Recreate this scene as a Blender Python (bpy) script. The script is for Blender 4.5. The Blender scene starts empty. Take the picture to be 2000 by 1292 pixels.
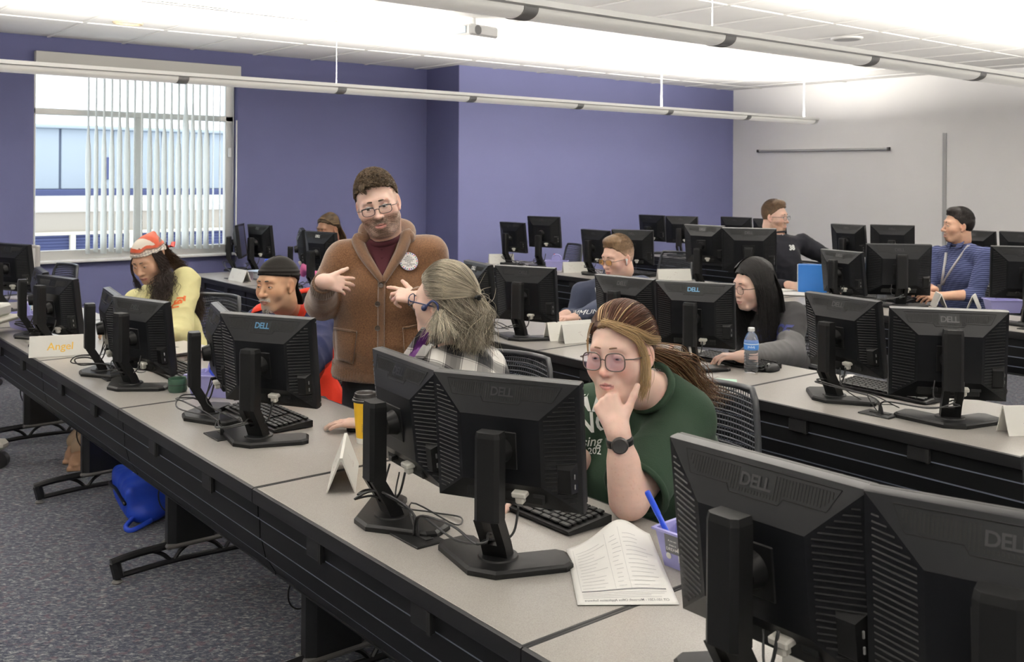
import bpy, bmesh, math, random
import numpy as np
from mathutils import Vector, Matrix, Quaternion, noise
from mathutils.bvhtree import BVHTree
random.seed(7); rng = np.random.RandomState(5)
SC = bpy.context.scene
COL = SC.collection
R = math.radians
PI = math.pi

# ------------------------------------------------------------------ camera
# room frame: X runs along the window wall, Y runs from the front of the room to the window wall
CAM_H = 1.6315; YAW = .8934; ROLL = .0064
cam_d = bpy.data.cameras.new('camera'); cam = bpy.data.objects.new('camera', cam_d); COL.objects.link(cam)
cam_d.sensor_width = 36; cam_d.lens = 36*1929.04/2000
cam_d.shift_y = -(646-343.61)/2000
cam_d.clip_start = .05
cy, sy = math.cos(YAW), math.sin(YAW)
fwd = Vector((cy, sy, 0)); rt = Vector((sy, -cy, 0)); up = Vector((0, 0, 1))
rt2 = rt*math.cos(ROLL) + up*math.sin(ROLL); up2 = up*math.cos(ROLL) - rt*math.sin(ROLL)
mc = Matrix((rt2, up2, -fwd)).transposed().to_4x4(); mc.translation = (0, 0, CAM_H)
cam.matrix_world = mc
SC.camera = cam
cam_d.dof.use_dof = True; cam_d.dof.focus_distance = 3.0; cam_d.dof.aperture_fstop = 9

# ------------------------------------------------------------------ world, exposure
SC.view_settings.view_transform = 'Standard'; SC.view_settings.look = 'None'
SC.view_settings.exposure = EXPOSURE = -.05
SC.view_settings.gamma = 1; SC.view_settings.use_curve_mapping = False
w = bpy.data.worlds.new('overcast_sky'); SC.world = w; w.use_nodes = True
bg = w.node_tree.nodes['Background']; bg.inputs[0].default_value = (.86, .93, 1, 1); bg.inputs[1].default_value = 2.5

def area_light(name, loc, rot, sx, sy_, power, color, parent=None):
    l = bpy.data.lights.new(name, 'AREA'); l.shape = 'RECTANGLE'; l.size = sx; l.size_y = sy_
    l.energy = power; l.color = color
    o = bpy.data.objects.new(name, l); COL.objects.link(o); o.location = loc; o.rotation_euler = rot
    if parent: o.parent = parent
    return o
portal = area_light('window_portal', (2.99, 9.22, 1.76), (R(-90), 0, 0), 1.78, 1.77, 1, (1, 1, 1))
portal.data.cycles.is_portal = True

# ------------------------------------------------------------------ materials
def nt(m):
    return m.node_tree.nodes, m.node_tree.links
MATS = {}
def mat(name, col=(.8, .8, .8), rough=.5, metal=0, spec=.5, bump=0, bscale=200, emit=None, es=1, alpha=1, trans=0, coat=0, sheen=0, vcol=None, var=0, vscale=5, ior=None, sss=0):
    m = bpy.data.materials.new(name); m.use_nodes = True; MATS[name] = m
    N, L = nt(m); b = N['Principled BSDF']
    b.inputs['Base Color'].default_value = (*col, 1); b.inputs['Roughness'].default_value = rough
    b.inputs['Metallic'].default_value = metal; b.inputs['Specular IOR Level'].default_value = spec
    if emit: b.inputs['Emission Color'].default_value = (*emit, 1); b.inputs['Emission Strength'].default_value = es
    if trans: b.inputs['Transmission Weight'].default_value = trans
    if ior: b.inputs['IOR'].default_value = ior
    if coat: b.inputs['Coat Weight'].default_value = coat
    if sheen: b.inputs['Sheen Weight'].default_value = sheen
    if sss:
        b.inputs['Subsurface Weight'].default_value = sss; b.inputs['Subsurface Radius'].default_value = (.012, .005, .003); b.inputs['Subsurface Scale'].default_value = 1
    if alpha < 1: b.inputs['Alpha'].default_value = alpha
    if vcol:
        a = N.new('ShaderNodeVertexColor'); a.layer_name = vcol; L.new(a.outputs[0], b.inputs['Base Color'])
    if var or bump:
        tc = N.new('ShaderNodeTexCoord')
    if var:
        n = N.new('ShaderNodeTexNoise'); n.inputs['Scale'].default_value = vscale; n.inputs['Detail'].default_value = 4; L.new(tc.outputs['Object'], n.inputs['Vector'])
        mr = N.new('ShaderNodeMapRange'); mr.inputs[1].default_value = .3; mr.inputs[2].default_value = .7; mr.inputs[3].default_value = 1-var; mr.inputs[4].default_value = 1+var; L.new(n.outputs[0], mr.inputs[0])
        mx = N.new('ShaderNodeMix'); mx.data_type = 'RGBA'; mx.blend_type = 'MULTIPLY'; mx.inputs[0].default_value = 1
        if vcol: L.new(a.outputs[0], mx.inputs[6])
        else: mx.inputs[6].default_value = (*col, 1)
        cb = N.new('ShaderNodeCombineColor')
        for i in range(3): L.new(mr.outputs[0], cb.inputs[i])
        L.new(cb.outputs[0], mx.inputs[7]); L.new(mx.outputs[2], b.inputs['Base Color'])
    if bump:
        n2 = N.new('ShaderNodeTexNoise'); n2.inputs['Scale'].default_value = bscale; n2.inputs['Detail'].default_value = 3; L.new(tc.outputs['Object'], n2.inputs['Vector'])
        bp = N.new('ShaderNodeBump'); bp.inputs['Strength'].default_value = bump; bp.inputs['Distance'].default_value = .002; L.new(n2.outputs[0], bp.inputs['Height']); L.new(bp.outputs[0], b.inputs['Normal'])
    return m
def ramp(N, pts):
    r = N.new('ShaderNodeValToRGB'); e = r.color_ramp.elements
    while len(e) < len(pts): e.new(.5)
    for i, (p, c) in enumerate(pts): e[i].position = p; e[i].color = (*c, 1)
    return r

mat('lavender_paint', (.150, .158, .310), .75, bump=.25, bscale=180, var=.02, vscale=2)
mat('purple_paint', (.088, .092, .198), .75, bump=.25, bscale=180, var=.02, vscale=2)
mat('white_paint', (.88, .87, .86), .8, bump=.25, bscale=180, var=.02, vscale=1.5)
mat('grey_paint', (.52, .51, .50), .8, bump=.2)
mat('ceiling_tile', (.80, .79, .77), .9, bump=.5, bscale=90, var=.02, vscale=3)
mat('ceiling_stain', (.62, .52, .36), .9, var=.2, vscale=20)
mat('tee_bar', (.74, .73, .71), .6)
mat('slot_dark', (.05, .05, .05), .7)
mat('white_metal', (.78, .78, .77), .35)
mat('lens', (.75, .74, .70), .35, emit=(1, .95, .86), es=.30)
mat('fixture_grey', (.30, .30, .30), .45)
mat('alu', (.62, .62, .60), .4, metal=.6)
m = mat('vane', (.88, .89, .87), .7); N, L = nt(m); tr = N.new('ShaderNodeBsdfTranslucent'); tr.inputs[0].default_value = (.95, .97, .96, 1); ms = N.new('ShaderNodeMixShader'); ms.inputs[0].default_value = .72
L.new(N['Principled BSDF'].outputs[0], ms.inputs[1]); L.new(tr.outputs[0], ms.inputs[2]); L.new(ms.outputs[0], N['Material Output'].inputs[0])
mat('glass', (1, 1, 1), .0, trans=1, ior=1.05, spec=.3)
mat('black_plastic', (.0075, .0076, .008), .45, spec=.22, bump=.12, bscale=900)
mat('shell_plastic', (.0062, .0066, .008), .36, spec=.24, bump=.10, bscale=900)
mat('dark_slot', (.003, .003, .003), .8)
mat('gloss_black', (.01, .01, .011), .15)
mat('screen_glass', (.012, .013, .016), .12, coat=.3)
mat('cable', (.012, .012, .013), .45)
mat('plug_white', (.72, .70, .64), .5)
mat('port_metal', (.55, .55, .55), .3, metal=.8); mat('port_dull', (.16, .16, .16), .5)
mat('logo_silver', (.42, .50, .58), .3, metal=.5)
mat('logo_dark', (.009, .0095, .011), .3)
mat('desk_black', (.0055, .0056, .0062), .45, spec=.2, bump=.15, bscale=500)
mat('desk_edge', (.012, .012, .013), .42, spec=.3, bump=.1, bscale=500)
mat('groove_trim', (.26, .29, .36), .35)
mat('leg_black', (.009, .009, .010), .35)
mat('leg_collar', (.10, .095, .09), .5)
mat('paper', (.82, .81, .78), .7)
mat('tent_white', (.74, .73, .68), .45)
mat('ink', (.12, .12, .13), .7); mat('ink_grey', (.50, .49, .49), .7); mat('ink_soft', (.52, .44, .43), .7)
mat('ink_yellow', (.78, .46, .05), .6)
mat('lilac', (.30, .29, .56), .45, spec=.4)
mat('chair_black', (.018, .019, .022), .38); mat('chair_mesh', (.030, .034, .042), .5)
mat('chair_grey', (.030, .032, .037), .35)

# laminate: warm grey with fine speckle
m = mat('laminate', (.5, .5, .5), .34, spec=.5); N, L = nt(m); b = N['Principled BSDF']
tc = N.new('ShaderNodeTexCoord'); n1 = N.new('ShaderNodeTexNoise'); n1.inputs['Scale'].default_value = 520; n1.inputs['Detail'].default_value = 2
L.new(tc.outputs['Object'], n1.inputs['Vector'])
rp = ramp(N, [(.33, (.225, .208, .190)), (.5, (.275, .260, .240)), (.68, (.315, .30, .28))]); L.new(n1.outputs[0], rp.inputs[0]); L.new(rp.outputs[0], b.inputs['Base Color'])

# carpet: blue grey loop pile with light flecks
m = mat('carpet', (.1, .1, .12), .95, spec=.1, sheen=.2); N, L = nt(m); b = N['Principled BSDF']
tc = N.new('ShaderNodeTexCoord'); mp = N.new('ShaderNodeMapping'); mp.inputs['Scale'].default_value = (1, 2.0, 1)
mq = N.new('ShaderNodeMapping'); mq.inputs['Rotation'].default_value = (0, 0, R(39)); L.new(tc.outputs['Object'], mq.inputs[0]); L.new(mq.outputs[0], mp.inputs[0])
n1 = N.new('ShaderNodeTexNoise'); n1.inputs['Scale'].default_value = 42; n1.inputs['Detail'].default_value = 5; n1.inputs['Roughness'].default_value = .7; n1.inputs['Distortion'].default_value = .8
L.new(mp.outputs[0], n1.inputs['Vector'])
rp = ramp(N, [(.36, (.006, .009, .026)), (.47, (.022, .027, .050)), (.55, (.075, .083, .100)), (.68, (.30, .29, .27))]); L.new(n1.outputs[0], rp.inputs[0])
n2 = N.new('ShaderNodeTexNoise'); n2.inputs['Scale'].default_value = 30; n2.inputs['Detail'].default_value = 2; L.new(tc.outputs['Object'], n2.inputs['Vector'])
rp2 = ramp(N, [(.56, (0, 0, 0)), (.66, (1, 1, 1))]); L.new(n2.outputs[0], rp2.inputs[0])
mx = N.new('ShaderNodeMix'); mx.data_type = 'RGBA'; mx.inputs[7].default_value = (.10, .045, .055, 1)
mm = N.new('ShaderNodeMath'); mm.operation = 'MULTIPLY'; mm.inputs[1].default_value = .45; L.new(rp2.outputs[0], mm.inputs[0]); L.new(mm.outputs[0], mx.inputs[0]); L.new(rp.outputs[0], mx.inputs[6])
L.new(mx.outputs[2], b.inputs['Base Color'])
n3 = N.new('ShaderNodeTexNoise'); n3.inputs['Scale'].default_value = 260; L.new(tc.outputs['Object'], n3.inputs['Vector'])
bp = N.new('ShaderNodeBump'); bp.inputs['Strength'].default_value = .6; bp.inputs['Distance'].default_value = .004; L.new(n3.outputs[0], bp.inputs['Height']); L.new(bp.outputs[0], b.inputs['Normal'])

# ------------------------------------------------------------------ helpers
def at(px, py, z):
    """point at height z seen at pixel (px, py) of the photograph"""
    X = px-1000; Y = py-343.61
    x = X+ROLL*Y; y = Y-ROLL*X
    d = 1929.04*(CAM_H-z)/y; r = x/1929.04*d
    return Vector((cy*d+sy*r, sy*d-cy*r, z))
def atd(px, py, d):
    """point at depth d along the view seen at pixel (px, py)"""
    X = px-1000; Y = py-343.61
    x = X+ROLL*Y; y = Y-ROLL*X
    r = x/1929.04*d
    return Vector((cy*d+sy*r, sy*d-cy*r, CAM_H-y/1929.04*d))

class MB:
    """collects shapes; build() links them as one mesh object"""
    def __init__(s): s.v = []; s.f = []; s.M = Matrix()
    def add(s, vs, fs):
        o = len(s.v); M = s.M
        s.v += [tuple(M @ Vector(p)) for p in vs]; s.f += [tuple(i+o for i in f) for f in fs]
        return s
    def box(s, c, d, b=0, M=None):
        """centre c, size d, chamfer b"""
        hx, hy, hz = d[0]/2, d[1]/2, d[2]/2
        if b <= 0:
            vs = [(x, y, z) for x in (-hx, hx) for y in (-hy, hy) for z in (-hz, hz)]
            fs = [(0, 1, 3, 2), (4, 6, 7, 5), (0, 4, 5, 1), (2, 3, 7, 6), (0, 2, 6, 4), (1, 5, 7, 3)]
        else:
            b = min(b, .49*min(d)); vs = []; idx = {}
            for sx in (-1, 1):
                for sy_ in (-1, 1):
                    for sz in (-1, 1):
                        for k in range(3):
                            p = [sx*hx, sy_*hy, sz*hz]
                            for j in range(3):
                                if j != k: p[j] -= (sx, sy_, sz)[j]*b
                            idx[(sx, sy_, sz, k)] = len(vs); vs.append(tuple(p))
            fs = []
            for k in range(3):
                i, j = [(1, 2), (2, 0), (0, 1)][k]
                for sg in (-1, 1):
                    q = []
                    for a, c2 in ((-1, -1), (1, -1), (1, 1), (-1, 1)):
                        t = [0, 0, 0]; t[k] = sg; t[i] = a; t[j] = c2; q.append(idx[(*t, k)])
                    fs.append(tuple(q if sg > 0 else q[::-1]))
            for k in range(3):
                i, j = [(1, 2), (2, 0), (0, 1)][k]
                for a in (-1, 1):
                    for c2 in (-1, 1):
                        t0 = [0, 0, 0]; t0[i] = a; t0[j] = c2; t1 = list(t0); t0[k] = -1; t1[k] = 1
                        q = [idx[(*t0, i)], idx[(*t1, i)], idx[(*t1, j)], idx[(*t0, j)]]
                        fs.append(tuple(q if a*c2 < 0 else q[::-1]))
            for sx in (-1, 1):
                for sy_ in (-1, 1):
                    for sz in (-1, 1):
                        q = [idx[(sx, sy_, sz, k)] for k in range(3)]
                        fs.append(tuple(q if sx*sy_*sz > 0 else q[::-1]))
        if M is not None: vs = [tuple(M @ Vector(p)) for p in vs]
        return s.add([(p[0]+c[0], p[1]+c[1], p[2]+c[2]) for p in vs], fs)
    def prism(s, poly, z0, z1, axes='xyz', top=None):
        """polygon extruded along third axis; axes maps (a, b, h) -> coordinates"""
        n = len(poly); ix = ['xyz'.index(a) for a in axes]
        def P(a, b, h):
            p = [0, 0, 0]; p[ix[0]] = a; p[ix[1]] = b; p[ix[2]] = h; return tuple(p)
        t = top or poly
        vs = [P(a, b, z0) for a, b in poly] + [P(a, b, z1) for a, b in t]
        fs = [tuple(range(n))[::-1], tuple(range(n, 2*n))] + [(i, (i+1) % n, n+(i+1) % n, n+i) for i in range(n)]
        return s.add(vs, fs)
    def tube(s, pts, r, n=8, cap=True, closed=False):
        pts = [Vector(p) for p in pts]; m = len(pts)
        rad = r if isinstance(r, (list, tuple)) else [r]*m
        rings = []; ref = None; vs = []
        for i, p in enumerate(pts):
            if closed: t = pts[(i+1) % m]-pts[i-1]
            else: t = pts[min(i+1, m-1)]-pts[max(i-1, 0)]
            t = t.normalized() if t.length > 1e-9 else Vector((0, 0, 1))
            if ref is None: ref = t.orthogonal().normalized()
            ref = (ref-t*ref.dot(t)); ref = ref.normalized() if ref.length > 1e-6 else t.orthogonal().normalized()
            bn = t.cross(ref)
            for k in range(n):
                a = 2*PI*k/n; vs.append(tuple(p+(ref*math.cos(a)+bn*math.sin(a))*rad[i]))
        fs = []
        for i in range(m if closed else m-1):
            a = i*n; c = ((i+1) % m)*n
            for k in range(n): fs.append((a+k, a+(k+1) % n, c+(k+1) % n, c+k))
        if cap and not closed: fs.append(tuple(range(n))[::-1]); fs.append(tuple(range((m-1)*n, m*n)))
        return s.add(vs, fs)
    def lathe(s, prof, n=24, c=(0, 0, 0), axis='z'):
        vs = []; m = len(prof)
        for r, z in prof:
            for k in range(n):
                a = 2*PI*k/n; x, y = r*math.cos(a), r*math.sin(a)
                p = (x, y, z) if axis == 'z' else ((z, x, y) if axis == 'x' else (y, z, x))
                vs.append((p[0]+c[0], p[1]+c[1], p[2]+c[2]))
        fs = []
        for i in range(m-1):
            for k in range(n): fs.append((i*n+k, i*n+(k+1) % n, (i+1)*n+(k+1) % n, (i+1)*n+k))
        if prof[0][0] > 1e-6: fs.append(tuple(range(n))[::-1])
        if prof[-1][0] > 1e-6: fs.append(tuple(range((m-1)*n, m*n)))
        return s.add(vs, fs)
    def grid(s, fn, nu, nv):
        vs = [fn(i/nu, j/nv) for i in range(nu+1) for j in range(nv+1)]
        fs = [(i*(nv+1)+j, (i+1)*(nv+1)+j, (i+1)*(nv+1)+j+1, i*(nv+1)+j+1) for i in range(nu) for j in range(nv)]
        return s.add(vs, fs)
    def mesh(s, name):
        me = bpy.data.meshes.new(name); me.from_pydata(s.v, [], s.f); me.update(); return me
    def build(s, name, m, parent=None, smooth=30, solid=0):
        me = s.mesh(name)
        return link(name, me, m, parent, smooth, solid)
def link(name, me, m, parent=None, smooth=30, solid=0):
    if m: me.materials.append(MATS[m] if isinstance(m, str) else m)
    if smooth:
        me.polygons.foreach_set('use_smooth', [True]*len(me.polygons))
        if smooth < 180: me.set_sharp_from_angle(angle=R(smooth))
    o = bpy.data.objects.new(name, me); COL.objects.link(o)
    if parent: o.parent = parent
    if solid:
        md = o.modifiers.new('thickness', 'SOLIDIFY'); md.thickness = solid; md.offset = 0
    return o
def tag(o, label=None, cat=None, group=None, kind=None):
    if label: o['label'] = label
    if cat: o['category'] = cat
    if group: o['group'] = group
    if kind: o['kind'] = kind
    return o
def empty(name, loc=(0, 0, 0), rz=0, label=None, cat=None, group=None):
    o = bpy.data.objects.new(name, None); COL.objects.link(o); o.location = loc; o.rotation_euler = (0, 0, rz); o.empty_display_size = .1
    return tag(o, label, cat, group)
def copy_tree(o, parent=None):
    c = o.copy(); COL.objects.link(c)
    if parent: c.parent = parent
    for ch in list(o.children): copy_tree(ch, c)
    return c
def struct(o): o['kind'] = 'structure'; return o
def smooth_path(pts, k=6):
    """Catmull-Rom through pts"""
    P = [Vector(p) for p in pts]; out = []
    for i in range(len(P)-1):
        p0 = P[max(i-1, 0)]; p1 = P[i]; p2 = P[i+1]; p3 = P[min(i+2, len(P)-1)]
        for j in range(k):
            t = j/k
            out.append(.5*((2*p1)+(p2-p0)*t+(2*p0-5*p1+4*p2-p3)*t*t+(3*p1-p0-3*p2+p3)*t**3))
    out.append(P[-1]); return out
def text_mesh(txt, size, bold=0, font=None, shear=0, sub=0, align='CENTER', space=1):
    cu = bpy.data.curves.new('txt', 'FONT'); cu.body = txt; cu.size = size; cu.align_x = align; cu.align_y = 'CENTER'; cu.offset = bold; cu.shear = shear; cu.resolution_u = 3; cu.space_character = space
    o = bpy.data.objects.new('txt', cu); COL.objects.link(o)
    me = bpy.data.meshes.new_from_object(o.evaluated_get(bpy.context.evaluated_depsgraph_get()))
    bpy.data.objects.remove(o)
    if sub:
        bm = bmesh.new(); bm.from_mesh(me); bmesh.ops.triangulate(bm, faces=bm.faces)
        for _ in range(sub): bmesh.ops.subdivide_edges(bm, edges=[e for e in bm.edges if e.calc_length() > size*.12], cuts=1)
        bm.to_mesh(me); bm.free()
    return me
# ================================================================== the room
X0, X1, Y0, YW, YB, XB, ZC = -3.6, 10.59, -4.2, 9.05, 8.448, 6.078, 2.788
struct(MB().box(((X0+X1)/2, (Y0+YW)/2, -.05), (X1-X0+.4, YW-Y0+.4, .1)).build('floor', 'carpet', smooth=0))
WX0, WX1, WZ0, WZ1 = 2.084, 3.893, .862, 2.657          # window opening
mb = MB(); T = .16
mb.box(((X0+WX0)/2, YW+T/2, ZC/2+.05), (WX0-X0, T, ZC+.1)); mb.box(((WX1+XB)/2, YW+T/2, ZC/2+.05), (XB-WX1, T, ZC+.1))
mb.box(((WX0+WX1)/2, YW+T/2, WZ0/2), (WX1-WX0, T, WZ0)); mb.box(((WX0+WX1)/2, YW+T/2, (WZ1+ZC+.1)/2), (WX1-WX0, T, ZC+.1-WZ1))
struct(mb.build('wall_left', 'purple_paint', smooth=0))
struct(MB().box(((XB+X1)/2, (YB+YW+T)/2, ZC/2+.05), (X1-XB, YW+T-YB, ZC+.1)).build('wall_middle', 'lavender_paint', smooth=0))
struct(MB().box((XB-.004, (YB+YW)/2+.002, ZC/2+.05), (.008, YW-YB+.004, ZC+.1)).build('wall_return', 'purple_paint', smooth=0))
struct(MB().box((X1+.08, (Y0+YB)/2, ZC/2+.05), (.16, YB-Y0, ZC+.1)).build('wall_right', 'white_paint', smooth=0))
struct(MB().box((X0-.08, (Y0+YW)/2, ZC/2+.05), (.16, YW-Y0+.32, ZC+.1)).build('wall_front', 'grey_paint', smooth=0))
struct(MB().box(((X0+X1)/2, Y0-.08, ZC/2+.05), (X1-X0+.32, .16, ZC+.1)).build('wall_near', 'grey_paint', smooth=0))
bb = lambda n, c, d: struct(MB().box(c, d, .004).build(n, 'slot_dark'))
bb('baseboard_left', ((X0+XB)/2, YW-.008, .05), (XB-X0, .016, .1)); bb('baseboard_middle', ((XB+X1)/2, YB-.008, .05), (X1-XB, .016, .1))
bb('baseboard_right', (X1-.008, (Y0+YB)/2, .05), (.016, YB-Y0, .1))
# ceiling: grid of lay-in tiles
ceil = struct(MB().box(((X0+X1)/2, (Y0+YW)/2, ZC+.07), (X1-X0+.3, YW-Y0+.3, .04)).build('ceiling', 'ceiling_tile', smooth=0))
GX, GY, TX, TY = 2.195, 4.28, .6196, 1.2392
gxs = [GX+TX*i for i in range(-10, 15) if X0 < GX+TX*i < X1]; gys = [GY+TY*i for i in range(-7, 5) if Y0 < GY+TY*i < YW]
mb = MB()
for x in gxs: mb.box((x, (Y0+YW)/2, ZC+.004), (.024, YW-Y0, .012))
for y in gys: mb.box(((X0+X1)/2, y, ZC+.0045), (X1-X0, .024, .012))
mb.build('tee_bar', 'tee_bar', ceil, smooth=0)
tile_me = {}
def tile(x0, x1, y0, y1):
    k = (round(x1-x0, 3), round(y1-y0, 3))
    if k not in tile_me:
        me = MB().box((0, 0, .011), (k[0]-.024, k[1]-.024, .018), .004).mesh('ceiling_tile'); me.materials.append(MATS['ceiling_tile']); tile_me[k] = me
    o = bpy.data.objects.new('ceiling_tile', tile_me[k]); COL.objects.link(o); o.parent = ceil
    o.location = ((x0+x1)/2, (y0+y1)/2, ZC+.004+random.uniform(-.001, .001))
ex = [X0]+gxs+[X1]; ey = [Y0]+gys+[YW]
for i in range(len(ex)-1):
    for j in range(len(ey)-1):
        if ex[i+1]-ex[i] > .05 and ey[j+1]-ey[j] > .05: tile(ex[i], ex[i+1], ey[j], ey[j+1])
mb = MB(); ring = [(2.46+.10*math.cos(a)*(1+.1*math.sin(3*a)), 7.78+.09*math.sin(a)) for a in np.linspace(0, 2*PI, 30)[:-1]]
mb.tube([(x, y, ZC+.0035) for x, y in ring], .012, 6, closed=True); st = mb.build('water_stain', 'ceiling_stain', ceil); st.scale = (1, 1, 1)

# linear air slots, ceiling speaker, sprinklers
for i, (x0, x1) in enumerate(((2.205, 2.80), (2.825, 3.42))):
    t = empty('air_slot', ((x0+x1)/2, 6.7, ZC), 0, ['left one of two slim black air slots in the white ceiling near the window', 'right one of two slim black air slots in the white ceiling near the window'][i], 'vent', 'linear air slots in the ceiling')
    MB().box((0, 0, -.005), (x1-x0, .034, .009)).build('slot', 'slot_dark', t); MB().box((0, .024, -.004), (x1-x0, .012, .008), .002).build('flange', 'tee_bar', t); MB().box((0, -.024, -.002), (x1-x0, .012, .005), .001).build('flange', 'tee_bar', t)
t = empty('ceiling_speaker', (7.25, 4.62, ZC), 0, 'round white flush speaker grille in the ceiling above the white wall', 'speaker')
MB().lathe([(.0, -.012), (.10, -.014), (.112, -.018), (.125, -.012), (.13, 0)], 40).build('rim', 'tee_bar', t); MB().lathe([(0, -.016), (.10, -.0175)], 32).build('grille', 'fixture_grey', t).scale = (1, 1, 1)
for x, y, lb in ((6.105, 6.425, 'small white sprinkler head hanging from the ceiling before the bright purple wall'), (6.08, 3.38, 'small white sprinkler head hanging from the ceiling at upper right')):
    t = empty('sprinkler', (x, y, ZC), 0, lb, 'sprinkler', 'ceiling sprinkler heads')
    MB().lathe([(.03, 0), (.03, -.004), (.012, -.008), (.01, -.03)], 16).build('escutcheon', 'white_metal', t)
    MB().lathe([(.002, -.05), (.018, -.05), (.018, -.053), (0, -.053)], 16).build('deflector', 'white_metal', t)
    for sx in (-1, 1): MB().tube([(sx*.01, 0, -.03), (sx*.012, 0, -.04), (0, 0, -.052)], .002, 6).build('yoke_arm', 'white_metal', t)
t = empty('projector', (4.34, 5.86, ZC-.10), R(8), 'pale grey ceiling projector with bluish lens half hidden by the nearer pendant light', 'projector')
MB().box((0, 0, 0), (.30, .24, .085), .015).build('body', 'white_metal', t); MB().lathe([(.035, 0), (.035, .03), (.03, .03), (.028, .02), (0, .018)], 24, (-.07, -.12, 0), 'y').build('lens_ring', 'fixture_grey', t)
MB().tube([(0, 0, .04), (0, 0, .10)], .02, 12).build('mount_pole', 'white_metal', t); MB().box((-.155, 0, 0), (.004, .16, .05), .001).build('side_grille', 'logo_silver', t)

# window: aluminium frame, panes, vertical blind
win = struct(empty('window_1', (0, 0, 0)))
mb = MB(); yg = YW+.11; fw = .055
def bar(x0, x1, z0, z1, n='frame_bar', d=.06, y=None): return MB().box(((x0+x1)/2, y or yg, (z0+z1)/2), (x1-x0, d, z1-z0), .006).build(n, 'alu', win)
bar(WX0, WX1, WZ0, WZ0+.10, 'sill_rail'); bar(WX0, WX1, WZ1-.06, WZ1, 'head_rail'); bar(WX0, WX0+.035, WZ0, WZ1, 'jamb'); bar(WX1-.09, WX1, WZ0, WZ1, 'jamb')
bar(WX0, WX1, 2.135, 2.19, 'transom'); bar(2.955, 3.01, WZ0, 2.14, 'mullion')
MB().box(((WX0+WX1)/2, YW+.03, WZ0+.008), (WX1-WX0, .18, .02), .004).build('sill_board', 'white_metal', win)
for a, b_, c, d in ((WX0+.03, WX1-.08, 2.185, WZ1-.05), (WX0+.03, 2.96, WZ0+.09, 2.14), (3.005, WX1-.08, WZ0+.09, 2.14)):
    MB().box(((a+b_)/2, yg, (c+d)/2), (b_-a, .006, d-c)).build('pane', 'glass', win, smooth=0)
MB().box((WX1-.012, YW-.002, 1.55), (.012, .01, 1.2), .002).build('jamb_liner', 'white_metal', win); MB().box((WX1-.05, yg-.045, 1.84), (.03, .03, .09), .006).build('latch', 'white_metal', win)
bl = empty('vertical_blind', (0, 0, 0), 0, 'off-white vertical blind half drawn across the window under a grey headrail cover', 'blind')
MB().box(((WX0+WX1)/2, YW-.035, 2.612), (WX1-WX0+.005, .07, .10), .004).build('valance', mat('valance_grey', (.46, .45, .42), .7), bl)
MB().box(((WX0+WX1)/2+.02, YW+.02, 2.53), (WX1-WX0-.06, .045, .03), .004).build('track', 'white_metal', bl)
vx = [2.53+.0665*i for i in range(19)]
for i, x in enumerate(vx):
    a0 = R(84+random.uniform(-4, 4)); L_ = 1.60+random.uniform(-.008, .008); a1 = a0+R(random.uniform(16, 26)); v0 = random.choice((.16, .24, .30)); wob = R(random.uniform(-6, 6))
    if i in (6, 7): a1 = a0-R(4)
    if i > 16: a0 = R(70); a1 = R(58)
    def vane(u, v, x=x, a0=a0, a1=a1, L_=L_, v0=v0, wob=wob):
        z = 2.53-L_*v; k = min(max((v-v0)/.16, 0), 1); k = k*k*(3-2*k)
        a = a0+(a1-a0)*k+wob*math.sin(v*9)*k; t = (u-.5)*.089
        c = .006*(1-4*(u-.5)**2)
        return (x+math.cos(a)*t-math.sin(a)*c, YW+.02+math.sin(a)*t+math.cos(a)*c, z)
    MB().grid(vane, 3, 14).build('vane', 'vane', bl, 60, .0012)
MB().tube(smooth_path([(WX1-.06, YW-.02, 2.5), (WX1-.055, YW-.03, 2.0), (WX1-.06, YW-.03, 1.35)], 4), .002, 6).build('pull_cord', 'white_metal', bl)

# white wall: marker rail and edge strip
t = empty('marker_rail', (X1-.02, 7.10, 1.977), 0, 'slim grey rail fixed across the white wall', 'rail')
MB().box((0, 0, 0), (.03, 1.86, .028), .004).build('rail', 'fixture_grey', t)
for y in (-.92, .92): MB().box((-.004, y, 0), (.04, .03, .036), .004).build('end_stop', 'slot_dark', t)
struct(MB().box((X1-.006, 5.52, 1.25), (.012, .045, 1.78), .003).build('trim_1', 'fixture_grey'))

# neighbouring building and roof plant outside the window
mat('hvac', (.44, .51, .58), .6); mat('hvac_dark', (.20, .24, .32), .6); mat('parapet', (.62, .60, .56), .8); mat('stucco', (.42, .38, .32), .85); mat('louvre', (.10, .12, .26), .6); mat('cream', (.80, .76, .62), .6)
BY = 20.0
t = empty('neighbouring_building', (7, BY, -.3), 0, 'pale flat roofed building wing with dark louvre bays seen through the window', 'building')
MB().box((0, 1.5, .99), (24, 3, .42)).build('upper_wall', 'stucco', t, 0); MB().box((0, 1.48, 1.315), (24.2, 3.1, .25), .03).build('parapet_cap', 'parapet', t); MB().box((0, 1.6, .40), (24, 2.8, .8)).build('recess_wall', 'hvac_dark', t, 0)
MB().box((0, -.02, .785), (24, .12, .06), .01).build('bay_lintel', 'cream', t); MB().box((0, -.25, .30), (24, .7, .18), .02).build('ledge', 'parapet', t)
for i in range(16): MB().box((-8.3+i*1.1, 0, .58), (.10, .10, .40), .008).build('bay_post', 'cream', t)
for k in range(6):
    MB().box((0, .06, .43+k*.062), (22, .04, .052), .004, Matrix.Rotation(.5, 3, 'X')).build('louvre_slat', 'louvre', t)
t = empty('roof_plant', (7.5, 24.5, 1.0), 0, 'long grey rooftop air handling unit of flat panels seen through the window', 'machine')
MB().box((0, 0, .12), (17, 2.4, .3), .02).build('base_frame', 'louvre', t); MB().box((0, .04, .95), (16.8, 2.3, 1.36)).build('casing', 'hvac_dark', t, 0)
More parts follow.
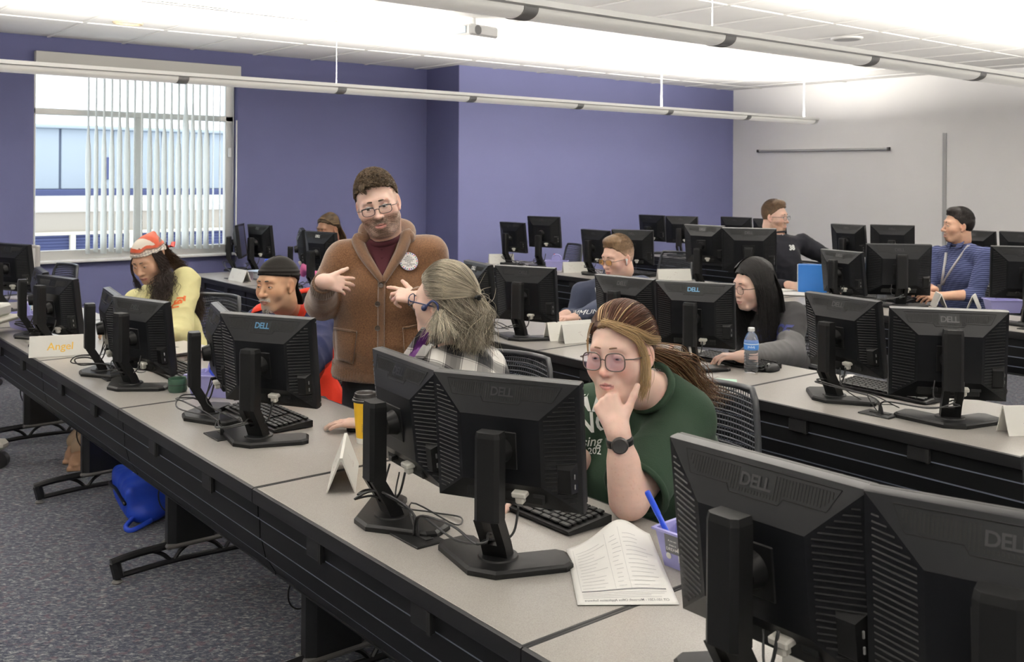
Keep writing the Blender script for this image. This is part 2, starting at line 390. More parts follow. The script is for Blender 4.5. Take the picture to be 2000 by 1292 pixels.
for i in range(15): MB().box((-7.8+i*1.13, -1.14, .95), (1.08, .06, 1.34), .015).build('casing_panel', 'hvac', t)
MB().box((0, -.05, 1.66), (17, 2.6, .08), .02).build('roof_lid', 'hvac', t)
for x in (-3.2, -.6): MB().box((x, -1.2, .75), (.10, .06, .5), .01).build('door_handle', 'louvre', t)
MB().lathe([(.16, 0), (.13, .1), (.02, .26), (0, .27)], 12, (-4.6, -3.0, -.12)).build('vent_cap', 'parapet', t)
tag(MB().box((7, 34, -4.5), (60, 32, .2)).build('roof_deck', 'parapet', None, 0), 'flat pale roof surface beyond the window', 'roof')

# ================================================================== pendant lights
def pendant(y, x0, x1, divs, rods, label, p_up, first=True):
    t = empty('pendant_light', (0, y, 2.235), 0, label, 'pendant light', 'long white pendant lights')
    W = .085
    # cross section (y, z): curved lens below, flange lip at top
    up_ = [(-W, .082), (-W, .058), (-W+.012, .052), (W-.012, .052), (W, .058), (W, .082), (W-.010, .082), (W-.012, .062), (-W+.012, .062), (-W+.010, .082)]
    MB().prism(up_, x0, x1, 'yzx').build('channel', 'white_metal', t, 30)
    arc = [(-(W-.016)*math.cos(a), .052-.040*math.sin(a)**.8) for a in np.linspace(0, PI, 15)]
    xs = [x0+.02]+divs+[x1-.02]
    for i in range(len(xs)-1):
        a, b_ = xs[i]+.035, xs[i+1]-.035
        MB().prism(arc, a, b_, 'yzx').build('lens', 'lens', t, 50)
    rib = [(-(W-.012)*math.cos(a), .054-.045*math.sin(a)**.8) for a in np.linspace(0, PI, 15)]
    for d in divs: MB().prism(rib, d-.036, d+.036, 'yzx').build('divider', 'fixture_grey', t, 50)
    for e in (x0, x1): MB().prism(rib, e-.02 if e == x1 else e, e if e == x1 else e+.02, 'yzx').build('end_cap', 'white_metal', t, 50); MB().prism([(-.06, .072), (-.06, .064), (.06, .064), (.06, .072)], e-.004, e+.004, 'yzx').build('end_plate', 'white_metal', t)
    for r_, th in rods:
        MB().tube([(r_, 0, .07), (r_, 0, ZC-2.235)], .008 if th else .0022, 8).build('suspension_rod' if th else 'suspension_cable', 'white_metal', t)
        MB().lathe([(.0, -.002), (.03, -.002), (.03, -.012), (.008, -.02)], 16, (r_, 0, ZC-2.235)).build('canopy', 'white_metal', t)
    n = max(1, int((x1-x0)/3)); L_ = (x1-x0)/n
    for k in range(n):
        area_light('tube_light', (x0+L_*(k+.5), 0, .078), (PI, 0, 0), L_-.1, .12, p_up*L_, (1, .955, .88), t)
    return t
P_UP = 46
DV1 = [1.23, 2.452, 3.66, 4.885, 6.10, 7.305, 8.53]
pendant(6.66, -2.4, 9.78, [-1.2, .02]+DV1, [(3.646, 0), (7.241, 1), (9.602, 1), (.0, 0), (-2.2, 0)], 'farther slim white pendant light running past the window and the purple wall', P_UP)
pendant(3.005, -2.4, 9.78, [-1.2, .02]+DV1, [(3.609, 0), (7.24, 1), (9.6, 1), (.0, 0), (-2.2, 0)], 'nearer white pendant light crossing the top right of the picture', P_UP)
pendant(-.65, -2.4, 9.78, [-1.2, .02]+DV1, [(3.6, 0), (7.24, 1), (0, 0)], 'white pendant light hanging overhead behind the camera', P_UP)
# ================================================================== tables
TD, TL, TZ = .715, 1.2192, .73
SEAM = 1.4578
def make_table():
    t = empty('training_table')
    # local: x depth from the front edge, y along the table 0..TL, z up
    MB().box((TD/2, TL/2, TZ-.012), (TD-.012, TL-.016, .024), .002).build('tabletop', 'laminate', t)
    MB().prism([(0, .0), (.006, .002), (.010, .002), (.010, -.042), (.002, -.040), (0, -.034)], .002, TL-.002, 'xzy').build('front_edge', 'desk_edge', t).location = (-.004, 0, TZ-.002)
    MB().box((TD-.002, TL/2, TZ-.014), (.012, TL-.006, .026), .004).build('rear_edge', 'desk_edge', t)
    for y in (.0045, TL-.0045): MB().box((TD/2, y, TZ-.0125), (TD-.004, .009, .026), .002).build('end_edge', 'desk_edge', t)
    # hanging panel: four curved strips with pale channels between
    prof = [(.014, -.046), (.016, -.09), (.020, -.094), (.022, -.152), (.027, -.157), (.040, -.212), (.046, -.217), (.072, -.262)]
    for i in range(4):
        (xa, za), (xb, zb) = prof[2*i], prof[2*i+1]
        MB().prism([(xa, za), (xb, zb), (xb+.012, zb), (xa+.012, za)], .004, TL-.004, 'xzy').build('panel_strip', 'desk_black', t, 0).location.z = TZ
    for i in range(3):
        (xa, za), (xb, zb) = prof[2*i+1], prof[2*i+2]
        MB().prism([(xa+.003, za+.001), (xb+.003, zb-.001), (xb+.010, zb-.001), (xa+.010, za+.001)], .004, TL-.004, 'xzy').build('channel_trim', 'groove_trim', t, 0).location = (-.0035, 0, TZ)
    MB().tube([(.078, .004, TZ-.264), (.078, TL-.004, TZ-.264)], .008, 8).build('panel_bead', 'desk_black', t)
    for y in (.36, .86):
        MB().box((.012, y, TZ-.072), (.014, .085, .050), .003).build('bracket', 'desk_edge', t); MB().box((.005, y-.036, TZ-.072), (.006, .012, .05)).build('bracket_slot', 'dark_slot', t)
    # leg: column on an openwork foot
    y = .155
    MB().prism([(.27, -.035), (.43, -.035), (.46, -.015), (.46, .015), (.43, .035), (.27, .035), (.24, .015), (.24, -.015)], .10, TZ-.03, 'xyz').build('leg_column', 'leg_black', t, 20).location = (0, y, 0)
    MB().box((.35, y, .105), (.24, .085, .018), .006).build('leg_collar', 'leg_collar', t)
    f = empty_part('foot', t, (0, y, 0))
    top = [(.02, .085), (.12, .098), (.35, .104), (.58, .098), (.69, .080)]
    m = MB()
    m.tube(smooth_path([(x, 0, z) for x, z in top], 4), .016, 8); m.tube(smooth_path([(.06, 0, .026), (.3, 0, .036), (.64, 0, .026)], 4), .012, 8)
    m.tube([(.035, 0, .085), (.05, 0, .022)], .022, 8); m.tube([(.675, 0, .08), (.66, 0, .022)], .022, 8)
    for a, b_ in ((.18, .26), (.34, .27), (.40, .48), (.56, .49)): m.tube(smooth_path([(a, 0, .096), ((a*.4+b_*.6), 0, .07), (b_, 0, .034)], 4), .009, 6)
    m.build('foot_frame', 'leg_black', f, 40)
    for x in (.045, .665): MB().lathe([(.020, .0), (.022, .004), (.016, .012), (.008, .016), (.008, .03)], 14, (x, 0, 0)).build('levelling_pad', 'leg_collar', f)
    m = MB().tube(smooth_path([(.5, .1, TZ-.03), (.42, .22, .5), (.33, .30, .36), (.40, .42, .30), (.46, .40, .42), (.42, .25, .52)], 6), .0035, 6)
    m.build('under_cable', 'cable', t); MB().tube(smooth_path([(.3, .05, TZ-.05), (.26, .12, .5), (.25, .28, .28), (.34, .38, .16), (.45, .32, .24), (.48, .22, .48), (.47, .2, .68)], 6), .003, 6).build('under_cable', 'cable', t)
    MB().box((.40, TL/2, TZ-.10), (.10, TL-.3, .05), .01).build('cable_tray', 'leg_black', t)
    # grommet
    MB().box((.155, .60, TZ+.002), (.085, .13, .006), .002).build('grommet_plate', 'black_plastic', t); MB().box((.165, .60, TZ+.0055), (.022, .08, .003)).build('grommet_slot', 'dark_slot', t)
    return t
def empty_part(name, parent, loc=(0, 0, 0)):
    """a part that carries sub-parts: its own mesh comes from the first child"""
    o = bpy.data.objects.new(name, None); COL.objects.link(o); o.parent = parent; o.location = loc; o.empty_display_size = .05; return o
proto_table = make_table(); used_table = [False]
def table(u, y0, label, group):
    t = proto_table if not used_table[0] else copy_tree(proto_table)
    used_table[0] = True
    t.location = (u, y0, 0); tag(t, label, 'table', group); return t
ROW = {1: 1.2058, 2: 3.3064, 3: 5.992, 4: 8.30}
G1, G2, G3, G4 = ['grey topped black training tables of the %s row' % s for s in ('front', 'second', 'third', 'back')]
T1 = ['front-row table at bottom right under the nearest pair of monitors and the paper end', 'front-row table before the woman in green with paper handout and name tent',
      'front-row table before the man in the black head wrap with two monitors', 'front-row table with the green bowl and two monitors before the woman in yellow',
      'front-row table holding the orange lettered name tent at left edge', 'last front-row table near the window at the far left edge']
for k in range(-1, 5): table(ROW[1], SEAM+TL*k, T1[k+1], G1)
T2 = ['second-row table at right edge with mouse, keyboard and two monitors', 'second-row table with water bottle and green note pad', 'second-row table with two name tents before the young man in amber glasses',
      'second-row table hidden behind the grey haired woman', 'second-row table hidden behind the standing man', 'second-row table end nearest the window with wipes tub and name tent']
for k in range(0, 6): table(ROW[2], SEAM+TL*k, T2[k], G2)
T3 = ['third-row table at right edge with purple caddy', 'third-row table before the man with lanyard, with glass jar', 'third-row table with upright blue folder and loose papers', 'third-row table with white tent card right of the young man', 'third-row table behind the young man with amber glasses, with caddy and tent', 'third-row table at the purple wall end with two monitors']
for k in range(6): table(ROW[3], 8.16-TL*(6-k), T3[k], G3)
T4 = ['back-row table at right edge behind the man with lanyard', 'back-row table near the edge strip on the white wall', 'back-row table behind the man in black pullover', 'back-row table with two monitors against the purple wall']
for k in range(4): table(ROW[4], 8.22-TL*(4-k), T4[k], G4)
# ================================================================== monitors
PANEL = {'back_shell', 'screen', 'bezel', 'side_vent', 'top_vent', 'logo', 'usb_hub', 'port', 'mount_plate', 'plug', 'hinge_arm', 'connector_bay', 'vent_rim', 'rating_label'}
PC = Vector((0, .06, .26)); TILT = Matrix.Rotation(R(7), 4, 'X')
PM = Matrix.Translation(PC) @ TILT                    # panel frame: x right seen from behind, y to the user, z up
def make_monitor(detail=True):
    t = empty('monitor')
    def pm(): m = MB(); m.M = PM; return m
    hw, hh = .188, .155; ix, it, ib = .10, .075, -.085; yo, yi = .012, -.034
    m = pm()
    O = [(-hw, yo, hh), (hw, yo, hh), (hw, yo, -hh), (-hw, yo, -hh)]
    O2 = [(x*.995, yo-.006, z*.994) for x, y, z in O]; I = [(-ix, yi, it), (ix, yi, it), (ix, yi, ib), (-ix, yi, ib)]
    F = [(x, yo+.016, z) for x, y, z in O]
    m.add(F+O+O2+I, [(4*k+i, 4*k+(i+1) % 4, 4*k+4+(i+1) % 4, 4*k+4+i) for k in range(3) for i in range(4)]+[(12, 13, 14, 15)])
    m.box((0, yo+.006, hh-.004), (2*hw-.004, .02, .007), .002)
    m.build('back_shell', 'shell_plastic', t, 20)
    m = pm(); fr = .016
    for c, d in (((0, yo+.02, hh-fr/2), (2*hw, .012, fr)), ((0, yo+.02, -hh+fr/2), (2*hw, .012, fr)), ((-hw+fr/2, yo+.02, 0), (fr, .012, 2*hh-2*fr)), ((hw-fr/2, yo+.02, 0), (fr, .012, 2*hh-2*fr))): m.box(c, d, .003)
    m.build('bezel', 'black_plastic', t)
    pm().box((0, yo+.016, 0), (2*hw-2*fr+.004, .012, 2*hh-2*fr+.004)).build('screen', 'screen_glass', t, 0)
    sl = (yo-.006-yi)/(hw-ix)
    for sg in (-1, 1):
        m = pm(); n = 27
        for k in range(n):
            z = -.135+k*.27/(n-1)
            xi = ix+.010+(max(z-it, 0)/(hh-it)+max(ib-z, 0)/(hh+ib))*(hw-ix)*1.0
            xo = hw-.012
            if xo-xi < .008: continue
            ya = yi+(xi-ix)*sl-.0005; yb = yi+(xo-ix)*sl-.0005; e = .0016
            q = [(xi, ya, z-e), (xo, yb, z-e), (xo, yb-.0022, z), (xi, ya-.0022, z), (xi, ya, z+e), (xo, yb, z+e)]
            q = [(sg*x, y, zz) for x, y, zz in q]
            fs = [(0, 1, 2, 3), (3, 2, 5, 4), (0, 3, 4), (1, 5, 2)]
            m.add(q, fs if sg > 0 else [f[::-1] for f in fs])
        tag(m.build('side_vent', 'black_plastic', t, 0), kind='stuff')
    st = (yo-.006-yi)/(hh-it)
    def ty(z): return yi+(z-it)*st
    m = pm()
    for k in range(47):
        x = (k-23)*.0058; z1 = .1405; z0 = .117 if abs(x) > .047 else .108
        z0 += max(0, abs(x)-.118)*.9; z1 -= 0
        if abs(x) < .033: z0, z1 = .108, .113
        q = [(x-.0014, ty(z0)-.0006, z0), (x+.0014, ty(z0)-.0006, z0), (x+.0014, ty(z1)-.0006, z1), (x-.0014, ty(z1)-.0006, z1)]
        m.add(q+[(a, b+.004, c) for a, b, c in q], [(0, 1, 2, 3), (0, 4, 5, 1), (1, 5, 6, 2), (2, 6, 7, 3), (3, 7, 4, 0)])
    tag(m.build('top_vent', 'dark_slot', t, 0), kind='stuff')
    rimp = [(-.147, .146), (.147, .146), (.128, .113), (.053, .113), (.046, .103), (-.046, .103), (-.053, .113), (-.128, .113)]
    pm().tube([(x, ty(z)-.0004, z) for x, z in rimp], .0009, 4, closed=True).build('vent_rim', 'dark_slot', t)
    me = text_mesh('DELL', .0285, .0006, space=.9); sla = math.atan2(st, 1)
    me.transform(PM @ Matrix.Translation((0, ty(.126)-.0022, .1255)) @ Matrix.Rotation(PI/2-sla, 4, 'X'))
    link('logo', me, 'logo_dark', t, 0)
    # hub with two ports on the right facet
    m = pm(); z0, z1 = -.100, -.030
    y1 = yi+(.135-ix)*sl; y2 = yi+(.178-ix)*sl
    m.add([(.135, y1, z0), (.178, y2, z0), (.178, y2, z1), (.135, y1, z1), (.170, y1-.006, z0+.004), (.170, y1-.006, z1-.010), (.137, y1-.003, z0+.004), (.137, y1-.003, z1-.012)],
          [(0, 6, 7, 3), (6, 4, 5, 7), (4, 1, 2, 5), (7, 5, 2, 3), (0, 1, 4, 6)])
    hub = m.build('usb_hub', 'black_plastic', t, 15)
    for z in (-.058, -.082): 
        pm().box((.1755, (y1+y2)/2-.004, z), (.003, .004, .012), .001, Matrix.Rotation(-.35, 3, 'Z')).build('port', 'port_dull', hub, 0)
    pm().box((0, yi-.001, -.004), (.086, .004, .090), .002).build('mount_plate', 'black_plastic', t)
    pm().lathe([(.026, -.030), (.030, -.012), (.034, 0)], 20, (0, yi, -.004), 'y').build('hinge_arm', 'black_plastic', t)
    m = pm(); m.box((0, -.008, -.112), (.20, .024, .05), .004); m.build('connector_bay', 'dark_slot', t)
    m = pm(); m.box((.045, -.030, -.108), (.036, .028, .014), .003); m.box((.045, -.030, -.122), (.022, .02, .018), .004); m.build('plug', 'plug_white', t)
    pm().box((-.045, -.028, -.112), (.02, .022, .012), .002).build('plug', 'black_plastic', t)
    m = pm(); m.box((.088, -.0205, -.108), (.03, .001, .02))
    for k in range(4): m.box((.088, -.0212, -.101-.005*k), (.026-.004*(k % 2), .0006, .0014))
    m.build('rating_label', 'logo_dark', t, 0)
    # stand
    m = MB(); xs, ch = .031, .010
    sec = [(-xs, -.012), (-xs, -.046), (-xs+ch, -.055), (xs-ch, -.055), (xs, -.046), (xs, -.012)][::-1]
    top = [(x*.92, y*.92-.0022) for x, y in sec]
    m.prism(sec, .118, .306, 'xyz'); m.prism(sec, .306, .318, 'xyz', top)
    m.build('stand_column', 'black_plastic', t, 20)
    m = MB()
    for sg in (-1, 1):       # neck of two cheeks with a slot between
        a, b_ = (.011, xs) if sg > 0 else (-xs, -.011)
        q = [(a, -.052, .118), (b_, -.052, .118), (b_, -.014, .118), (a, -.014, .118), (a, -.012, .052), (b_, -.012, .052), (b_, .026, .052), (a, .026, .052)]
        m.add(q, [(3, 2, 1, 0), (4, 5, 6, 7), (0, 1, 5, 4), (1, 2, 6, 5), (2, 3, 7, 6), (3, 0, 4, 7)])
    q = [(-xs, -.012, .052), (xs, -.012, .052), (xs, .026, .052), (-xs, .026, .052), (-xs, .006, .012), (xs, .006, .012), (xs, .044, .012), (-xs, .044, .012)]
    m.add(q, [(3, 2, 1, 0), (4, 5, 6, 7), (0, 1, 5, 4), (1, 2, 6, 5), (2, 3, 7, 6), (3, 0, 4, 7)])
    m.build('stand_neck', 'black_plastic', t, 20)
    pol = [(-.035, -.072), (.035, -.072), (.165, .035), (.172, .060), (.135, .118), (.112, .120), (.03, .052), (-.03, .052), (-.112, .120), (-.135, .118), (-.172, .060), (-.165, .035)]
    tp = [(x*.955, y*.93+.002) for x, y in pol]
    m = MB(); m.prism(pol, 0, .011, 'xyz'); m.prism(pol, .011, .017, 'xyz', tp); m.build('stand_base', 'black_plastic', t, 20)
    MB().lathe([(.048, .017), (.046, .021), (0, .022)], 28, (0, .02, 0)).build('swivel_plate', 'black_plastic', t)
    return t
proto_mon = make_monitor(); mon_used = [False]
MON = {}
def monitor(key, u, v, yaw, ztop, W, label, group):
    """u, v: middle of the top edge of the panel"""
    a = R(yaw); s = W/.376
    X = Vector((math.sin(a), -math.cos(a), 0)); Y = Vector((math.cos(a), math.sin(a), 0))
    t = proto_mon if not mon_used[0] else copy_tree(proto_mon); mon_used[0] = True
    p = Vector((u, v, TZ+.0005)) - Y*(.043 if key.endswith('a') else .064)*s
    t.location = p; t.rotation_euler = (0, 0, a-PI/2); t.scale = (s, s, s)
    dz = (ztop-TZ)/s-.4135
    for c in t.children:
        if c.name.split('.')[0] in PANEL: c.location = (0, 0, dz)
    tag(t, label, 'monitor', group); MON[key] = t; return t
ga = ['monitors on the front row', 'monitors on the second row', 'monitors on the third row', 'monitors on the back row']
ML = [
('M1a', 1.39, 1.05, 1, 1.145, .408, 'nearest black monitor at bottom right, back turned, beside the lilac caddy', 0),
('M1b', 1.455, .655, 17, 1.150, .408, 'black monitor cut off by the bottom right corner of the picture', 0),
('M2a', 1.40, 2.20, -6, 1.148, .376, 'black monitor beside the yellow coffee cup, left of the pair before the woman in green', 0),
('M2b', 1.46, 1.83, 28, 1.155, .376, 'black monitor just left of the woman in green, back turned, above the paper sheet', 0),
('M3a', 1.45, 3.56, -15, 1.129, .376, 'black monitor almost edge on, left of the pair before the head wrapped man', 0),
('M3b', 1.47, 3.16, 29, 1.147, .376, 'black monitor with blue sheen before the man in the black head wrap', 0),
('M4a', 1.38, 4.63, -9, 1.095, .376, 'black monitor seen edge on right of the orange lettered name tent', 0),
('M4b', 1.41, 4.27, 16, 1.095, .376, 'black monitor before the woman in yellow, left of the green bowl', 0),
('M5a', 1.38, 5.89, -7, 1.095, .376, 'black monitor seen edge on behind the orange lettered name tent', 0),
('M5b', 1.40, 5.56, 14, 1.083, .376, 'black monitor right behind the orange lettered name tent', 0),
('M6b', 1.50, 7.08, 22, 1.165, .380, 'black monitor cut off by the left edge of the picture below the window', 0),
('M7a', 3.80, 8.83, -32, 1.16, .376, 'black monitor seen edge on at the window corner, left of its pair', 1),
('M7b', 3.93, 8.62, 8, 1.16, .376, 'black monitor in the second row against the wall just right of the window', 1),
('M8a', 3.70, 7.35, -24, 1.187, .376, 'black monitor seen edge on left of the seated person with braids', 1),
('M8b', 3.64, 6.88, 9, 1.187, .376, 'black monitor in front of the face of the person with braids', 1),
('M9a', 3.60, 4.83, -14, 1.10, .39, 'blue gleaming black monitor right behind the grey haired woman', 1),
('M9b', 3.52, 4.25, 23, 1.125, .376, 'black monitor left of the young man in amber glasses', 1),
('M10a', 3.62, 3.59, 7, 1.115, .38, 'black monitor hiding the chest of the young man in amber glasses', 1),
('M10b', 3.61, 3.10, 27, 1.132, .376, 'black monitor behind the head of the woman in green, left of the bottle', 1),
('M11a', 3.58, 2.31, -8, 1.144, .376, 'black monitor with blue sheen in the second row, right of the water bottle', 1),
('M11b', 3.60, 1.86, 37, 1.141, .415, 'black monitor at right edge of the second row seen square from behind', 1),
('M12a', 6.33, 7.88, 2, 1.155, .376, 'leftmost black monitor of the third row, in front of the lighter purple wall', 2),
('M12b', 6.41, 7.46, 16, 1.228, .376, 'raised black monitor of the third row, in front of the lighter purple wall', 2),
('M13a', 6.29, 6.61, -1, 1.137, .376, 'black monitor behind the left shoulder side of the young man in amber glasses', 2),
('M13b', 6.30, 6.13, 30, 1.16, .376, 'black monitor directly behind the head of the young man in amber glasses', 2),
('M14a', 6.30, 5.33, 7, 1.235, .38, 'raised third row monitor, left neighbour of the one hiding the man in black', 2),
('M14b', 6.36, 4.91, 35, 1.229, .42, 'raised black monitor of the third row partly hiding the man in black pullover', 2),
('M15a', 6.27, 4.04, -9, 1.109, .376, 'lowered black monitor right of the blue folder', 2),
('M15b', 6.50, 3.72, 42, 1.165, .44, 'black monitor of the third row before the man with lanyard', 2),
('M16b', 6.34, 2.78, 35, 1.211, .40, 'black monitor cut off by the right edge in the third row', 2),
('M17a', 8.58, 8.05, 4, 1.179, .376, 'leftmost black monitor of the back row, before the purple wall', 3),
('M17b', 8.59, 7.58, 23, 1.181, .376, 'second black monitor of the back row, before the purple wall', 3),
('M18a', 8.59, 6.82, 6, 1.199, .376, 'third black monitor of the back row, at the corner of purple and white walls', 3),
('M18b', 8.60, 6.38, 6, 1.197, .376, 'black monitor of the back row behind the head of the man in black pullover', 3),
('M19a', 8.59, 5.46, -2, 1.177, .376, 'black monitor of the back row right of the man in black pullover', 3),
('M19b', 8.57, 4.97, 26, 1.193, .39, 'black monitor of the back row left of the strip on the white wall', 3),
('M20a', 8.60, 4.22, -2, 1.175, .376, 'black monitor of the back row behind the shoulder of the man with lanyard', 3),
('M20b', 8.61, 3.80, 6, 1.183, .376, 'black monitor of the back row cut off by the right edge', 3),
]
for k, u, v, yw, zt, W, lb, g in ML: monitor(k, u, v, yw, zt, W, lb, ga[g])
bright = mat('logo_blue', (.07, .19, .32), .3, metal=.2)
for k in ('M3b', 'M9a', 'M10b', 'M8b'):
    for c in MON[k].children:
        if c.name.startswith('logo'):
            c.data = c.data.copy(); c.data.materials[0] = MATS['plug_white' if k in ('M9a', 'M8b') else 'logo_blue']; c['label'] = 'bright lettered logo'
# cables, each hanging from its own monitor
bpy.context.view_layer.update()
def cable(key, pts_local, pts_world, r=.0032, k=6):
    t = MON[key]; Mi = t.matrix_world.inverted(); s = t.scale[0]
    P = [Vector(p) for p in pts_local]+[Mi @ Vector(p) for p in pts_world]
    MB().tube(smooth_path(P, k), r/s, 6).build('cable', 'cable', t, 180)
def pair_cables(ka, kb, gu, gv):
    g = (gu, gv, TZ+.008)
    for key, sg in ((ka, 1), (kb, -1)):
        if key not in MON: continue
        t = MON[key]; hub = t.location; j = lambda e: random.uniform(-e, e)
        c = t.matrix_world @ Vector((.0, -.075, .075)); mid = (Vector(g)+c)/2
        side = Vector((j(.05)-.02, sg*.05+j(.03), 0))
        for q in range(2):
            st = [(.045-.09*q, .034, .135), (.04-.09*q, .02, .08), (.02-.03*q, -.0, .062+.012*q)]
            cable(key, st+[(0, -.04+.002*q, .075+.012*q)], [c+Vector((j(.02), j(.02), .01*q)), Vector((mid.x, mid.y, TZ+.045+.05*random.random()))+side*(1+.5*q), Vector(g)+Vector((side.x*.4, side.y*.5, .05)), Vector(g)+Vector((j(.008), j(.02), -.005))], .0032-.0004*q)
    # slack loop
    key = ka if ka in MON else kb
    j = lambda e: random.uniform(-e, e)
    cable(key, [(0.02, .03, .13), (.05, .01, .06)], [Vector(g)+Vector((.12, .12, .0)), Vector(g)+Vector((.16, .04, .0)), Vector(g)+Vector((.10, -.02, .01)), Vector(g)+Vector((.02, .06, .06)), Vector(g)+Vector((.0, .0, -.005))], .0022)
for ka, kb, r_, k in (('M1a', 'M1b', 1, -1), ('M2a', 'M2b', 1, 0), ('M3a', 'M3b', 1, 1), ('M4a', 'M4b', 1, 2), ('M5a', 'M5b', 1, 3), ('x', 'M6b', 1, 4), ('M11a', 'M11b', 2, 0), ('M10a', 'M10b', 2, 1), ('M9a', 'M9b', 2, 2), ('M8a', 'M8b', 2, 4), ('M7a', 'M7b', 2, 5)):
    pair_cables(ka, kb, ROW[r_]+.155, SEAM+TL*k+.60)
for ka, kb, k in (('M12a', 'M12b', 1), ('M13a', 'M13b', 2), ('M15a', 'M15b', 4)): pair_cables(ka, kb, ROW[3]+.155, 8.16-TL*k+.60)
# ================================================================== figures: smooth solids grown on a grid
import openvdb
V = lambda *a: np.array(a, float)
def unit(v): v = np.asarray(v, float); return v/np.linalg.norm(v)
class Field:
    """signed distance on a grid; prims are blended in, mesh() turns the zero surface into polygons"""
    def __init__(s, lo, hi, h):
        s.lo = np.asarray(lo, float); s.h = h; s.n = np.ceil((np.asarray(hi)-s.lo)/h).astype(int)+1
        s.a = np.full(s.n, .05, np.float32); s.T = (np.zeros(3), np.eye(3), 1.0)
    def frame(s, c=(0, 0, 0), B=np.eye(3), k=1.0): s.T = (np.asarray(c, float), np.asarray(B, float), k); return s
    def _w(s, p): c, B, k = s.T; return c+B @ (np.asarray(p, float)*k)
    def _sub(s, lo, hi, pad):
        i0 = np.maximum(np.floor((lo-pad-s.lo)/s.h).astype(int), 0); i1 = np.minimum(np.ceil((hi+pad-s.lo)/s.h).astype(int)+1, s.n)
        if np.any(i1 <= i0): return None, None
        g = [s.lo[j]+s.h*np.arange(i0[j], i1[j]) for j in range(3)]
        return (slice(i0[0], i1[0]), slice(i0[1], i1[1]), slice(i0[2], i1[2])), (g[0][:, None, None], g[1][None, :, None], g[2][None, None, :])
    def _mix(s, sl, d, k, op):
        a = s.a[sl]
        if op == 'u':
            h = np.maximum(k-np.abs(a-d), 0)/k; s.a[sl] = np.minimum(a, d)-h*h*k*.25
        else:
            d = -d; h = np.maximum(k-np.abs(a-d), 0)/k; s.a[sl] = np.maximum(a, d)+h*h*k*.25
    def cap(s, a, b, ra, rb=None, k=.01, op='u'):
        rb = ra if rb is None else rb; sc = s.T[2]
        a, b = s._w(a), s._w(b); ra, rb, k = ra*sc, rb*sc, k*sc
        m = max(ra, rb); sl, g = s._sub(np.minimum(a, b)-m, np.maximum(a, b)+m, k+3*s.h)
        if sl is None: return s
        ab = b-a; L2 = max(ab @ ab, 1e-12)
        px, py, pz = g[0]-a[0], g[1]-a[1], g[2]-a[2]
        t = np.clip((px*ab[0]+py*ab[1]+pz*ab[2])/L2, 0, 1)
        d = np.sqrt((px-t*ab[0])**2+(py-t*ab[1])**2+(pz-t*ab[2])**2)-(ra+(rb-ra)*t)
        s._mix(sl, d.astype(np.float32), k, op); return s
    def ell(s, c, r, k=.01, op='u', B=None, cut=None):
        c0, B0, sc = s.T; c = s._w(c); r = np.asarray(r, float)*sc; k = k*sc
        M = B0 if B is None else B0 @ B
        m = np.sqrt(((M*r)**2).sum(1)); sl, g = s._sub(c-m, c+m, k+3*s.h)
        if sl is None: return s
        p = [g[0]-c[0], g[1]-c[1], g[2]-c[2]]
        q = [p[0]*M[0, j]+p[1]*M[1, j]+p[2]*M[2, j] for j in range(3)]
        k0 = np.sqrt(sum((q[j]/r[j])**2 for j in range(3))); k1 = np.sqrt(sum((q[j]/r[j]**2)**2 for j in range(3)))+1e-9
        d = k0*(k0-1)/k1
        if cut is not None: d = np.maximum(d, cut(q[0]/sc, q[1]/sc, q[2]/sc)*sc)
        s._mix(sl, d.astype(np.float32), k, op); return s
    def box(s, c, hs, rad=.005, k=.01, op='u', B=None):
        c0, B0, sc = s.T; c = s._w(c); hs = np.asarray(hs, float)*sc; rad *= sc; k *= sc
        M = B0 if B is None else B0 @ B
        m = (np.abs(M)*hs).sum(1)+rad; sl, g = s._sub(c-m, c+m, k+3*s.h)
        if sl is None: return s
        p = [g[0]-c[0], g[1]-c[1], g[2]-c[2]]
        q = [np.abs(p[0]*M[0, j]+p[1]*M[1, j]+p[2]*M[2, j])-(hs[j]-rad) for j in range(3)]
        d = np.sqrt(sum(np.maximum(x, 0)**2 for x in q))+np.minimum(np.maximum(np.maximum(q[0], q[1]), q[2]), 0)-rad
        s._mix(sl, d.astype(np.float32), k, op); return s
    def chain(s, pts, rad, k=.01, op='u'):
        for i in range(len(pts)-1): s.cap(pts[i], pts[i+1], rad[i], rad[i+1], k, op)
        return s
    def verts(s):
        G = openvdb.FloatGrid(.05); G.copyFromArray(np.ascontiguousarray(s.a), tolerance=0.0)
        p, tr, q = G.convertToPolygons(0.0, 0.0)
        return p.astype(float)*s.h+s.lo, q
def poly_mesh(name, p, q):
    me = bpy.data.meshes.new(name); n = len(q)
    a = p[q[:, 0]]; b_ = p[q[:, 1]]; c = p[q[:, 2]]; e = p[q[:, 3]]
    vol = (np.cross(a, b_)*c).sum()+(np.cross(a, c)*e).sum()
    if vol < 0: q = q[:, ::-1]
    me.vertices.add(len(p)); me.vertices.foreach_set('co', p.astype(np.float32).ravel())
    me.loops.add(n*4); me.loops.foreach_set('vertex_index', q.astype(np.int32).ravel())
    me.polygons.add(n); me.polygons.foreach_set('loop_start', np.arange(0, 4*n, 4, dtype=np.int32)); me.polygons.foreach_set('loop_total', np.full(n, 4, np.int32))
    me.update(calc_edges=True); return me
def color(me, cols):
    at_ = me.color_attributes.new('Col', 'FLOAT_COLOR', 'POINT')
    c4 = np.ones((len(me.vertices), 4), np.float32); c4[:, :3] = cols; at_.data.foreach_set('color', c4.ravel())
def coords(me):
    a = np.empty(len(me.vertices)*3, np.float32); me.vertices.foreach_get('co', a); return a.reshape(-1, 3).astype(float)
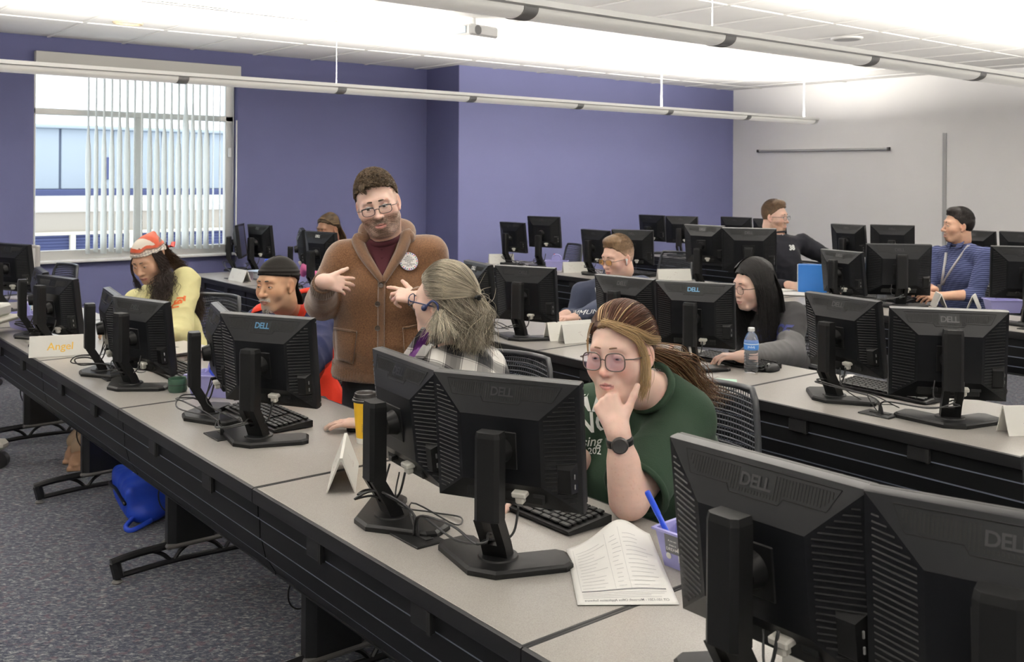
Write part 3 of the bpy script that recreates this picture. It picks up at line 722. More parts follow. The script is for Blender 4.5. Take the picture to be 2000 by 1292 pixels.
def normals(me):
    a = np.empty(len(me.vertices)*3, np.float32); me.vertices.foreach_get('normal', a); return a.reshape(-1, 3).astype(float)
def setco(me, p): me.vertices.foreach_set('co', p.astype(np.float32).ravel()); me.update()
def vnoise(p, sc, seed=0):
    """cheap smooth pseudo noise, vectorised"""
    q = p*sc; r_ = np.random.RandomState(seed); out = 0
    for i in range(5):
        d = r_.normal(size=3); d /= np.linalg.norm(d); e = r_.normal(size=3); e /= np.linalg.norm(e)
        out = out+np.sin(q @ d*(1+.45*i)+r_.rand()*6+1.7*np.sin(q @ e*.8+r_.rand()*6))/(1+.3*i)
    return out/3.3
def folds(me, amp, sc, seed=0, stretch=None, fine=.25):
    p = coords(me); n = normals(me); q = p if stretch is None else p*np.asarray(stretch)
    w_ = vnoise(q, sc, seed); w_ = np.sign(w_)*np.abs(w_)**.8
    w2 = 1-2*np.abs(vnoise(q, sc*1.7, seed+3)); setco(me, p+n*((amp*w_+amp*fine*2*w2)[:, None]))
def basis(ang, pitch=0, roll=0):
    """columns: right, forward, up of a head or hand facing ang (degrees in plan), pitch up, roll to its right"""
    a, p, r_ = R(ang), R(pitch), R(roll)
    f = V(math.cos(a)*math.cos(p), math.sin(a)*math.cos(p), math.sin(p)); rt_ = V(math.sin(a), -math.cos(a), 0); u_ = np.cross(rt_, f)
    rt_, u_ = rt_*math.cos(r_)-u_*math.sin(r_), u_*math.cos(r_)+rt_*math.sin(r_)
    return np.array([rt_, f, u_]).T
def mesh_from(name, F, m, parent, shade=180):
    p, q = F.verts(); me = poly_mesh(name, p, q); return link(name, me, m, parent, shade)

# ------------------------------------------------------------------ head
HEAD = dict(wide=1.0, jaw=1.0, chin=1.0, nose=1.0, nosew=1.0, lid=.003, lip=1.0, cheek=1.0, open=0, neck=.055, double=0, brow=1.0)
def head_field(F, C, B, s, P, neck_to):
    F.frame(C, B, s); wd, jw = P['wide'], P['jaw']
    F.ell((0, -.014, .030), (.0765*wd, .098, .088), .01)
    F.ell((0, .022, -.020), (.064*wd, .066, .085), .03)
    F.ell((0, .016, -.066), (.056*jw, .058, .046), .03)
    F.ell((0, .062, -.100), (.026*P['chin'], .022, .018*P['chin']), .03)
    for sg in (-1, 1):
        F.ell((sg*.044*wd, .056, -.030), (.024*P['cheek'], .022, .026*P['cheek']), .03)
        F.cap((sg*.052*jw, -.004, -.062), (sg*.026, .056, -.102), .016, .013, .025)
        F.ell((sg*.026, .0775, .024), (.020, .0100*P['brow'], .008), .024)
        F.ell((sg*.032, .097, .001), (.020, .016, .012), .014, 'd')
    n = P['nose']; nw = P['nosew']
    F.cap((0, .083, .010), (0, .083+.023*n, -.033), .0072*nw, .0092*nw, .012)
    F.ell((0, .085+.023*n, -.037), (.0112*nw, .0105, .0095), .009)
    for sg in (-1, 1):
        F.ell((sg*.0115*nw, .093+.012*(n-1), -.040), (.0080, .0105, .0075), .007)
        F.ell((sg*.0065*nw, .0985+.018*(n-1), -.0475), (.0035, .005, .003), .003, 'd')
        # lids around the eyeball
        F.ell((sg*.0315, .0765, .001), (.0150, .0148, .0142), .004, cut=lambda x, y, z: P['lid']-z-.004*np.abs(x)/.014)
        F.ell((sg*.0315, .0765, .001), (.0148, .0144, .0142), .004, cut=lambda x, y, z: z+.0062)
    l_ = P['lip']; op = P['open']
    F.ell((0, .078, -.070), (.030, .017, .020), .016)
    for sg in (-1, 1):
        F.cap((sg*.020*l_, .083, -.0705), (sg*.004, .0945, -.0660), .0028, .0050, .005)
        F.cap((sg*.019*l_, .083, -.0720-op*.5), (0, .0935, -.0765-op), .0030, .0058, .005)
        F.cap((sg*.022*l_, .0865, -.0712-op*.4), (0, .0995, -.0712-op*.5), .0012+op*.30, .0016+op*.55, .003, 'd')
        E = np.array([[.94, .34*sg*-1, 0], [.34*sg, .94, 0], [0, 0, 1]])
        F.ell((sg*.078*wd, -.008, -.006), (.0075, .019, .031), .006, B=E)
        F.ell((sg*.084*wd, -.004, -.002), (.005, .011, .018), .005, 'd', B=E)
        F.ell((sg*.074*wd, .006, -.010), (.006, .006, .010), .008)
        F.ell((sg*.077*wd, .0, -.034), (.006, .008, .009), .006)
    if P['double']: F.ell((0, .030, -.106), (.046, .044, .022*P['double']), .03)
    F.cap((0, -.030, -.055), (0, -.034, -.085), P['neck'], P['neck'], .03)
    F.frame()
    nk = C+B @ (V(0, -.030, -.080)*s); F.cap(nk, neck_to, P['neck']*s, P['neck']*1.12*s, .03)
def head_colors(p, C, B, s, P, skin, lips, blush=.3, beard=None, stub=0, brow=None, freck=0):
    q = ((p-C) @ B)/s; col = np.tile(np.asarray(skin, float), (len(p), 1))
    col *= (1+.05*vnoise(p, 60, 4)+.03*vnoise(p, 190, 5))[:, None]
    def blend(w_, c): nonlocal col; w_ = np.clip(w_, 0, 1)[:, None]; col = col*(1-w_)+np.asarray(c)*w_
    sk = np.asarray(skin); red = sk*V(1.0, .70, .66)
    g = lambda c, r_: np.exp(-(((q-np.asarray(c))/np.asarray(r_))**2).sum(1))
    for sg in (-1, 1):
        blend(blush*g((sg*.042, .07, -.035), (.022, .03, .02)), red); blend(.5*g((sg*.08, -.01, -.005), (.012, .02, .03)), red)
        blend(.35*g((sg*.032, .085, .004), (.020, .02, .012)), sk*V(.75, .6, .58))
    blend(blush*1.0*g((0, .112, -.038), (.014, .02, .012)), red)
    if freck: blend(freck*(vnoise(p, 420, 8) > .55)*g((0, .09, -.03), (.06, .05, .03)), sk*V(.72, .5, .4))
    l_ = P['lip']; op = P['open']
    x = np.abs(q[:, 0])/(.0225*l_); zc = -.0708-op*.5
    upw = (1-x)*.0075+.0015; lo_ = (np.sqrt(np.clip(1-x*x, 0, 1)))*.0100+op
    hd = (np.abs(q).max(1) < .16) & (q[:, 1] < .108)
    m = hd & (x < 1) & (q[:, 1] > .074) & (q[:, 2]-zc < upw) & (q[:, 2]-zc > -lo_)
    blend(m*.85, lips)
    m2 = hd & (x < .93) & (np.abs(q[:, 2]-zc) < .0011+op*.45*(1-x)) & (q[:, 1] > .070); blend(m2*.8, np.asarray(lips)*.25)
    if beard is not None:
        jaw = np.clip((-.030-q[:, 2]-.25*np.clip(.03-q[:, 1], 0, .1))/.012, 0, 1)*np.clip((q[:, 1]+.012)/.02, 0, 1)*np.clip((q[:, 2]+.135)/.02, 0, 1)
        mous = np.exp(-((q[:, 2]+.058)/.0075)**2)*(np.abs(q[:, 0]) < .030)*(q[:, 1] > .06)
        gote = np.exp(-(q[:, 0]/.027)**4)*np.clip((-.082-q[:, 2])/.008, 0, 1)*(q[:, 1] > .03)*np.clip((q[:, 2]+.135)/.02, 0, 1)
        nz = .75+.35*vnoise(p, 500, 9)
        lipm = 1-np.clip(m*1.0, 0, 1)
        blend(np.clip(stub*jaw*nz, 0, 1)*lipm, beard); blend(np.clip(np.maximum(mous, gote)*nz*.95, 0, 1)*lipm, beard)
    return col
def eye_parts(parent, C, B, s, iris, look=(0, 0), rad=.0118):
    for sg in (-1, 1):
        n = 22; m = MB(); m.lathe([(math.sin(a)*rad*s, -math.cos(a)*rad*s) for a in np.linspace(.001, PI-.001, 15)], n)
        me = m.mesh('eye'); p = coords(me); d = unit(V(math.sin(R(look[0])), math.cos(R(look[0]))*math.cos(R(look[1])), math.sin(R(look[1]))))
        M = B @ np.array([[1, 0, 0], [0, 0, 1], [0, -1, 0]]).T
        c = p @ M.T+(C+B @ (V(sg*.0315, .0768, .001)*s)); setco(me, c)
        pl = (p @ M.T) @ B; cs = (pl @ d)/(rad*s)
        col = np.tile(V(.70, .68, .66), (len(p), 1)); col[cs > .86] = iris; col[cs > .955] = (.005, .005, .005)
        color(me, col); link('eye', me, 'eye_ball', parent, 180)
def brow_parts(parent, C, B, s, col, thick=.0032, arch=.004, z=.0215, tilt=0):
    mn = 'brow_%d' % len(MATS); mat(mn, col, .8)
    for sg in (-1, 1):
        m = MB(); pts = []
        for t in np.linspace(0, 1, 7): pts.append(C+B @ (V(sg*(.0125+.034*t), .0930-.016*t*t, z+arch*math.sin(t*2.4)-tilt*t*.006)*s))
        m.tube([Vector(x) for x in pts], [thick*s*(.7+.6*math.sin(PI*min(t*1.2+.15, 1))) for t in np.linspace(0, 1, 7)], 6); m.build('eyebrow', mn, parent, 180)
def glasses(parent, C, B, s, frame, lens, w_=.050, h_=.036, r_=.0016, rim=True, y=.104, z=-.002, thick_temple=.0018, tilt=0, half=False):
    g = MB(); rootname = 'glasses'
    def pt(x, yy, zz): return Vector(C+B @ (V(x, yy+tilt*zz, zz)*s))
    parts = []
    for sg in (-1, 1):
        cx = sg*.0335; pts = []
        for a in np.linspace(0, 2*PI, 25)[:-1]:
            ca, sa = math.cos(a), math.sin(a); e = .68
            x = cx+w_/2*math.copysign(abs(ca)**e, ca); zz = z+h_/2*math.copysign(abs(sa)**e, sa)
            pts.append(pt(x, y-.10*(abs(x)**2)/.05*.6, zz))
        use = pts if not half else pts
        g.tube(use, r_*s, 6, closed=True); parts.append(pts)
        x0 = sg*(.0335+w_/2)
        g.tube([pt(x0, y-.006, z+.008), pt(sg*.077, y-.022, z+.007), pt(sg*.080, .0, z+.004), pt(sg*.079, -.018, -.004)], thick_temple*s, 6)
    g.tube([pt(-.0335+w_/2-.001, y-.001, z+.004), pt(0, y+.003, z+.007), pt(.0335-w_/2+.001, y-.001, z+.004)], r_*s*1.1, 6)
    o = g.build('glasses', frame, parent, 180)
    for pts in parts:
        l_ = MB(); c = sum(pts, Vector())/len(pts); l_.add(pts+[c], [(i, (i+1) % 24, 24) for i in range(24)]); l_.build('lens', lens, o, 180)
    return o
# ------------------------------------------------------------------ hand
def hand(F, wrist, fdir, dorsal, side, curls, spread=4, thumb=(.8, .6, -.25), tbend=20, s=1.0, base=None):
    """curls: per finger (knuckle, middle, tip) degrees, index first"""
    Y = unit(fdir); Z = unit(np.asarray(dorsal, float)-Y*np.dot(dorsal, Y)); X = np.cross(Y, Z); B = np.array([X, Y, Z]).T
    tx = -1 if side == 'R' else 1
    F.frame(wrist, B, s)
    xs = [.0285, .0095, -.0095, -.0275]; ys = [.086, .091, .087, .077]; ln = [.073, .081, .075, .058]; rd = [.0088, .0090, .0086, .0076]
    for i in range(4):
        F.cap((tx*xs[i]*.62, .008, 0), (tx*xs[i], ys[i], 0), .0150, .0108, .012)
    F.cap((0, -.012, 0), (0, .02, 0), .024, .022, .016)
    tips = []
    for i in range(4):
        p = V(tx*xs[i], ys[i], .0); a = 0; sp = R(spread*(1.5-i)*.8)
        for j, fr in enumerate((.46, .30, .24)):
            a += R(curls[i][j]); d = V(tx*math.sin(sp)*math.cos(a), math.cos(a)*math.cos(sp), -math.sin(a))
            q = p+d*ln[i]*fr; F.cap(p, q, rd[i]*(1-.10*j), rd[i]*(1-.10*(j+1)), .0030 if j else .004); p = q
        tips.append(p)
    d = unit(V(tx*thumb[0], thumb[1], thumb[2])); p = V(tx*.020, .022, -.006)
    q = p+d*.040; F.cap(p, q, .0150, .0115, .012); p = q
    ax = V(0, 0, 1)*-tx
    for j, (l_, r0, r1) in enumerate(((.033, .0108, .0098), (.026, .0096, .0078))):
        b_ = R(tbend); d = unit(d*math.cos(b_)+(V(0, 1, -.25)-d*d[1])*math.sin(b_)); q = p+d*l_; F.cap(p, q, r0, r1, .004); p = q
    F.frame()
# ------------------------------------------------------------------ hair helpers
def hair_cap(name, parent, C, B, s, m, thick=.012, front=.070, temple=.030, nape=-.055, ear=-.004, seed=0, col=None, colvar=.35, rough=.0022, extra=None, h=.0035, wide=1.0, top=0, lobes=60, col2=None, fmix=None):
    """shell of hair over the skull, grown in head space"""
    F = Field((-.14, -.19, -.22), (.14, .14, .17), h)
    def zline(x, y, z):
        yy = y-.014; zz = z+.030
        zl = np.where(yy > .025, temple+(yy-.025)*(front-temple)/.055, np.where(yy > -.035, ear+(yy+.035)*(temple-ear)/.06, ear+(yy+.035)*(ear-nape)/.05))
        zl = np.maximum(zl, nape)
        return (zl-zz+.004*np.sin(x*260+9*y)*np.sin(x*97+1))*.42
    F.ell((0, -.014, .030+top*.3), (.0765*wide+thick*.75, .098+thick*.8, .088+thick+top*.7), .004, cut=zline)
    if extra: extra(F)
    p, q = F.verts(); me = poly_mesh(name, p, q); n = normals(me)
    fl = np.stack([p[:, 0]*lobes*2.2, p[:, 1]*lobes*.6, p[:, 2]*lobes*.6], 1)
    w_ = vnoise(fl, 1.0, seed)+.5*vnoise(fl*2.3, 1.0, seed+1)
    p = p+n*(rough*w_)[:, None]
    c = np.tile(np.asarray(col, float), (len(p), 1))
    if col2 is not None:
        k = np.clip(fmix(p), 0, 1)[:, None]; c = c*(1-k)+np.asarray(col2)*k
    c = c*np.clip(1+colvar*(vnoise(fl*3.0, 1.0, seed+2)), .3, 2)[:, None]
    setco(me, C+(p*s) @ B.T); color(me, c); return link(name, me, m, parent, 180)
def strands(name, parent, paths, m, r_=.0011, cols=None, sides=3, taper=.35):
    """many fine locks; each path is a list of world points"""
    vs = []; fs = []; cc = []
    for pi, P in enumerate(paths):
        P = np.asarray(P); n = len(P); o = len(vs)
        T = np.gradient(P, axis=0); T /= np.linalg.norm(T, axis=1)[:, None]+1e-9
        ref = np.cross(T, V(.3, .2, .93)); ref /= np.linalg.norm(ref, axis=1)[:, None]+1e-9; bn = np.cross(T, ref)
        rr = r_[pi] if hasattr(r_, '__len__') else r_
        for i in range(n):
            t = i/(n-1); rad = rr*(1-(1-taper)*max(0, (t-.6)/.4))
            for k in range(sides):
                a = 2*PI*k/sides; vs.append(P[i]+(ref[i]*math.cos(a)+bn[i]*math.sin(a))*rad); cc.append(cols[pi] if cols is not None else (.1, .1, .1))
        for i in range(n-1):
            for k in range(sides): fs.append((o+i*sides+k, o+i*sides+(k+1) % sides, o+(i+1)*sides+(k+1) % sides, o+(i+1)*sides+k))
    p = np.array(vs); me = poly_mesh(name, p, np.array(fs)); color(me, np.array(cc)); return link(name, me, m, parent, 180)
def spline(P, n=10):
    P = [Vector(x) for x in P]; q = smooth_path(P, max(3, -(-n//(len(P)-1)))); return np.array([tuple(x) for x in q])
def fit_text(parent, name, target, txt, size, o, right, upv, m, bold=.0, off=.002, shear=0, rows=None, sub=2, space=1):
    """lettering laid on a garment: o is a point in front of it, right and upv span the print"""
    dg = bpy.context.evaluated_depsgraph_get()
    me = text_mesh(txt, size, bold, shear=shear, sub=sub, space=space); p = coords(me); rt_ = unit(right); u_ = unit(np.asarray(upv)-rt_*np.dot(upv, rt_)); nn = np.cross(rt_, u_)
    tm = target.data; bv = BVHTree.FromPolygons([tuple(v.co) for v in tm.vertices], [tuple(f.vertices) for f in tm.polygons])
    out = []; miss = []
    for ip, (x, y, z) in enumerate(p):
        w_ = np.asarray(o)+rt_*x+u_*y; hit = bv.ray_cast(Vector(w_+nn*.25), Vector(-nn), .6)
        out.append(tuple(hit[0]+hit[1]*off) if hit[0] is not None else tuple(w_))
        if hit[0] is None: miss.append(ip)
    setco(me, np.array(out)); ms = set(miss); bm = bmesh.new(); bm.from_mesh(me); bm.verts.ensure_lookup_table()
    med = np.median([(V(*o_) - np.asarray(o)) @ nn for i_, o_ in enumerate(out) if i_ not in ms] or [0])
    ms |= {i_ for i_, o_ in enumerate(out) if abs((V(*o_)-np.asarray(o)) @ nn-med) > .16}
    bmesh.ops.delete(bm, geom=[bm.verts[i_] for i_ in ms], context='VERTS'); bm.to_mesh(me); bm.free()
    return link(name, me, m, parent, 0)
mat('skin', (.6, .4, .3), .48, spec=.35, vcol='Col', sss=.12, bump=.08, bscale=500)
mat('eye_ball', (.7, .7, .7), .12, vcol='Col', spec=.5)
mat('hair', (.1, .08, .05), .5, spec=.18, vcol='Col')
mat('frame_black', (.012, .012, .014), .3); mat('frame_brown', (.10, .075, .065), .25); mat('frame_blue', (.014, .020, .070), .35)
mat('lens_clear', (1, 1, 1), .02, alpha=.10, spec=.6); mat('lens_violet_reflection', (.45, .28, .50), .05, alpha=.28, spec=.6); mat('lens_amber', (.62, .30, .05), .05, alpha=.55, spec=.6)  # violet lens colour: a purplish reflection painted into the glass
# ================================================================== people
SEAT = .46
def pos(px, py, d): return np.array(atd(px, py, d))
def person(label, x, y):
    return empty('person', (0, 0, 0), 0, label, 'person')
def fabric(name, col, rough=.85, bump=.35, bscale=260, var=.08, vscale=9, **k): return mat(name, col, rough, bump=bump, bscale=bscale, var=var, vscale=vscale, spec=.15, sheen=.04, **k)
def cloth(name, parent, F, m, amp=.004, sc=16, seed=0, fine=.25, stretch=None):
    o = mesh_from(name, F, m, parent); folds(o.data, amp, sc, seed, stretch, fine); return o
def legs(parent, hip, knees, feet, m, shoe, r_=(.092, .062, .048), h=.012, fdir=None, shoe_name='shoe'):
    """hip centre, two knee points, two ankle points"""
    allp = np.array([hip]+list(knees)+list(feet)); F = Field(allp.min(0)-.22, allp.max(0)+.18, h)
    F.ell(hip, (.15, .17, .12), .03)
    lat = unit(np.cross(np.asarray(knees[0])+knees[1]-2*hip, V(0, 0, 1)))
    for i, sg in enumerate((1, -1)):
        a = hip+lat*sg*.09*(1 if np.dot(lat, np.asarray(knees[0])-knees[1]) > 0 else -1)
        F.cap(a, knees[i], r_[0], r_[1], .04).cap(knees[i], feet[i], r_[1], r_[2], .02)
    o = cloth('trousers', parent, F, m, .003, 18)
    for i in range(2):
        f = np.asarray(feet[i]); d = unit(np.asarray(fdir if fdir is not None else V(-1, 0, 0))); z0 = V(f[0], f[1], 0)
        S = Field(z0-V(.2, .2, .02), z0+V(.2, .2, .16), .006)
        Bs = np.array([np.cross(d, V(0, 0, 1)), d, V(0, 0, 1)]).T; S.frame(z0, Bs)
        S.ell((0, .06, .035), (.045, .12, .035), .02).ell((0, -.01, .055), (.042, .06, .05), .02).box((0, .04, .012), (.043, .135, .012), .008, .01)
        sh = mesh_from(shoe_name, S, shoe, parent)
    return o
mat('trouser_dark', (.03, .032, .038), .85, bump=.3, bscale=300); mat('trouser_blue', (.05, .07, .13), .85, bump=.3, bscale=300); mat('trouser_tan', (.45, .33, .22), .85)
mat('shoe_black', (.012, .012, .012), .5); mat('shoe_tan', (.42, .25, .15), .7, bump=.3)

# ---------------- 1 woman in green T-shirt
def woman_green():
    t = person('long-haired woman in glasses and green T-shirt resting her chin on her hand', 0, 0)
    d = 2.72; C = pos(1213, 689, d); B = basis(199, 0, 3); s = 1.03
    skin = (.80, .55, .46); P = dict(HEAD, wide=1.0, jaw=1.08, chin=1.0, cheek=1.15, nose=.86, nosew=1.0, lid=-.0005, lip=.95, neck=.056, double=.8, open=.0006, brow=.75)
    elbow = np.array(at(1229, 974, .787)); wrist = pos(1208, 846, 2.58)
    neck = pos(1286, 775, 2.88); shL = pos(1340, 815, 2.88); shR = pos(1162, 800, 3.02)
    hipc = pos(1285, 1010, 3.12); hipc[2] = .56
    sL = shL.copy(); sR = shR.copy()
    elR = sR+V(-.10, -.03, -.27); elR[2] = .80; wrR = V(1.74, 2.14, .765)
    lo = np.min([C, elbow, wrR, sR], 0)-.16; hi = np.max([C, sL, neck], 0)+.16; lo[2] = .70
    F = Field(lo, hi, .0024)
    head_field(F, C, B, s, P, neck)
    F.cap(neck, (sL+sR)/2+V(.03, 0, -.10), .06, .10, .04)
    F.cap(sL, elbow, .058, .050, .02).cap(elbow, wrist, .050, .030, .02).cap(elbow*.75+wrist*.25, elbow*.45+wrist*.55, .047, .040, .02)
    F.cap(sR, elR, .056, .048, .02).cap(elR, wrR, .047, .030, .02)
    # left hand folded under the chin, knuckles to the viewer's left
    up_ = unit(wrist-elbow); vd = unit(C-V(0, 0, CAM_H)*0-V(0, 0, 0)); lft = V(-.7793, .6267, 0); tow = -unit(V(C[0], C[1], 0))
    hand(F, wrist+up_*.006, up_*.80+lft*.24-tow*.50, tow*.90+lft*.10+up_*.3, 'L', [(75, 92, 50)]*4, 1, (.78, .66, .05), 4, 1.0)
    hand(F, wrR, (-1, .1, -.05), (0, 0, 1), 'R', [(15, 25, 10)]*4, 3)
    o = mesh_from('body', F, 'skin', t); me = o.data; p = coords(me)
    c = head_colors(p, C, B, s, P, skin, (.55, .22, .21), .75, freck=.2)
    fz = np.linalg.norm(p-C, axis=1) > .2
    c[fz] *= (1-.16*np.clip(vnoise(p[fz], 520, 2)-.35, 0, 1)*V(.4, 1, 1.2)[:, None]).T if False else 1
    fr = np.clip(vnoise(p, 480, 2)-.45, 0, 1)*fz; c = c*(1-.5*fr[:, None]*V(.35, .8, 1.0)); color(me, c)
    eye_parts(t, C, B, s, (.20, .26, .30), (4, -14)); brow_parts(t, C, B, s, (.20, .11, .07), .0019, .0045, .0255, .8)
    glasses(t, C, B, s, 'frame_brown', 'lens_violet_reflection', .054, .046, .0017, y=.107, z=-.007)
    # T-shirt
    sh = fabric('green_cotton', (.022, .042, .026), .9)
    G = Field(np.min([sR, hipc, elbow], 0)-.30, np.max([sL, hipc, neck], 0)+.24, .006)
    mid = (sL+sR)/2; ch = mid+V(.04, 0, -.13); bel = (ch+hipc)/2+V(-.07, .0, -.02)
    lat = unit((sR-sL)*V(1, 1, 0)); fw = unit(np.cross(V(0, 0, 1), lat)); fw = fw if fw[0] < 0 else -fw
    BT = np.array([lat, fw, V(0, 0, 1)]).T
    G.ell(ch, (.225, .150, .19), .05, B=BT); G.ell(bel, (.225, .18, .22), .06, B=BT); G.ell(hipc, (.235, .19, .16), .05, B=BT)
    G.ell(ch+fw*.09+V(0, 0, -.06), (.17, .10, .10), .05, B=BT)
    nb = neck+V(.015, 0, -.02)
    G.cap(sL, nb, .070, .080, .05).cap(sR, nb, .070, .080, .05)
    slv = sL*.20+elbow*.80; G.cap(sL, slv, .086, .088, .03); slr = sR*.45+elR*.55; G.cap(sR, slr, .082, .078, .03)
    ud = unit(elbow-sL); G.cap(slv+ud*.045, slv+ud*.12, .080, .084, .004, 'd')
    nn = neck+(C-neck)*.30; G.cap(nn+V(0, 0, -.005), nn+unit(C-neck)*.14, .067, .10, .006, 'd')
    shirt = cloth('shirt', t, G, sh, .0045, 15, 3)
    # rib at the collar and sleeve hem
    h1 = unit(np.cross(ud, V(0, 0, 1))); h2 = np.cross(ud, h1)
    MB().tube([Vector(slv+ud*.034+(h1*math.cos(a)+h2*math.sin(a))*.086) for a in np.linspace(0, 2*PI, 33)[:-1]], .009, 8, closed=True).build('sleeve_hem', sh, t, 180)
    ax = unit(C-neck); e1 = unit(np.cross(ax, V(0, 0, 1) if abs(ax[2]) < .9 else V(1, 0, 0))); e2 = np.cross(ax, e1)
    MB().tube([Vector(nn+V(0, 0, -.008)+e1*.0735*math.cos(a)+e2*.0735*math.sin(a)) for a in np.linspace(0, 2*PI, 25)[:-1]], .0105, 8, closed=True).build('collar_rib', sh, t, 180)
    rgt = -unit(lat) if np.dot(lat, V(.78, -.63, 0)) < 0 else unit(lat)
    pr = mat('print_white', (.75, .76, .74), .8)
    base = ch+fw*.20
    o_ = pos(1172, 862, 2.62); upd = unit(V(0, 0, 1)+fw*.12)
    tv = unit(V(.80, -.60, .0)*.9+rgt*.1)
    for txt, px, py, sz, bd in (('MAS', 1180, 865, .066, .0012), ('NO', 1178, 903, .072, .0012), ('nsing Girl', 1187, 938, .038, .0004), ('2021', 1180, 958, .026, .0003)):
        fit_text(t, 'shirt_print', shirt, txt, sz, pos(px, py, 2.62), tv+V(0, 0, .04), upd, pr, bd, .0022, .25 if 'sing' in txt else 0)
    # hair: pulled back to a low ponytail, fair front strands
    aub = V(.072, .028, .015); fair = V(.52, .37, .20)
    hair_cap('hair', t, C, B, s, 'hair', .010, .082, .045, -.05, .004, 3, aub*.8, .3, .0012, top=.004, col2=fair*.55, fmix=lambda p: (p[:, 1]-.055)/.02*(p[:, 0] < .03)*.6)
    L = lambda *q: C+B @ (V(*q)*s)
    knot = L(.006, -.118, .0); paths = []; cols = []; rr = []
    rg = np.random.RandomState(2)
    def on(v, o=.013):
        q = (np.asarray(v)-V(0, -.014, .030))/V(.0765, .098, .094); q = q/np.linalg.norm(q); return V(0, -.014, .030)+q*V(.0765+o, .098+o, .094+o)
    for i in range(1300):      # swept back from the hairline to the knot
        side = rg.uniform(-1, 1); f = rg.uniform(0, 1)**1.3
        st = V(.080*side, .070-.058*abs(side)**1.6-.075*f, .098-.062*abs(side)**1.7+.03*f)
        st2 = V(.084*side, -.035-.03*f, .105-.066*abs(side)**1.8); st3 = V(.060*side, -.095, .050-.035*abs(side))
        o = .0125+rg.uniform(0, .006)
        paths.append(spline([L(*on(st, .0105)), L(*on((st+st2)/2, o)), L(*on(st2, o)), L(*on(st3, o)), knot+rg.normal(size=3)*.006], 16))
        m_ = float(f < .03 and rg.rand() < .35); cols.append((aub*(1-m_)+fair*.8*m_)*rg.uniform(.5, 1.6)); rr.append(rg.uniform(.0006, .0012))
    for i in range(300):      # fair lock crossing the forehead to her left temple
        e = rg.normal(size=3)*.0032; k = i/300
        q = [L(*(on((.012, .075, .092), .012)+e)), L(*(on((-.030, .078, .088-.016*k), .016)+e)), L(*(on((-.062, .048, .070-.030*k), .018)+e)), L(*(on((-.080, .012, .050-.030*k), .017)+e*1.4))]
        if k < .40: q += [L(*(on((-.070, -.05, .035-.02*k), .016)+e)), knot+rg.normal(size=3)*.006]
        else: q = q[:3]+[L(*(V(-.083, .030, .0)+e*1.6)), L(*(V(-.083, .030, -.060)+e*2)), L(*(V(-.076, .040, -.085-.03*rg.rand())+e*2))]
        paths.append(spline(q, 18)); cols.append(fair*rg.uniform(.5, 1.35)); rr.append(rg.uniform(.0005, .0010))
    for i in range(640):     # ponytail falls behind her left shoulder
        j = rg.normal(size=3)*.016; e = rg.normal(size=3)*V(.030, .030, .018); lw = rg.uniform(.75, 1.05)
        A = knot; wv = .012*math.sin(i)
        q = [A+j*.3, pos(1305, 702, 2.92)+j, pos(1338, 735, 2.98)+j*1.5+wv, pos(1338+45*lw, 735+42*lw, 3.00)+e]
        paths.append(spline(q, 14)); mix_ = rg.rand() < .22
        cols.append((fair*.55 if mix_ else V(.14, .072, .036))*rg.uniform(.45, 1.5)); rr.append(rg.uniform(.0006, .0013))
    for i in range(10):
        q = [L(.055, .055, .085), L(.078, .040, .04), L(.083, .030, -.02), L(.078, .035, -.06)]
        paths.append(spline([x+rg.normal(size=3)*.002 for x in q], 10)); cols.append(fair*rg.uniform(.6, 1.1)); rr.append(.0006)
    strands('hair_strands', t, paths, 'hair', rr, cols)
    MB().tube([Vector(knot+unit(pos(1305, 702, 2.92)-knot)*.01+B @ V(math.cos(a)*.017, 0, math.sin(a)*.017)) for a in np.linspace(0, 2*PI, 17)[:-1]], .004, 6, closed=True).build('hair_tie', 'frame_brown', t, 180)
    # watch on the raised wrist
    wc = wrist-up_*.020; e1 = unit(np.cross(up_, tow)); e2 = np.cross(e1, up_)
    wt = MB().grid(lambda u, v: tuple(wc+up_*(.020*(u-.5))+(e1*math.cos(2*PI*v)+e2*math.sin(2*PI*v))*.0345), 2, 36).build('watch', 'black_plastic', t, 180, .0028)
    wd_ = tow*.98+V(.78, -.63, 0)*-.0; wd_ = unit(wd_-up_*np.dot(wd_, up_)); Mw = Matrix.Translation(Vector(wc+wd_*.036)) @ Vector(wd_).to_track_quat('Z', 'Y').to_matrix().to_4x4()
    m = MB(); m.M = Mw; m.lathe([(.0, .006), (.019, .006), (.0215, .004), (.0225, 0), (.021, -.006)], 32); m.build('watch_case', mat('watch_case', (.06, .055, .055), .3, metal=.6), wt)
    m = MB(); m.M = Mw; m.lathe([(0, .0068), (.0175, .0066)], 32); m.build('watch_glass', 'gloss_black', wt)
    legs(t, V(hipc[0], hipc[1], .54), [V(2.02, hipc[1]+.12, .52), V(2.0, hipc[1]-.12, .52)], [V(2.12, hipc[1]+.14, .08), V(2.10, hipc[1]-.14, .08)], 'trouser_blue', 'shoe_black', (.11, .075, .055))
    return t
woman_green()
def ik(a, b_, l1, l2, pole):
    """elbow between a and b"""
    a, b_ = np.asarray(a, float), np.asarray(b_, float); d = b_-a; D = np.linalg.norm(d); D2 = min(D, (l1+l2)*.999)
    x = (l1*l1-l2*l2+D2*D2)/(2*D2); h = math.sqrt(max(l1*l1-x*x, 0)); u_ = d/D; p = np.asarray(pole, float); p = p-u_*np.dot(p, u_)
    return a+u_*x*(D/D2 if D > D2 else 1)+unit(p)*h
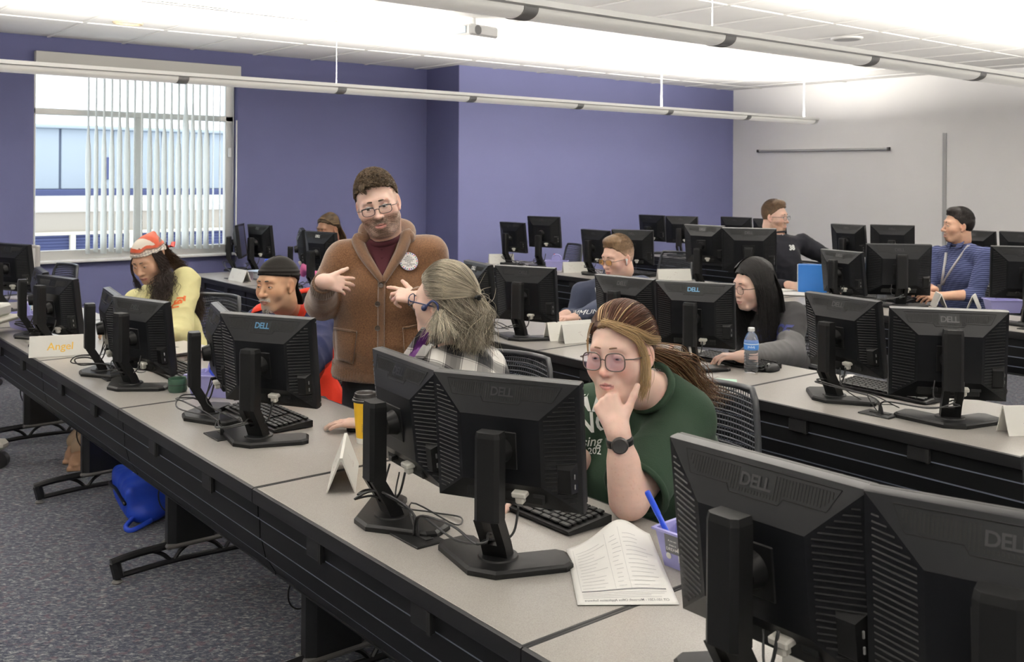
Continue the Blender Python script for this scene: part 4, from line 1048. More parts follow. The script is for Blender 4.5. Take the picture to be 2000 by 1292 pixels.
def figure(t, C, B, s, P, skin, lips, cf, torso_deg, shoulders, hip, arms, shirt, hc=None, vox=.003, cv=.007, chest=(.18, .115, .17), belly=(.17, .13, .16), sleeve='long', arm_r=(.052, .045), cuff=.0, seed=1, neck_dir=None, fold=.004, collar=True, leg=None, back=0):
    """head + arms + garment. shoulders: (left, right) points; arms: list of dict(side, wrist, fdir, dorsal, curls, pole, thumb)"""
    sL, sR = shoulders; mid = (sL+sR)/2; td = R(torso_deg); fw = V(math.cos(td), math.sin(td), 0); lat = V(math.sin(td), -math.cos(td), 0)
    nb = mid+V(0, 0, .035)-fw*.01
    pts = [C, sL, sR, hip]
    for A in arms:
        S = sL if A['side'] == 'L' else sR; A['S'] = S
        A['e'] = np.asarray(A['elbow']) if 'elbow' in A else ik(S, A['wrist'], .29*s, .255*s, A.get('pole', (0, 0, -1))); pts += [A['e'], np.asarray(A['wrist'])]
    pa = np.array(pts); lo, hi = pa.min(0)-.22, pa.max(0)+.20
    zmin = min([C[2]-.30]+[np.asarray(A['wrist'])[2]-.14 for A in arms]+[A['e'][2]-.1 for A in arms if sleeve != 'long'])
    lo2 = lo.copy(); lo2[2] = zmin
    F = Field(lo2, hi, vox); head_field(F, C, B, s, P, nb)
    F.cap(nb, mid+V(0, 0, -.06), P['neck']*s*1.05, .09, .04); F.cap(sL, sR, .045, .045, .04)
    for A in arms:
        F.cap(A['S'], A['e'], .045, .042, .02).cap(A['e'], A['wrist'], .043*s, .028*s, .02)
        hand(F, A['wrist'], A['fdir'], A['dorsal'], A['side'], A.get('curls', [(25, 35, 20)]*4), A.get('spread', 4), A.get('thumb', (.8, .6, -.25)), A.get('tbend', 15), A.get('hs', 1.0)*s)
    o = mesh_from('body', F, 'skin', t); p = coords(o.data)
    color(o.data, head_colors(p, C, B, s, P, skin, lips, **cf))
    G = Field(lo, hi, cv); BT = np.array([lat, fw, V(0, 0, 1)]).T
    ch = mid+V(0, 0, -.13)-fw*.01; bel = ch*.45+hip*.55
    G.ell(ch, chest, .05, B=BT); G.ell(bel+fw*.02, belly, .06, B=BT); G.ell(hip, (belly[0]*1.02, belly[1]*1.05, .14), .05, B=BT)
    G.cap(sL, nb, .062, .070, .05).cap(sR, nb, .062, .070, .05)
    for A in arms:
        S, E, W = A['S'], A['e'], np.asarray(A['wrist']); r0, r1 = arm_r
        if sleeve == 'long':
            ux = unit(W-E); We = W-ux*cuff
            G.cap(S, E, r0+.012, r1+.006, .03).cap(E, We, r1+.006, .036, .02); G.cap(We-ux*.02, We-ux*.045, .040, .041, .008)
            G.cap(We+ux*.012, We+ux*.04, .030, .030, .004, 'd')
        elif sleeve == 'elbow': G.cap(S, E, r0+.012, r1+.010, .03).cap(E, E*.72+W*.28, r1+.010, .046, .012)
        else:
            q = S*.45+E*.55; G.cap(S, q, r0+.016, r0+.012, .03)
    nn = nb+(C-nb)*.42; nx = unit(C-nb)
    G.cap(nn, nn+nx*.12, .066*s, .09, .006, 'd')
    g = cloth('shirt', t, G, shirt, fold, 16, seed)
    if collar:
        e1 = unit(np.cross(nx, V(0, 1, .2))); e2 = np.cross(nx, e1)
        MB().tube([Vector(nn-nx*.012+e1*.068*s*math.cos(a)+e2*.068*s*math.sin(a)) for a in np.linspace(0, 2*PI, 25)[:-1]], .007, 8, closed=True).build('collar', shirt if collar is True else collar, t, 180)
    if leg: legs(t, **leg)
    return g, dict(mid=mid, fw=fw, lat=lat, ch=ch, nb=nb, nn=nn, nx=nx)
VIEW = lambda c: -unit(V(c[0], c[1], 0))
LEFT = V(-.7793, .6267, 0); RIGHT = -LEFT; UP = V(0, 0, 1)

# ---------------- 2 standing man in brown cardigan
def man_cardigan():
    t = person('standing bearded man in glasses and brown shawl collar cardigan, gesturing with both hands', 0, 0)
    d = 3.95; C = pos(738, 398, d); B = basis(236, -8, 13); s = 1.0
    P = dict(HEAD, wide=1.04, jaw=1.10, chin=1.15, cheek=1.15, lid=.0085, nosew=1.05, neck=.064, double=1.1, open=.0022, brow=.85)
    sR = pos(672, 508, 4.0); sL = pos(838, 498, 4.02); mid = (sR+sL)/2; hip = pos(748, 728, 4.08)
    wR = pos(632, 549, 3.72); wL = pos(815, 582, 3.70)
    skin = (.78, .54, .45)
    card = mat('brown_knit', (.13, .062, .028), .9, sheen=.4, spec=.15); N, L_ = nt(card); b = N['Principled BSDF']
    tc = N.new('ShaderNodeTexCoord'); wv = N.new('ShaderNodeTexWave'); wv.inputs['Scale'].default_value = 95; wv.inputs['Distortion'].default_value = 1.5; wv.inputs['Detail'].default_value = 2; wv.bands_direction = 'Z'
    nz = N.new('ShaderNodeTexNoise'); nz.inputs['Scale'].default_value = 190; L_.new(tc.outputs['Object'], wv.inputs[0]); L_.new(tc.outputs['Object'], nz.inputs['Vector'])
    ad = N.new('ShaderNodeMath'); L_.new(wv.outputs['Fac'], ad.inputs[0]); L_.new(nz.outputs[0], ad.inputs[1]); bp = N.new('ShaderNodeBump'); bp.inputs['Strength'].default_value = .22; bp.inputs['Distance'].default_value = .002; L_.new(ad.outputs[0], bp.inputs['Height']); L_.new(bp.outputs[0], b.inputs['Normal'])
    rp = ramp(N, [(.3, (.085, .038, .017)), (.75, (.165, .082, .038))]); L_.new(nz.outputs[0], rp.inputs[0]); L_.new(rp.outputs[0], b.inputs['Base Color'])
    vw = VIEW(C)
    arms = [dict(side='R', wrist=wR, elbow=pos(630, 590, 3.98), fdir=RIGHT*.70-vw*.42+UP*-.16, dorsal=vw*.80+RIGHT*.35+UP*.30, curls=[(8, 12, 8), (14, 18, 10), (20, 22, 12), (24, 22, 14)], spread=9, thumb=(.55, .80, .20), tbend=4, hs=.86),
            dict(side='L', wrist=wL, elbow=pos(856, 596, 3.98), fdir=LEFT*.86-vw*.25+UP*.14, dorsal=UP*.70+vw*.62, curls=[(5, 10, 5), (30, 40, 20), (50, 55, 25), (60, 55, 30)], spread=8, thumb=(.62, .75, .1), tbend=6, hs=.88)]
    g, k = figure(t, C, B, s, P, skin, (.50, .20, .18), dict(blush=.5, beard=V(.060, .036, .020), stub=.95), 236, (sL, sR), hip, arms, card, vox=.0026, cv=.0065, chest=(.205, .150, .165), belly=(.208, .172, .25), arm_r=(.068, .060), cuff=.012, seed=5, fold=.005, collar=False)
    fw = k['fw']; lat = k['lat']; R_ = lat
    me = g.data; p = coords(me); lim = pos(745, 741, 3.9)[2]
    # hem: keep the garment above the waistband
    bm = bmesh.new(); bm.from_mesh(me); bmesh.ops.bisect_plane(bm, geom=bm.verts[:]+bm.edges[:]+bm.faces[:], plane_co=(0, 0, lim), plane_no=(0, 0, -1), clear_outer=True); bm.to_mesh(me); bm.free()
    bv = BVHTree.FromPolygons([tuple(v.co) for v in me.vertices], [tuple(f.vertices) for f in me.polygons])
    def onto(px, py, off, dd=3.9):
        o = V(0, 0, CAM_H); q = pos(px, py, dd); r_ = unit(q-o); h = bv.ray_cast(Vector(o+r_*2.6), Vector(r_), 3)
        return (np.array(h[0])+np.array(h[1])*off, np.array(h[1])) if h[0] is not None else (q, -r_)
    # maroon shirt in the V and its collar points
    mar = fabric('maroon_cotton', (.050, .012, .017), .85)
    vs = [(706, 452), (772, 440), (776, 470), (766, 500), (747, 542), (738, 520), (722, 488)]
    m = MB(); nrow = 9
    def edge(pts, t_):
        L = [0]
        for i in range(len(pts)-1): L.append(L[-1]+math.hypot(pts[i+1][0]-pts[i][0], pts[i+1][1]-pts[i][1]))
        x = t_*L[-1]; i = max(j for j in range(len(L)) if L[j] <= x+1e-9); i = min(i, len(pts)-2); f = (x-L[i])/(L[i+1]-L[i]); return pts[i][0]+(pts[i+1][0]-pts[i][0])*f, pts[i][1]+(pts[i+1][1]-pts[i][1])*f
    le = [(714, 470), (719, 484), (732, 512), (744, 541)]; re_ = [(776, 463), (772, 482), (762, 508), (748, 541)]
    m.grid(lambda u, v: tuple(onto(*[(1-v)*a+v*b_ for a, b_ in zip(edge(le, u), edge(re_, u))], .004)[0]), 10, 6)
    m.build('undershirt', mar, t, 180, .004)
    e1_ = unit(np.cross(k['nx'], V(0, 1, .2))); e2_ = np.cross(k['nx'], e1_)
    MB().tube([Vector(k['nn']-k['nx']*.030+(e1_*math.cos(a)+e2_*math.sin(a))*.074) for a in np.linspace(0, 2*PI, 33)[:-1]], .013, 10, closed=True).build('shirt_collar', mar, t, 180)
    for cx in () and ([(707, 444), (713, 466), (727, 476), (737, 468), (726, 455)], [(781, 432), (783, 458), (770, 474), (759, 466), (770, 450)]):
        q = [onto(x, y, .018)[0] for x, y in cx]; m = MB(); m.add([tuple(x) for x in q], [(0, 1, 2, 3, 4)]); m.build('shirt_collar', mar, t, 0, .007)
    for py in (486, 503): c, n = onto(746 if py < 490 else 746.5, py, .008); m = MB(); m.M = Matrix.Translation(Vector(c)) @ Vector(n).to_track_quat('Z', 'Y').to_matrix().to_4x4(); m.lathe([(0, .002), (.005, .002), (.0055, 0)], 12); m.build('shirt_button', mar, t)
    # shawl collar rolls and ribbed button band
    rib = mat('brown_rib', (.115, .055, .025), .9, bump=.9, bscale=330, sheen=.4, var=.15, vscale=120)
    nb = k['nb']; front = lambda L: [onto(x, y, .010)[0] for x, y in L]
    pth = front([(747, 551), (730, 526), (712, 498), (700, 472)])+[nb+lat*.088+UP*.045+fw*.045, nb+lat*.080+UP*.085-fw*.02, nb-fw*.085+UP*.098, nb-lat*.080+UP*.085-fw*.02, nb-lat*.088+UP*.045+fw*.045]+front([(793, 462), (782, 492), (765, 523), (748, 551)])
    pts = smooth_path(pth, 6); n_ = len(pts); rr = []
    for i in range(n_): q = abs(i/(n_-1)-.5)*2; rr.append(.030-.019*q**2.2)
    MB().tube(pts, rr, 16).build('shawl_collar', rib, t, 180)
    m = MB(); m.grid(lambda u, v: tuple(onto(739+v*13-(2*u), 548+u*190, .006+.006*math.sin(PI*v))[0]), 26, 4); m.build('button_band', rib, t, 180, .005)
    bt = mat('horn_button', (.035, .022, .015), .3)
    for px, py in ((744, 557), (739, 593), (738, 640), (710, 501), (771, 508)):
        c, n = onto(px, py, .016); m = MB(); m.M = Matrix.Translation(Vector(c)) @ Vector(n).to_track_quat('Z', 'Y').to_matrix().to_4x4(); m.lathe([(0, .003), (.007, .0025), (.010, .005), (.011, .002), (.010, -.002)], 18); m.build('button', bt, t)
    # pockets
    for q in ([(657, 641), (698, 647), (690, 710), (660, 700)], [(786, 640), (822, 632), (822, 690), (790, 700)]):
        m = MB(); m.grid(lambda u, v: tuple(onto(*[(1-u)*((1-v)*q[0][i]+v*q[1][i])+u*((1-v)*q[3][i]+v*q[2][i]) for i in (0, 1)], .005)[0]), 8, 6); m.build('pocket', card, t, 180, .008)
        MB().tube([tuple(onto(q[0][0]+(q[1][0]-q[0][0])*u, q[0][1]+(q[1][1]-q[0][1])*u, .010)[0]) for u in np.linspace(0, 1, 7)], .005, 6).build('pocket_welt', rib, t, 180)
    for A in arms:           # ribbed cuffs
        ux = unit(np.asarray(A['wrist'])-A['e']); e1 = unit(np.cross(ux, UP)); e2 = np.cross(ux, e1); c = np.asarray(A['wrist'])-ux*.045
        m = MB(); n = 64
        m.grid(lambda u, v: tuple(c+ux*(.068*u-.040)+(e1*math.cos(v*2*PI)+e2*math.sin(v*2*PI))*(.047-.009*u+.0014*math.cos(v*2*PI*32))), 5, 128); m.build('cuff', rib, t, 180, .006)
    m = MB(); rw = []
    cz = V(k['mid'][0], k['mid'][1], lim)
    def hemf(u, v):
        a = v*2*PI; dv = fw*math.cos(a)+lat*math.sin(a); h = bv.ray_cast(Vector(hip*V(1, 1, 0)+V(0, 0, lim+.03)+dv*.5), Vector(-dv), .5)
        r_ = np.array(h[0])-dv*.004 if h[0] is not None else hip*V(1, 1, 0)+V(0, 0, lim)+dv*.17
        return tuple(V(r_[0], r_[1], lim-.012+.06*u)+dv*(.0014*math.cos(v*2*PI*90)))
    m.grid(hemf, 4, 270); m.build('hem_rib', rib, t, 180, .006)
    # round sticker
    c, n = onto(797, 512, .013); rt_ = unit(np.cross(UP, n)); u2 = np.cross(n, rt_); Mx = Matrix((rt_, u2, n)).transposed().to_4x4(); Mx.translation = Vector(c)
    m = MB(); m.M = Mx; m.lathe([(0, .0015), (.038, .0015), (.038, 0)], 40); st = m.build('sticker', 'paper', t); 
    for nm, rr_, col in (('sticker_ring', .0372, (.06, .05, .25)),):
        m = MB(); m.M = Mx; m.tube([(rr_*math.cos(a), rr_*math.sin(a), .0015) for a in np.linspace(0, 2*PI, 41)[:-1]], .0008, 4, closed=True); m.build(nm, mat('ring_ink', col, .6), st)
    for i in range(24):
        a = i*PI/12; m = MB(); m.M = Mx; m.box((.0325*math.cos(a), .0325*math.sin(a), .002), (.0034, .0050, .001), 0, Matrix.Rotation(a-PI/2, 3, 'Z')); m.build('sticker_figure', ['ink_red', 'ink_blue', 'ink_green'][i % 3] if 'ink_red' in MATS else [mat('ink_red', (.55, .05, .05), .6), mat('ink_blue', (.06, .08, .35), .6), mat('ink_green', (.05, .25, .12), .6)][i % 3].name, st, 0)
    for i, tx in enumerate(('MCC', 'FACULTY', 'ASSOCIATION', 'SUPPORTS', 'OUR', 'LOCAL HEROES', 'UNIT 94')):
        me2 = text_mesh(tx, .0068, .0002); me2.transform(Mx @ Matrix.Translation((0, .020-.0066*i, .0026))); link('sticker_text', me2, 'ink', st, 0)
    eye_parts(t, C, B, s, (.05, .04, .03), (14, -20)); brow_parts(t, C, B, s, (.07, .045, .03), .0030, .005, .0250, 1.2)
    glasses(t, C, B, s, 'frame_black', 'lens_clear', .049, .033, .0013, y=.106, z=-.009, thick_temple=.0016)
    gl = [x for x in t.children if x.name.startswith('glasses')][0]
    for sg in (-1, 1):       # thick brow bar of the frame
        MB().tube([Vector(C+B @ (V(sg*(.0335+x), .106-.035*abs(.0335+x)**2/.05*1.7, -.009+.0150-.002*(x/.024)**2)*s)) for x in np.linspace(-.023, .026, 9)], .0026*s, 6).build('brow_bar', 'frame_black', gl, 180)
    hcol = V(.060, .040, .024)
    hair_cap('hair', t, C, B, s, 'hair', .010, .080, .052, -.06, -.002, 8, hcol, .5, .0026, None, .003, 1.04, .014, 75)
    rg = np.random.RandomState(8); paths = []; cols = []
    for i in range(3600):     # short tousled locks
        a = rg.uniform(0, 2*PI); e = math.acos(1-rg.uniform(0, .95)); n = V(math.sin(e)*math.sin(a), math.sin(e)*math.cos(a), math.cos(e)); q = V(0, -.014, .036)+n*V(.085, .107, .108)
        if q[1] > .03 and q[2] < .076: continue
        if abs(q[0]) > .05 and q[2] < .035: continue
        fr = math.sin(e*7+a*3)*.5; dv = unit(V(rg.normal()*.5+fr, .55+rg.normal()*.35, rg.normal()*.2)); dv = dv-n*np.dot(dv, n)
        l_ = .020 if q[2] > .09 else .010
        paths.append(spline([C+B @ (x*s) for x in (q-n*.004, q+dv*l_*.5+n*.005, q+dv*l_+n*.001)], 6)); cols.append(hcol*rg.uniform(.5, 2.0))
    for i in range(60):       # a lock falling on the forehead
        x = .046-.02*rg.rand(); e = rg.normal(size=3)*.002
        paths.append(spline([C+B @ ((V(*q)+e)*s) for q in ((x, .075, .098), (x+.004, .092, .080), (x-.006, .094, .060+.01*rg.rand()))], 6)); cols.append(hcol*rg.uniform(.5, 1.6))
    strands('hair_strands', t, paths, 'hair', .0009, cols)
    legs(t, hip+V(0, 0, -.02), [hip+V(.02, 0, -.42)+lat*.11, hip+V(.0, 0, -.42)-lat*.11], [V(hip[0]+.05, hip[1], .08)+lat*.12, V(hip[0]+.02, hip[1], .08)-lat*.12], 'trouser_dark', 'shoe_black', (.115, .085, .075), fdir=fw)
    return t
man_cardigan()
def fold_arm(px, py, z=.765): return np.array(at(px, py, z))
# ---------------- 3 grey haired woman in plaid
def woman_plaid():
    t = person('grey haired woman in black and white plaid shirt turned towards the standing man', 0, 0)
    d = 3.50; C = pos(866, 588, d); B = basis(118, 6, -6); s = 1.02
    P = dict(HEAD, jaw=1.12, chin=1.0, cheek=1.2, lid=.005, neck=.058, double=1.0, brow=.7, nose=.95)
    sL = pos(842, 716, 3.52); sR = pos(946, 722, 3.62); sL, sR = pos(838, 724, 3.36), pos(948, 716, 3.66)
    hip = pos(905, 900, 3.62); hip[2] = .56
    wL = np.array(at(722, 826, .765)); wR = V(2.0, 2.55, .775)
    pl = mat('plaid', (.5, .5, .5), .85, spec=.2, bump=.3, bscale=400); N, L_ = nt(pl); b = N['Principled BSDF']
    tc = N.new('ShaderNodeTexCoord'); mp = N.new('ShaderNodeMapping'); mp.inputs['Rotation'].default_value = (R(18), R(-24), R(28)); L_.new(tc.outputs['Object'], mp.inputs[0])
    sp = N.new('ShaderNodeSeparateXYZ'); L_.new(mp.outputs[0], sp.inputs[0])
    def band(sock, per, lo, hi):
        m1 = N.new('ShaderNodeMath'); m1.operation = 'MULTIPLY'; m1.inputs[1].default_value = 1/per; L_.new(sock, m1.inputs[0])
        m2 = N.new('ShaderNodeMath'); m2.operation = 'FRACT'; L_.new(m1.outputs[0], m2.inputs[0])
        r_ = N.new('ShaderNodeValToRGB'); e = r_.color_ramp.elements; r_.color_ramp.interpolation = 'CONSTANT'
        pts = [(0, .93), (.40, .45), (.43, .9), (.46, .12), (.62, .04), (.82, .12), (.94, .6), (.97, .15)]
        while len(e) < len(pts): e.new(.5)
        for i, (p_, v) in enumerate(pts): e[i].position = p_; e[i].color = (v, v, v, 1)
        L_.new(m2.outputs[0], r_.inputs[0]); return r_.outputs[0]
    b1, b2 = band(sp.outputs[0], .115, 0, 1), band(sp.outputs[2], .115, 0, 1)
    mx = N.new('ShaderNodeMix'); mx.data_type = 'RGBA'; mx.blend_type = 'MIX'; mx.inputs[0].default_value = .5; L_.new(b1, mx.inputs[6]); L_.new(b2, mx.inputs[7])
    rp = ramp(N, [(.06, (.012, .012, .014)), (.5, (.16, .155, .15)), (.9, (.62, .60, .57))]); L_.new(mx.outputs[2], rp.inputs[0]); L_.new(rp.outputs[0], b.inputs['Base Color'])
    vw = VIEW(C); skin = (.76, .53, .44)
    arms = [dict(side='L', wrist=wL, fdir=V(-.62, .76, -.04), dorsal=UP, curls=[(6, 14, 10)]*4, spread=5, pole=V(.3, -.2, -1)), dict(side='R', wrist=wR, fdir=V(-1, .2, 0), dorsal=UP, pole=V(.5, -.4, -1))]
    g, k = figure(t, C, B, s, P, skin, (.52, .25, .22), dict(blush=.45), 150, (sL, sR), hip, arms, pl, vox=.003, chest=(.20, .155, .19), belly=(.215, .195, .22), arm_r=(.062, .052), seed=11, fold=.005, collar=False)
    # purple shirt in the open front, shirt lapels
    pur = fabric('purple_jersey', (.060, .012, .085), .8)
    bv = BVHTree.FromPolygons([tuple(v.co) for v in g.data.vertices], [tuple(f.vertices) for f in g.data.polygons])
    def onto(px, py, off, dd=3.4):
        o = V(0, 0, CAM_H); r_ = unit(pos(px, py, dd)-o); h = bv.ray_cast(Vector(o+r_*2.3), Vector(r_), 2.5)
        return np.array(h[0])+np.array(h[1])*off if h[0] is not None else pos(px, py, dd)
    def patch(name, q, m, off, nu=8, nv=6, th=.005):
        mm = MB(); mm.grid(lambda u, v: tuple(onto(*[(1-u)*((1-v)*q[0][i]+v*q[1][i])+u*((1-v)*q[3][i]+v*q[2][i]) for i in (0, 1)], off)), nu, nv); return mm.build(name, m, t, 180, th)
    patch('inner_shirt', [(829, 640), (842, 655), (812, 706), (792, 700)], pur, .006)
    patch('lapel', [(846, 655), (856, 664), (824, 712), (811, 708)], pl, .016); patch('lapel', [(824, 638), (832, 640), (796, 700), (784, 696)], pl, .014)
    patch('shirt_collar', [(840, 652), (870, 650), (866, 668), (846, 676)], pl, .02)
    eye_parts(t, C, B, s, (.15, .2, .25), (0, 8))
    gl = glasses(t, C, B, s, 'frame_blue', 'lens_clear', .050, .038, .0018, y=.110, z=-.004, thick_temple=.0026)
    # bone-conduction earpiece
    L = lambda *q: C+B @ (V(*q)*s)
    nvy = mat('navy_plastic', (.02, .03, .10), .4)
    m = MB(); m.tube([Vector(L(*q)) for q in ((-.078, .034, -.010), (-.084, .030, -.010), (-.088, .022, -.004))], [.006, .011, .006], 12); e_ = m.build('earpiece', nvy, t, 180)
    MB().tube(smooth_path([L(-.087, .022, -.004), L(-.090, -.004, .022), L(-.092, -.026, .010), L(-.092, -.030, -.022), L(-.080, -.05, -.028)], 5), .0042*s, 8).build('earpiece_loop', nvy, e_, 180)
    # hair: half tied back, long grey blond ends
    g1 = V(.40, .36, .29); g2 = V(.17, .145, .11); g3 = V(.62, .55, .42)
    hair_cap('hair', t, C, B, s, 'hair', .014, .084, .050, -.10, .004, 5, g1*.75, .4, .0018, top=.01, col2=g2, fmix=lambda p: (.02-p[:, 2])/.05)
    rg = np.random.RandomState(3); paths = []; cols = []
    clip = pos(925, 570, 3.46); clipL = (clip-C) @ B/s
    def on(v, o):
        q = (np.asarray(v)-V(0, -.014, .030))/V(.0765, .098, .094); q = q/np.linalg.norm(q); return V(0, -.014, .030)+q*V(.0765+o, .098+o, .10+o)
    clip = L(-.004, -.128, .040)
    for i in range(2200):
        side = rg.uniform(-1, 1); f = rg.rand()
        st = V(.080*side, .070-.055*abs(side)**1.6-.05*f, .098-.075*abs(side)**1.6+.02*f); st2 = V(.085*side, -.05, .105-.070*abs(side)**1.6)
        o = .0145+rg.uniform(0, .006)
        w_ = .003*math.sin(i*.7)
        paths.append(spline([L(*on(st, .013)), L(*on((st+st2)/2+V(0, 0, w_), o)), L(*on(st2, o)), L(*on(st2*.4+V(0, -.11, .042)*.6, o)), clip+rg.normal(size=3)*.007], 16)); cols.append((g1*(1-f)+g3*f)*rg.uniform(.35, 1.35))
    end = pos(925, 672, 3.40)
    for i in range(2000):     # loose lengths down her back
        side = rg.uniform(-1, 1); a = rg.rand()
        if a > .40:
            an = rg.uniform(-2.5, .35); st = L(*on(V(.085*math.sin(an)*-1 if False else -.085*math.cos(an+PI/2+.35), -.085*abs(math.cos(an*.62)), .044-.060*rg.rand()), .013))
        else: st = clip+rg.normal(size=3)*.006
        gx = rg.normal(); e = pos(918+gx*20, 676+rg.normal()*9, 3.44+rg.normal()*.03)
        j1, j2 = rg.normal(size=3)*.006, rg.normal(size=3)*.008; bk = fwdv(B)
        wv_ = unit(V(.78, -.63, 0))*.010*math.sin(gx*3+i*.02)
        paths.append(spline([st, st*.72+e*.28-bk*.030+j1, (st+e)/2-bk*.028+V(0, 0, .012)+j1+wv_, st*.22+e*.78-bk*.010+j2-wv_, e+j2], 24)); cols.append((g2*1.3 if rg.rand() < .40 else g1 if rg.rand() < .7 else g3)*rg.uniform(.45, 1.3))
    for i in range(700):     # near side lengths over the shoulder
        st = L(*on(V(-.083, -.02-.03*rg.rand(), .0), .014)); e = pos(868+rg.normal()*18, 655+rg.normal()*10, 3.36+rg.normal()*.03)
        paths.append(spline([st, st*.6+e*.4+rg.normal(size=3)*.003+LEFT*.006, st*.25+e*.75+rg.normal(size=3)*.005, e], 18)); cols.append((g1 if rg.rand() < .6 else g3)*rg.uniform(.45, 1.35))
    for i in range(24):      # fly-aways
        st = clip+rg.normal(size=3)*.01; e = pos(948+rg.normal()*8, 590+rg.normal()*22, 3.46); paths.append(spline([st, (st+e)/2+rg.normal(size=3)*.02, e], 10)); cols.append(g3*rg.uniform(.4, 1))
    strands('hair_strands', t, paths, 'hair', rg.uniform(.0004, .0009, len(paths)), cols)
    m = MB(); m.M = Matrix.Translation(Vector(clip-fwdv(B)*.004)) @ Matrix([list(r_) for r_ in B]).to_4x4(); m.box((0, -.004, 0), (.050, .018, .014), .005)
    for i in range(5): m.box((-.020+.010*i, -.013, 0), (.004, .010, .018), .001)
    m.build('hair_clip', 'black_plastic', t)
    legs(t, hip, [V(2.0, 3.12, .53), V(1.96, 2.86, .53)], [V(2.08, 3.15, .08), V(2.02, 2.85, .08)], 'trouser_dark', 'shoe_black', (.11, .075, .055))
    return t
def fwdv(B): return B[:, 1]
woman_plaid()

# ---------------- 4 man with black head wrap
def man_durag():
    t = person('man with grey goatee in black head wrap and navy and red hooded jacket', 0, 0)
    d = 4.40; C = pos(541, 555, d); B = basis(203, -2, 2); s = .96
    P = dict(HEAD, jaw=1.0, chin=1.05, nosew=1.15, nose=1.02, lid=.0005, neck=.058, cheek=1.05)
    sL = pos(622, 628, 4.55); sR = pos(512, 632, 4.75); hip = pos(590, 830, 4.72); hip[2] = .56
    wL = V(1.86, 3.62, .80); wR = V(1.80, 4.05, .80)
    jk = mat('wind_jacket', (.03, .03, .1), .7, spec=.12, bump=.25, bscale=120); N, L_ = nt(jk); b = N['Principled BSDF']
    zc = pos(640, 678, 4.45)[2]
    tc = N.new('ShaderNodeTexCoord'); sp = N.new('ShaderNodeSeparateXYZ'); L_.new(tc.outputs['Object'], sp.inputs[0])
    ml = N.new('ShaderNodeMath'); ml.operation = 'MULTIPLY'; ml.inputs[1].default_value = -.10; L_.new(sp.outputs[1], ml.inputs[0])
    ad = N.new('ShaderNodeMath'); L_.new(sp.outputs[2], ad.inputs[0]); L_.new(ml.outputs[0], ad.inputs[1])
    gt = N.new('ShaderNodeMath'); gt.operation = 'GREATER_THAN'; gt.inputs[1].default_value = zc-.10*pos(640, 678, 4.45)[1]; L_.new(ad.outputs[0], gt.inputs[0])
    mx = N.new('ShaderNodeMix'); mx.data_type = 'RGBA'; mx.inputs[6].default_value = (.50, .030, .014, 1); mx.inputs[7].default_value = (.013, .016, .050, 1); L_.new(gt.outputs[0], mx.inputs[0]); L_.new(mx.outputs[2], b.inputs['Base Color'])
    skin = (.44, .255, .155)
    arms = [dict(side='L', wrist=wL, fdir=V(-1, .25, 0), dorsal=UP, pole=V(.4, -.7, -.6)), dict(side='R', wrist=wR, fdir=V(-1, -.2, 0), dorsal=UP, pole=V(.4, .6, -.7))]
    g, k = figure(t, C, B, s, P, skin, (.26, .11, .09), dict(blush=.25, beard=V(.40, .36, .31), stub=.12), 190, (sL, sR), hip, arms, jk, vox=.003, chest=(.205, .15, .185), belly=(.20, .17, .22), arm_r=(.072, .064), seed=21, fold=.007, collar=False)
    red = fabric('red_lining', (.52, .034, .016), .7); blk = fabric('black_fleece', (.008, .008, .009), .8)
    L = lambda *q: C+B @ (V(*q)*s)
    # hood collar lying round the neck
    nn = k['nb']; m = MB(); fw = k['fw']; lat = k['lat']
    def hood(u, v):
        a = R(-150+300*u); dv = -fw*math.cos(a)+lat*math.sin(a); op = (1-math.cos(a))*.5
        r_ = .090+.060*v; z = .135*math.sin(PI*min(v*.75+.25, 1))-.07*v-.125*op
        return tuple(nn+dv*r_*(1+.12*math.cos(a))+UP*z+V(0, 0, .012*math.sin(u*17)*v))
    m.grid(hood, 40, 10); m.build('hood', red, t, 180, .012)
    m = MB(); m.grid(lambda u, v: tuple(np.array(hood(u, .02*v))+(-UP*.08*v)-(V(*hood(u, 0))-nn)*.06*v), 40, 4); m.build('hood_lining', blk, t, 180, .01)
    m = MB(); bv = BVHTree.FromPolygons([tuple(x.co) for x in g.data.vertices], [tuple(f.vertices) for f in g.data.polygons])
    def yoke(u, v):
        a = R(-125+250*u); dv = -fw*math.cos(a)+lat*math.sin(a); q = nn+dv*(.10+.10*v)+UP*.4; h = bv.ray_cast(Vector(q), Vector((0, 0, -1)), 1); return tuple(np.array(h[0])+UP*.008) if h[0] is not None else tuple(q-UP*.45)
    m.grid(yoke, 30, 5); m.build('shoulder_panel', red, t, 180, .006)
    MB().tube(smooth_path([nn+fw*.105+UP*-.01+lat*.01, nn+fw*.150-UP*.10, nn+fw*.165-UP*.25], 6), .007, 8).build('zip', red, t, 180)
    eye_parts(t, C, B, s, (.03, .02, .012), (14, -8)); brow_parts(t, C, B, s, (.035, .03, .028), .0030, .003, .0250, .6)
    wrap = mat('black_satin', (.0095, .0080, .0070), .6, spec=.10, bump=.15, bscale=160)
    F = Field((-.14, -.19, -.14), (.14, .14, .19), .0032)
    F.ell((0, -.016, .034), (.083, .106, .097), .006, cut=lambda x, y, z: ((np.where(y+(-.016) > .0, .040+.16*y, .040+.45*y)-(z+.034)))*.8)
    o = F.verts(); me = poly_mesh('head_wrap', *o); p = coords(me); n = normals(me)
    band_ = np.exp(-((p[:, 2]-.052-.10*p[:, 1])/.022)**2); p = p+n*((.004*band_+.0022*np.sin((p[:, 2]-.10*p[:, 1])*330)*band_)[:, None])
    setco(me, C+(p*s) @ B.T); hw = link('head_wrap', me, wrap, t, 180)
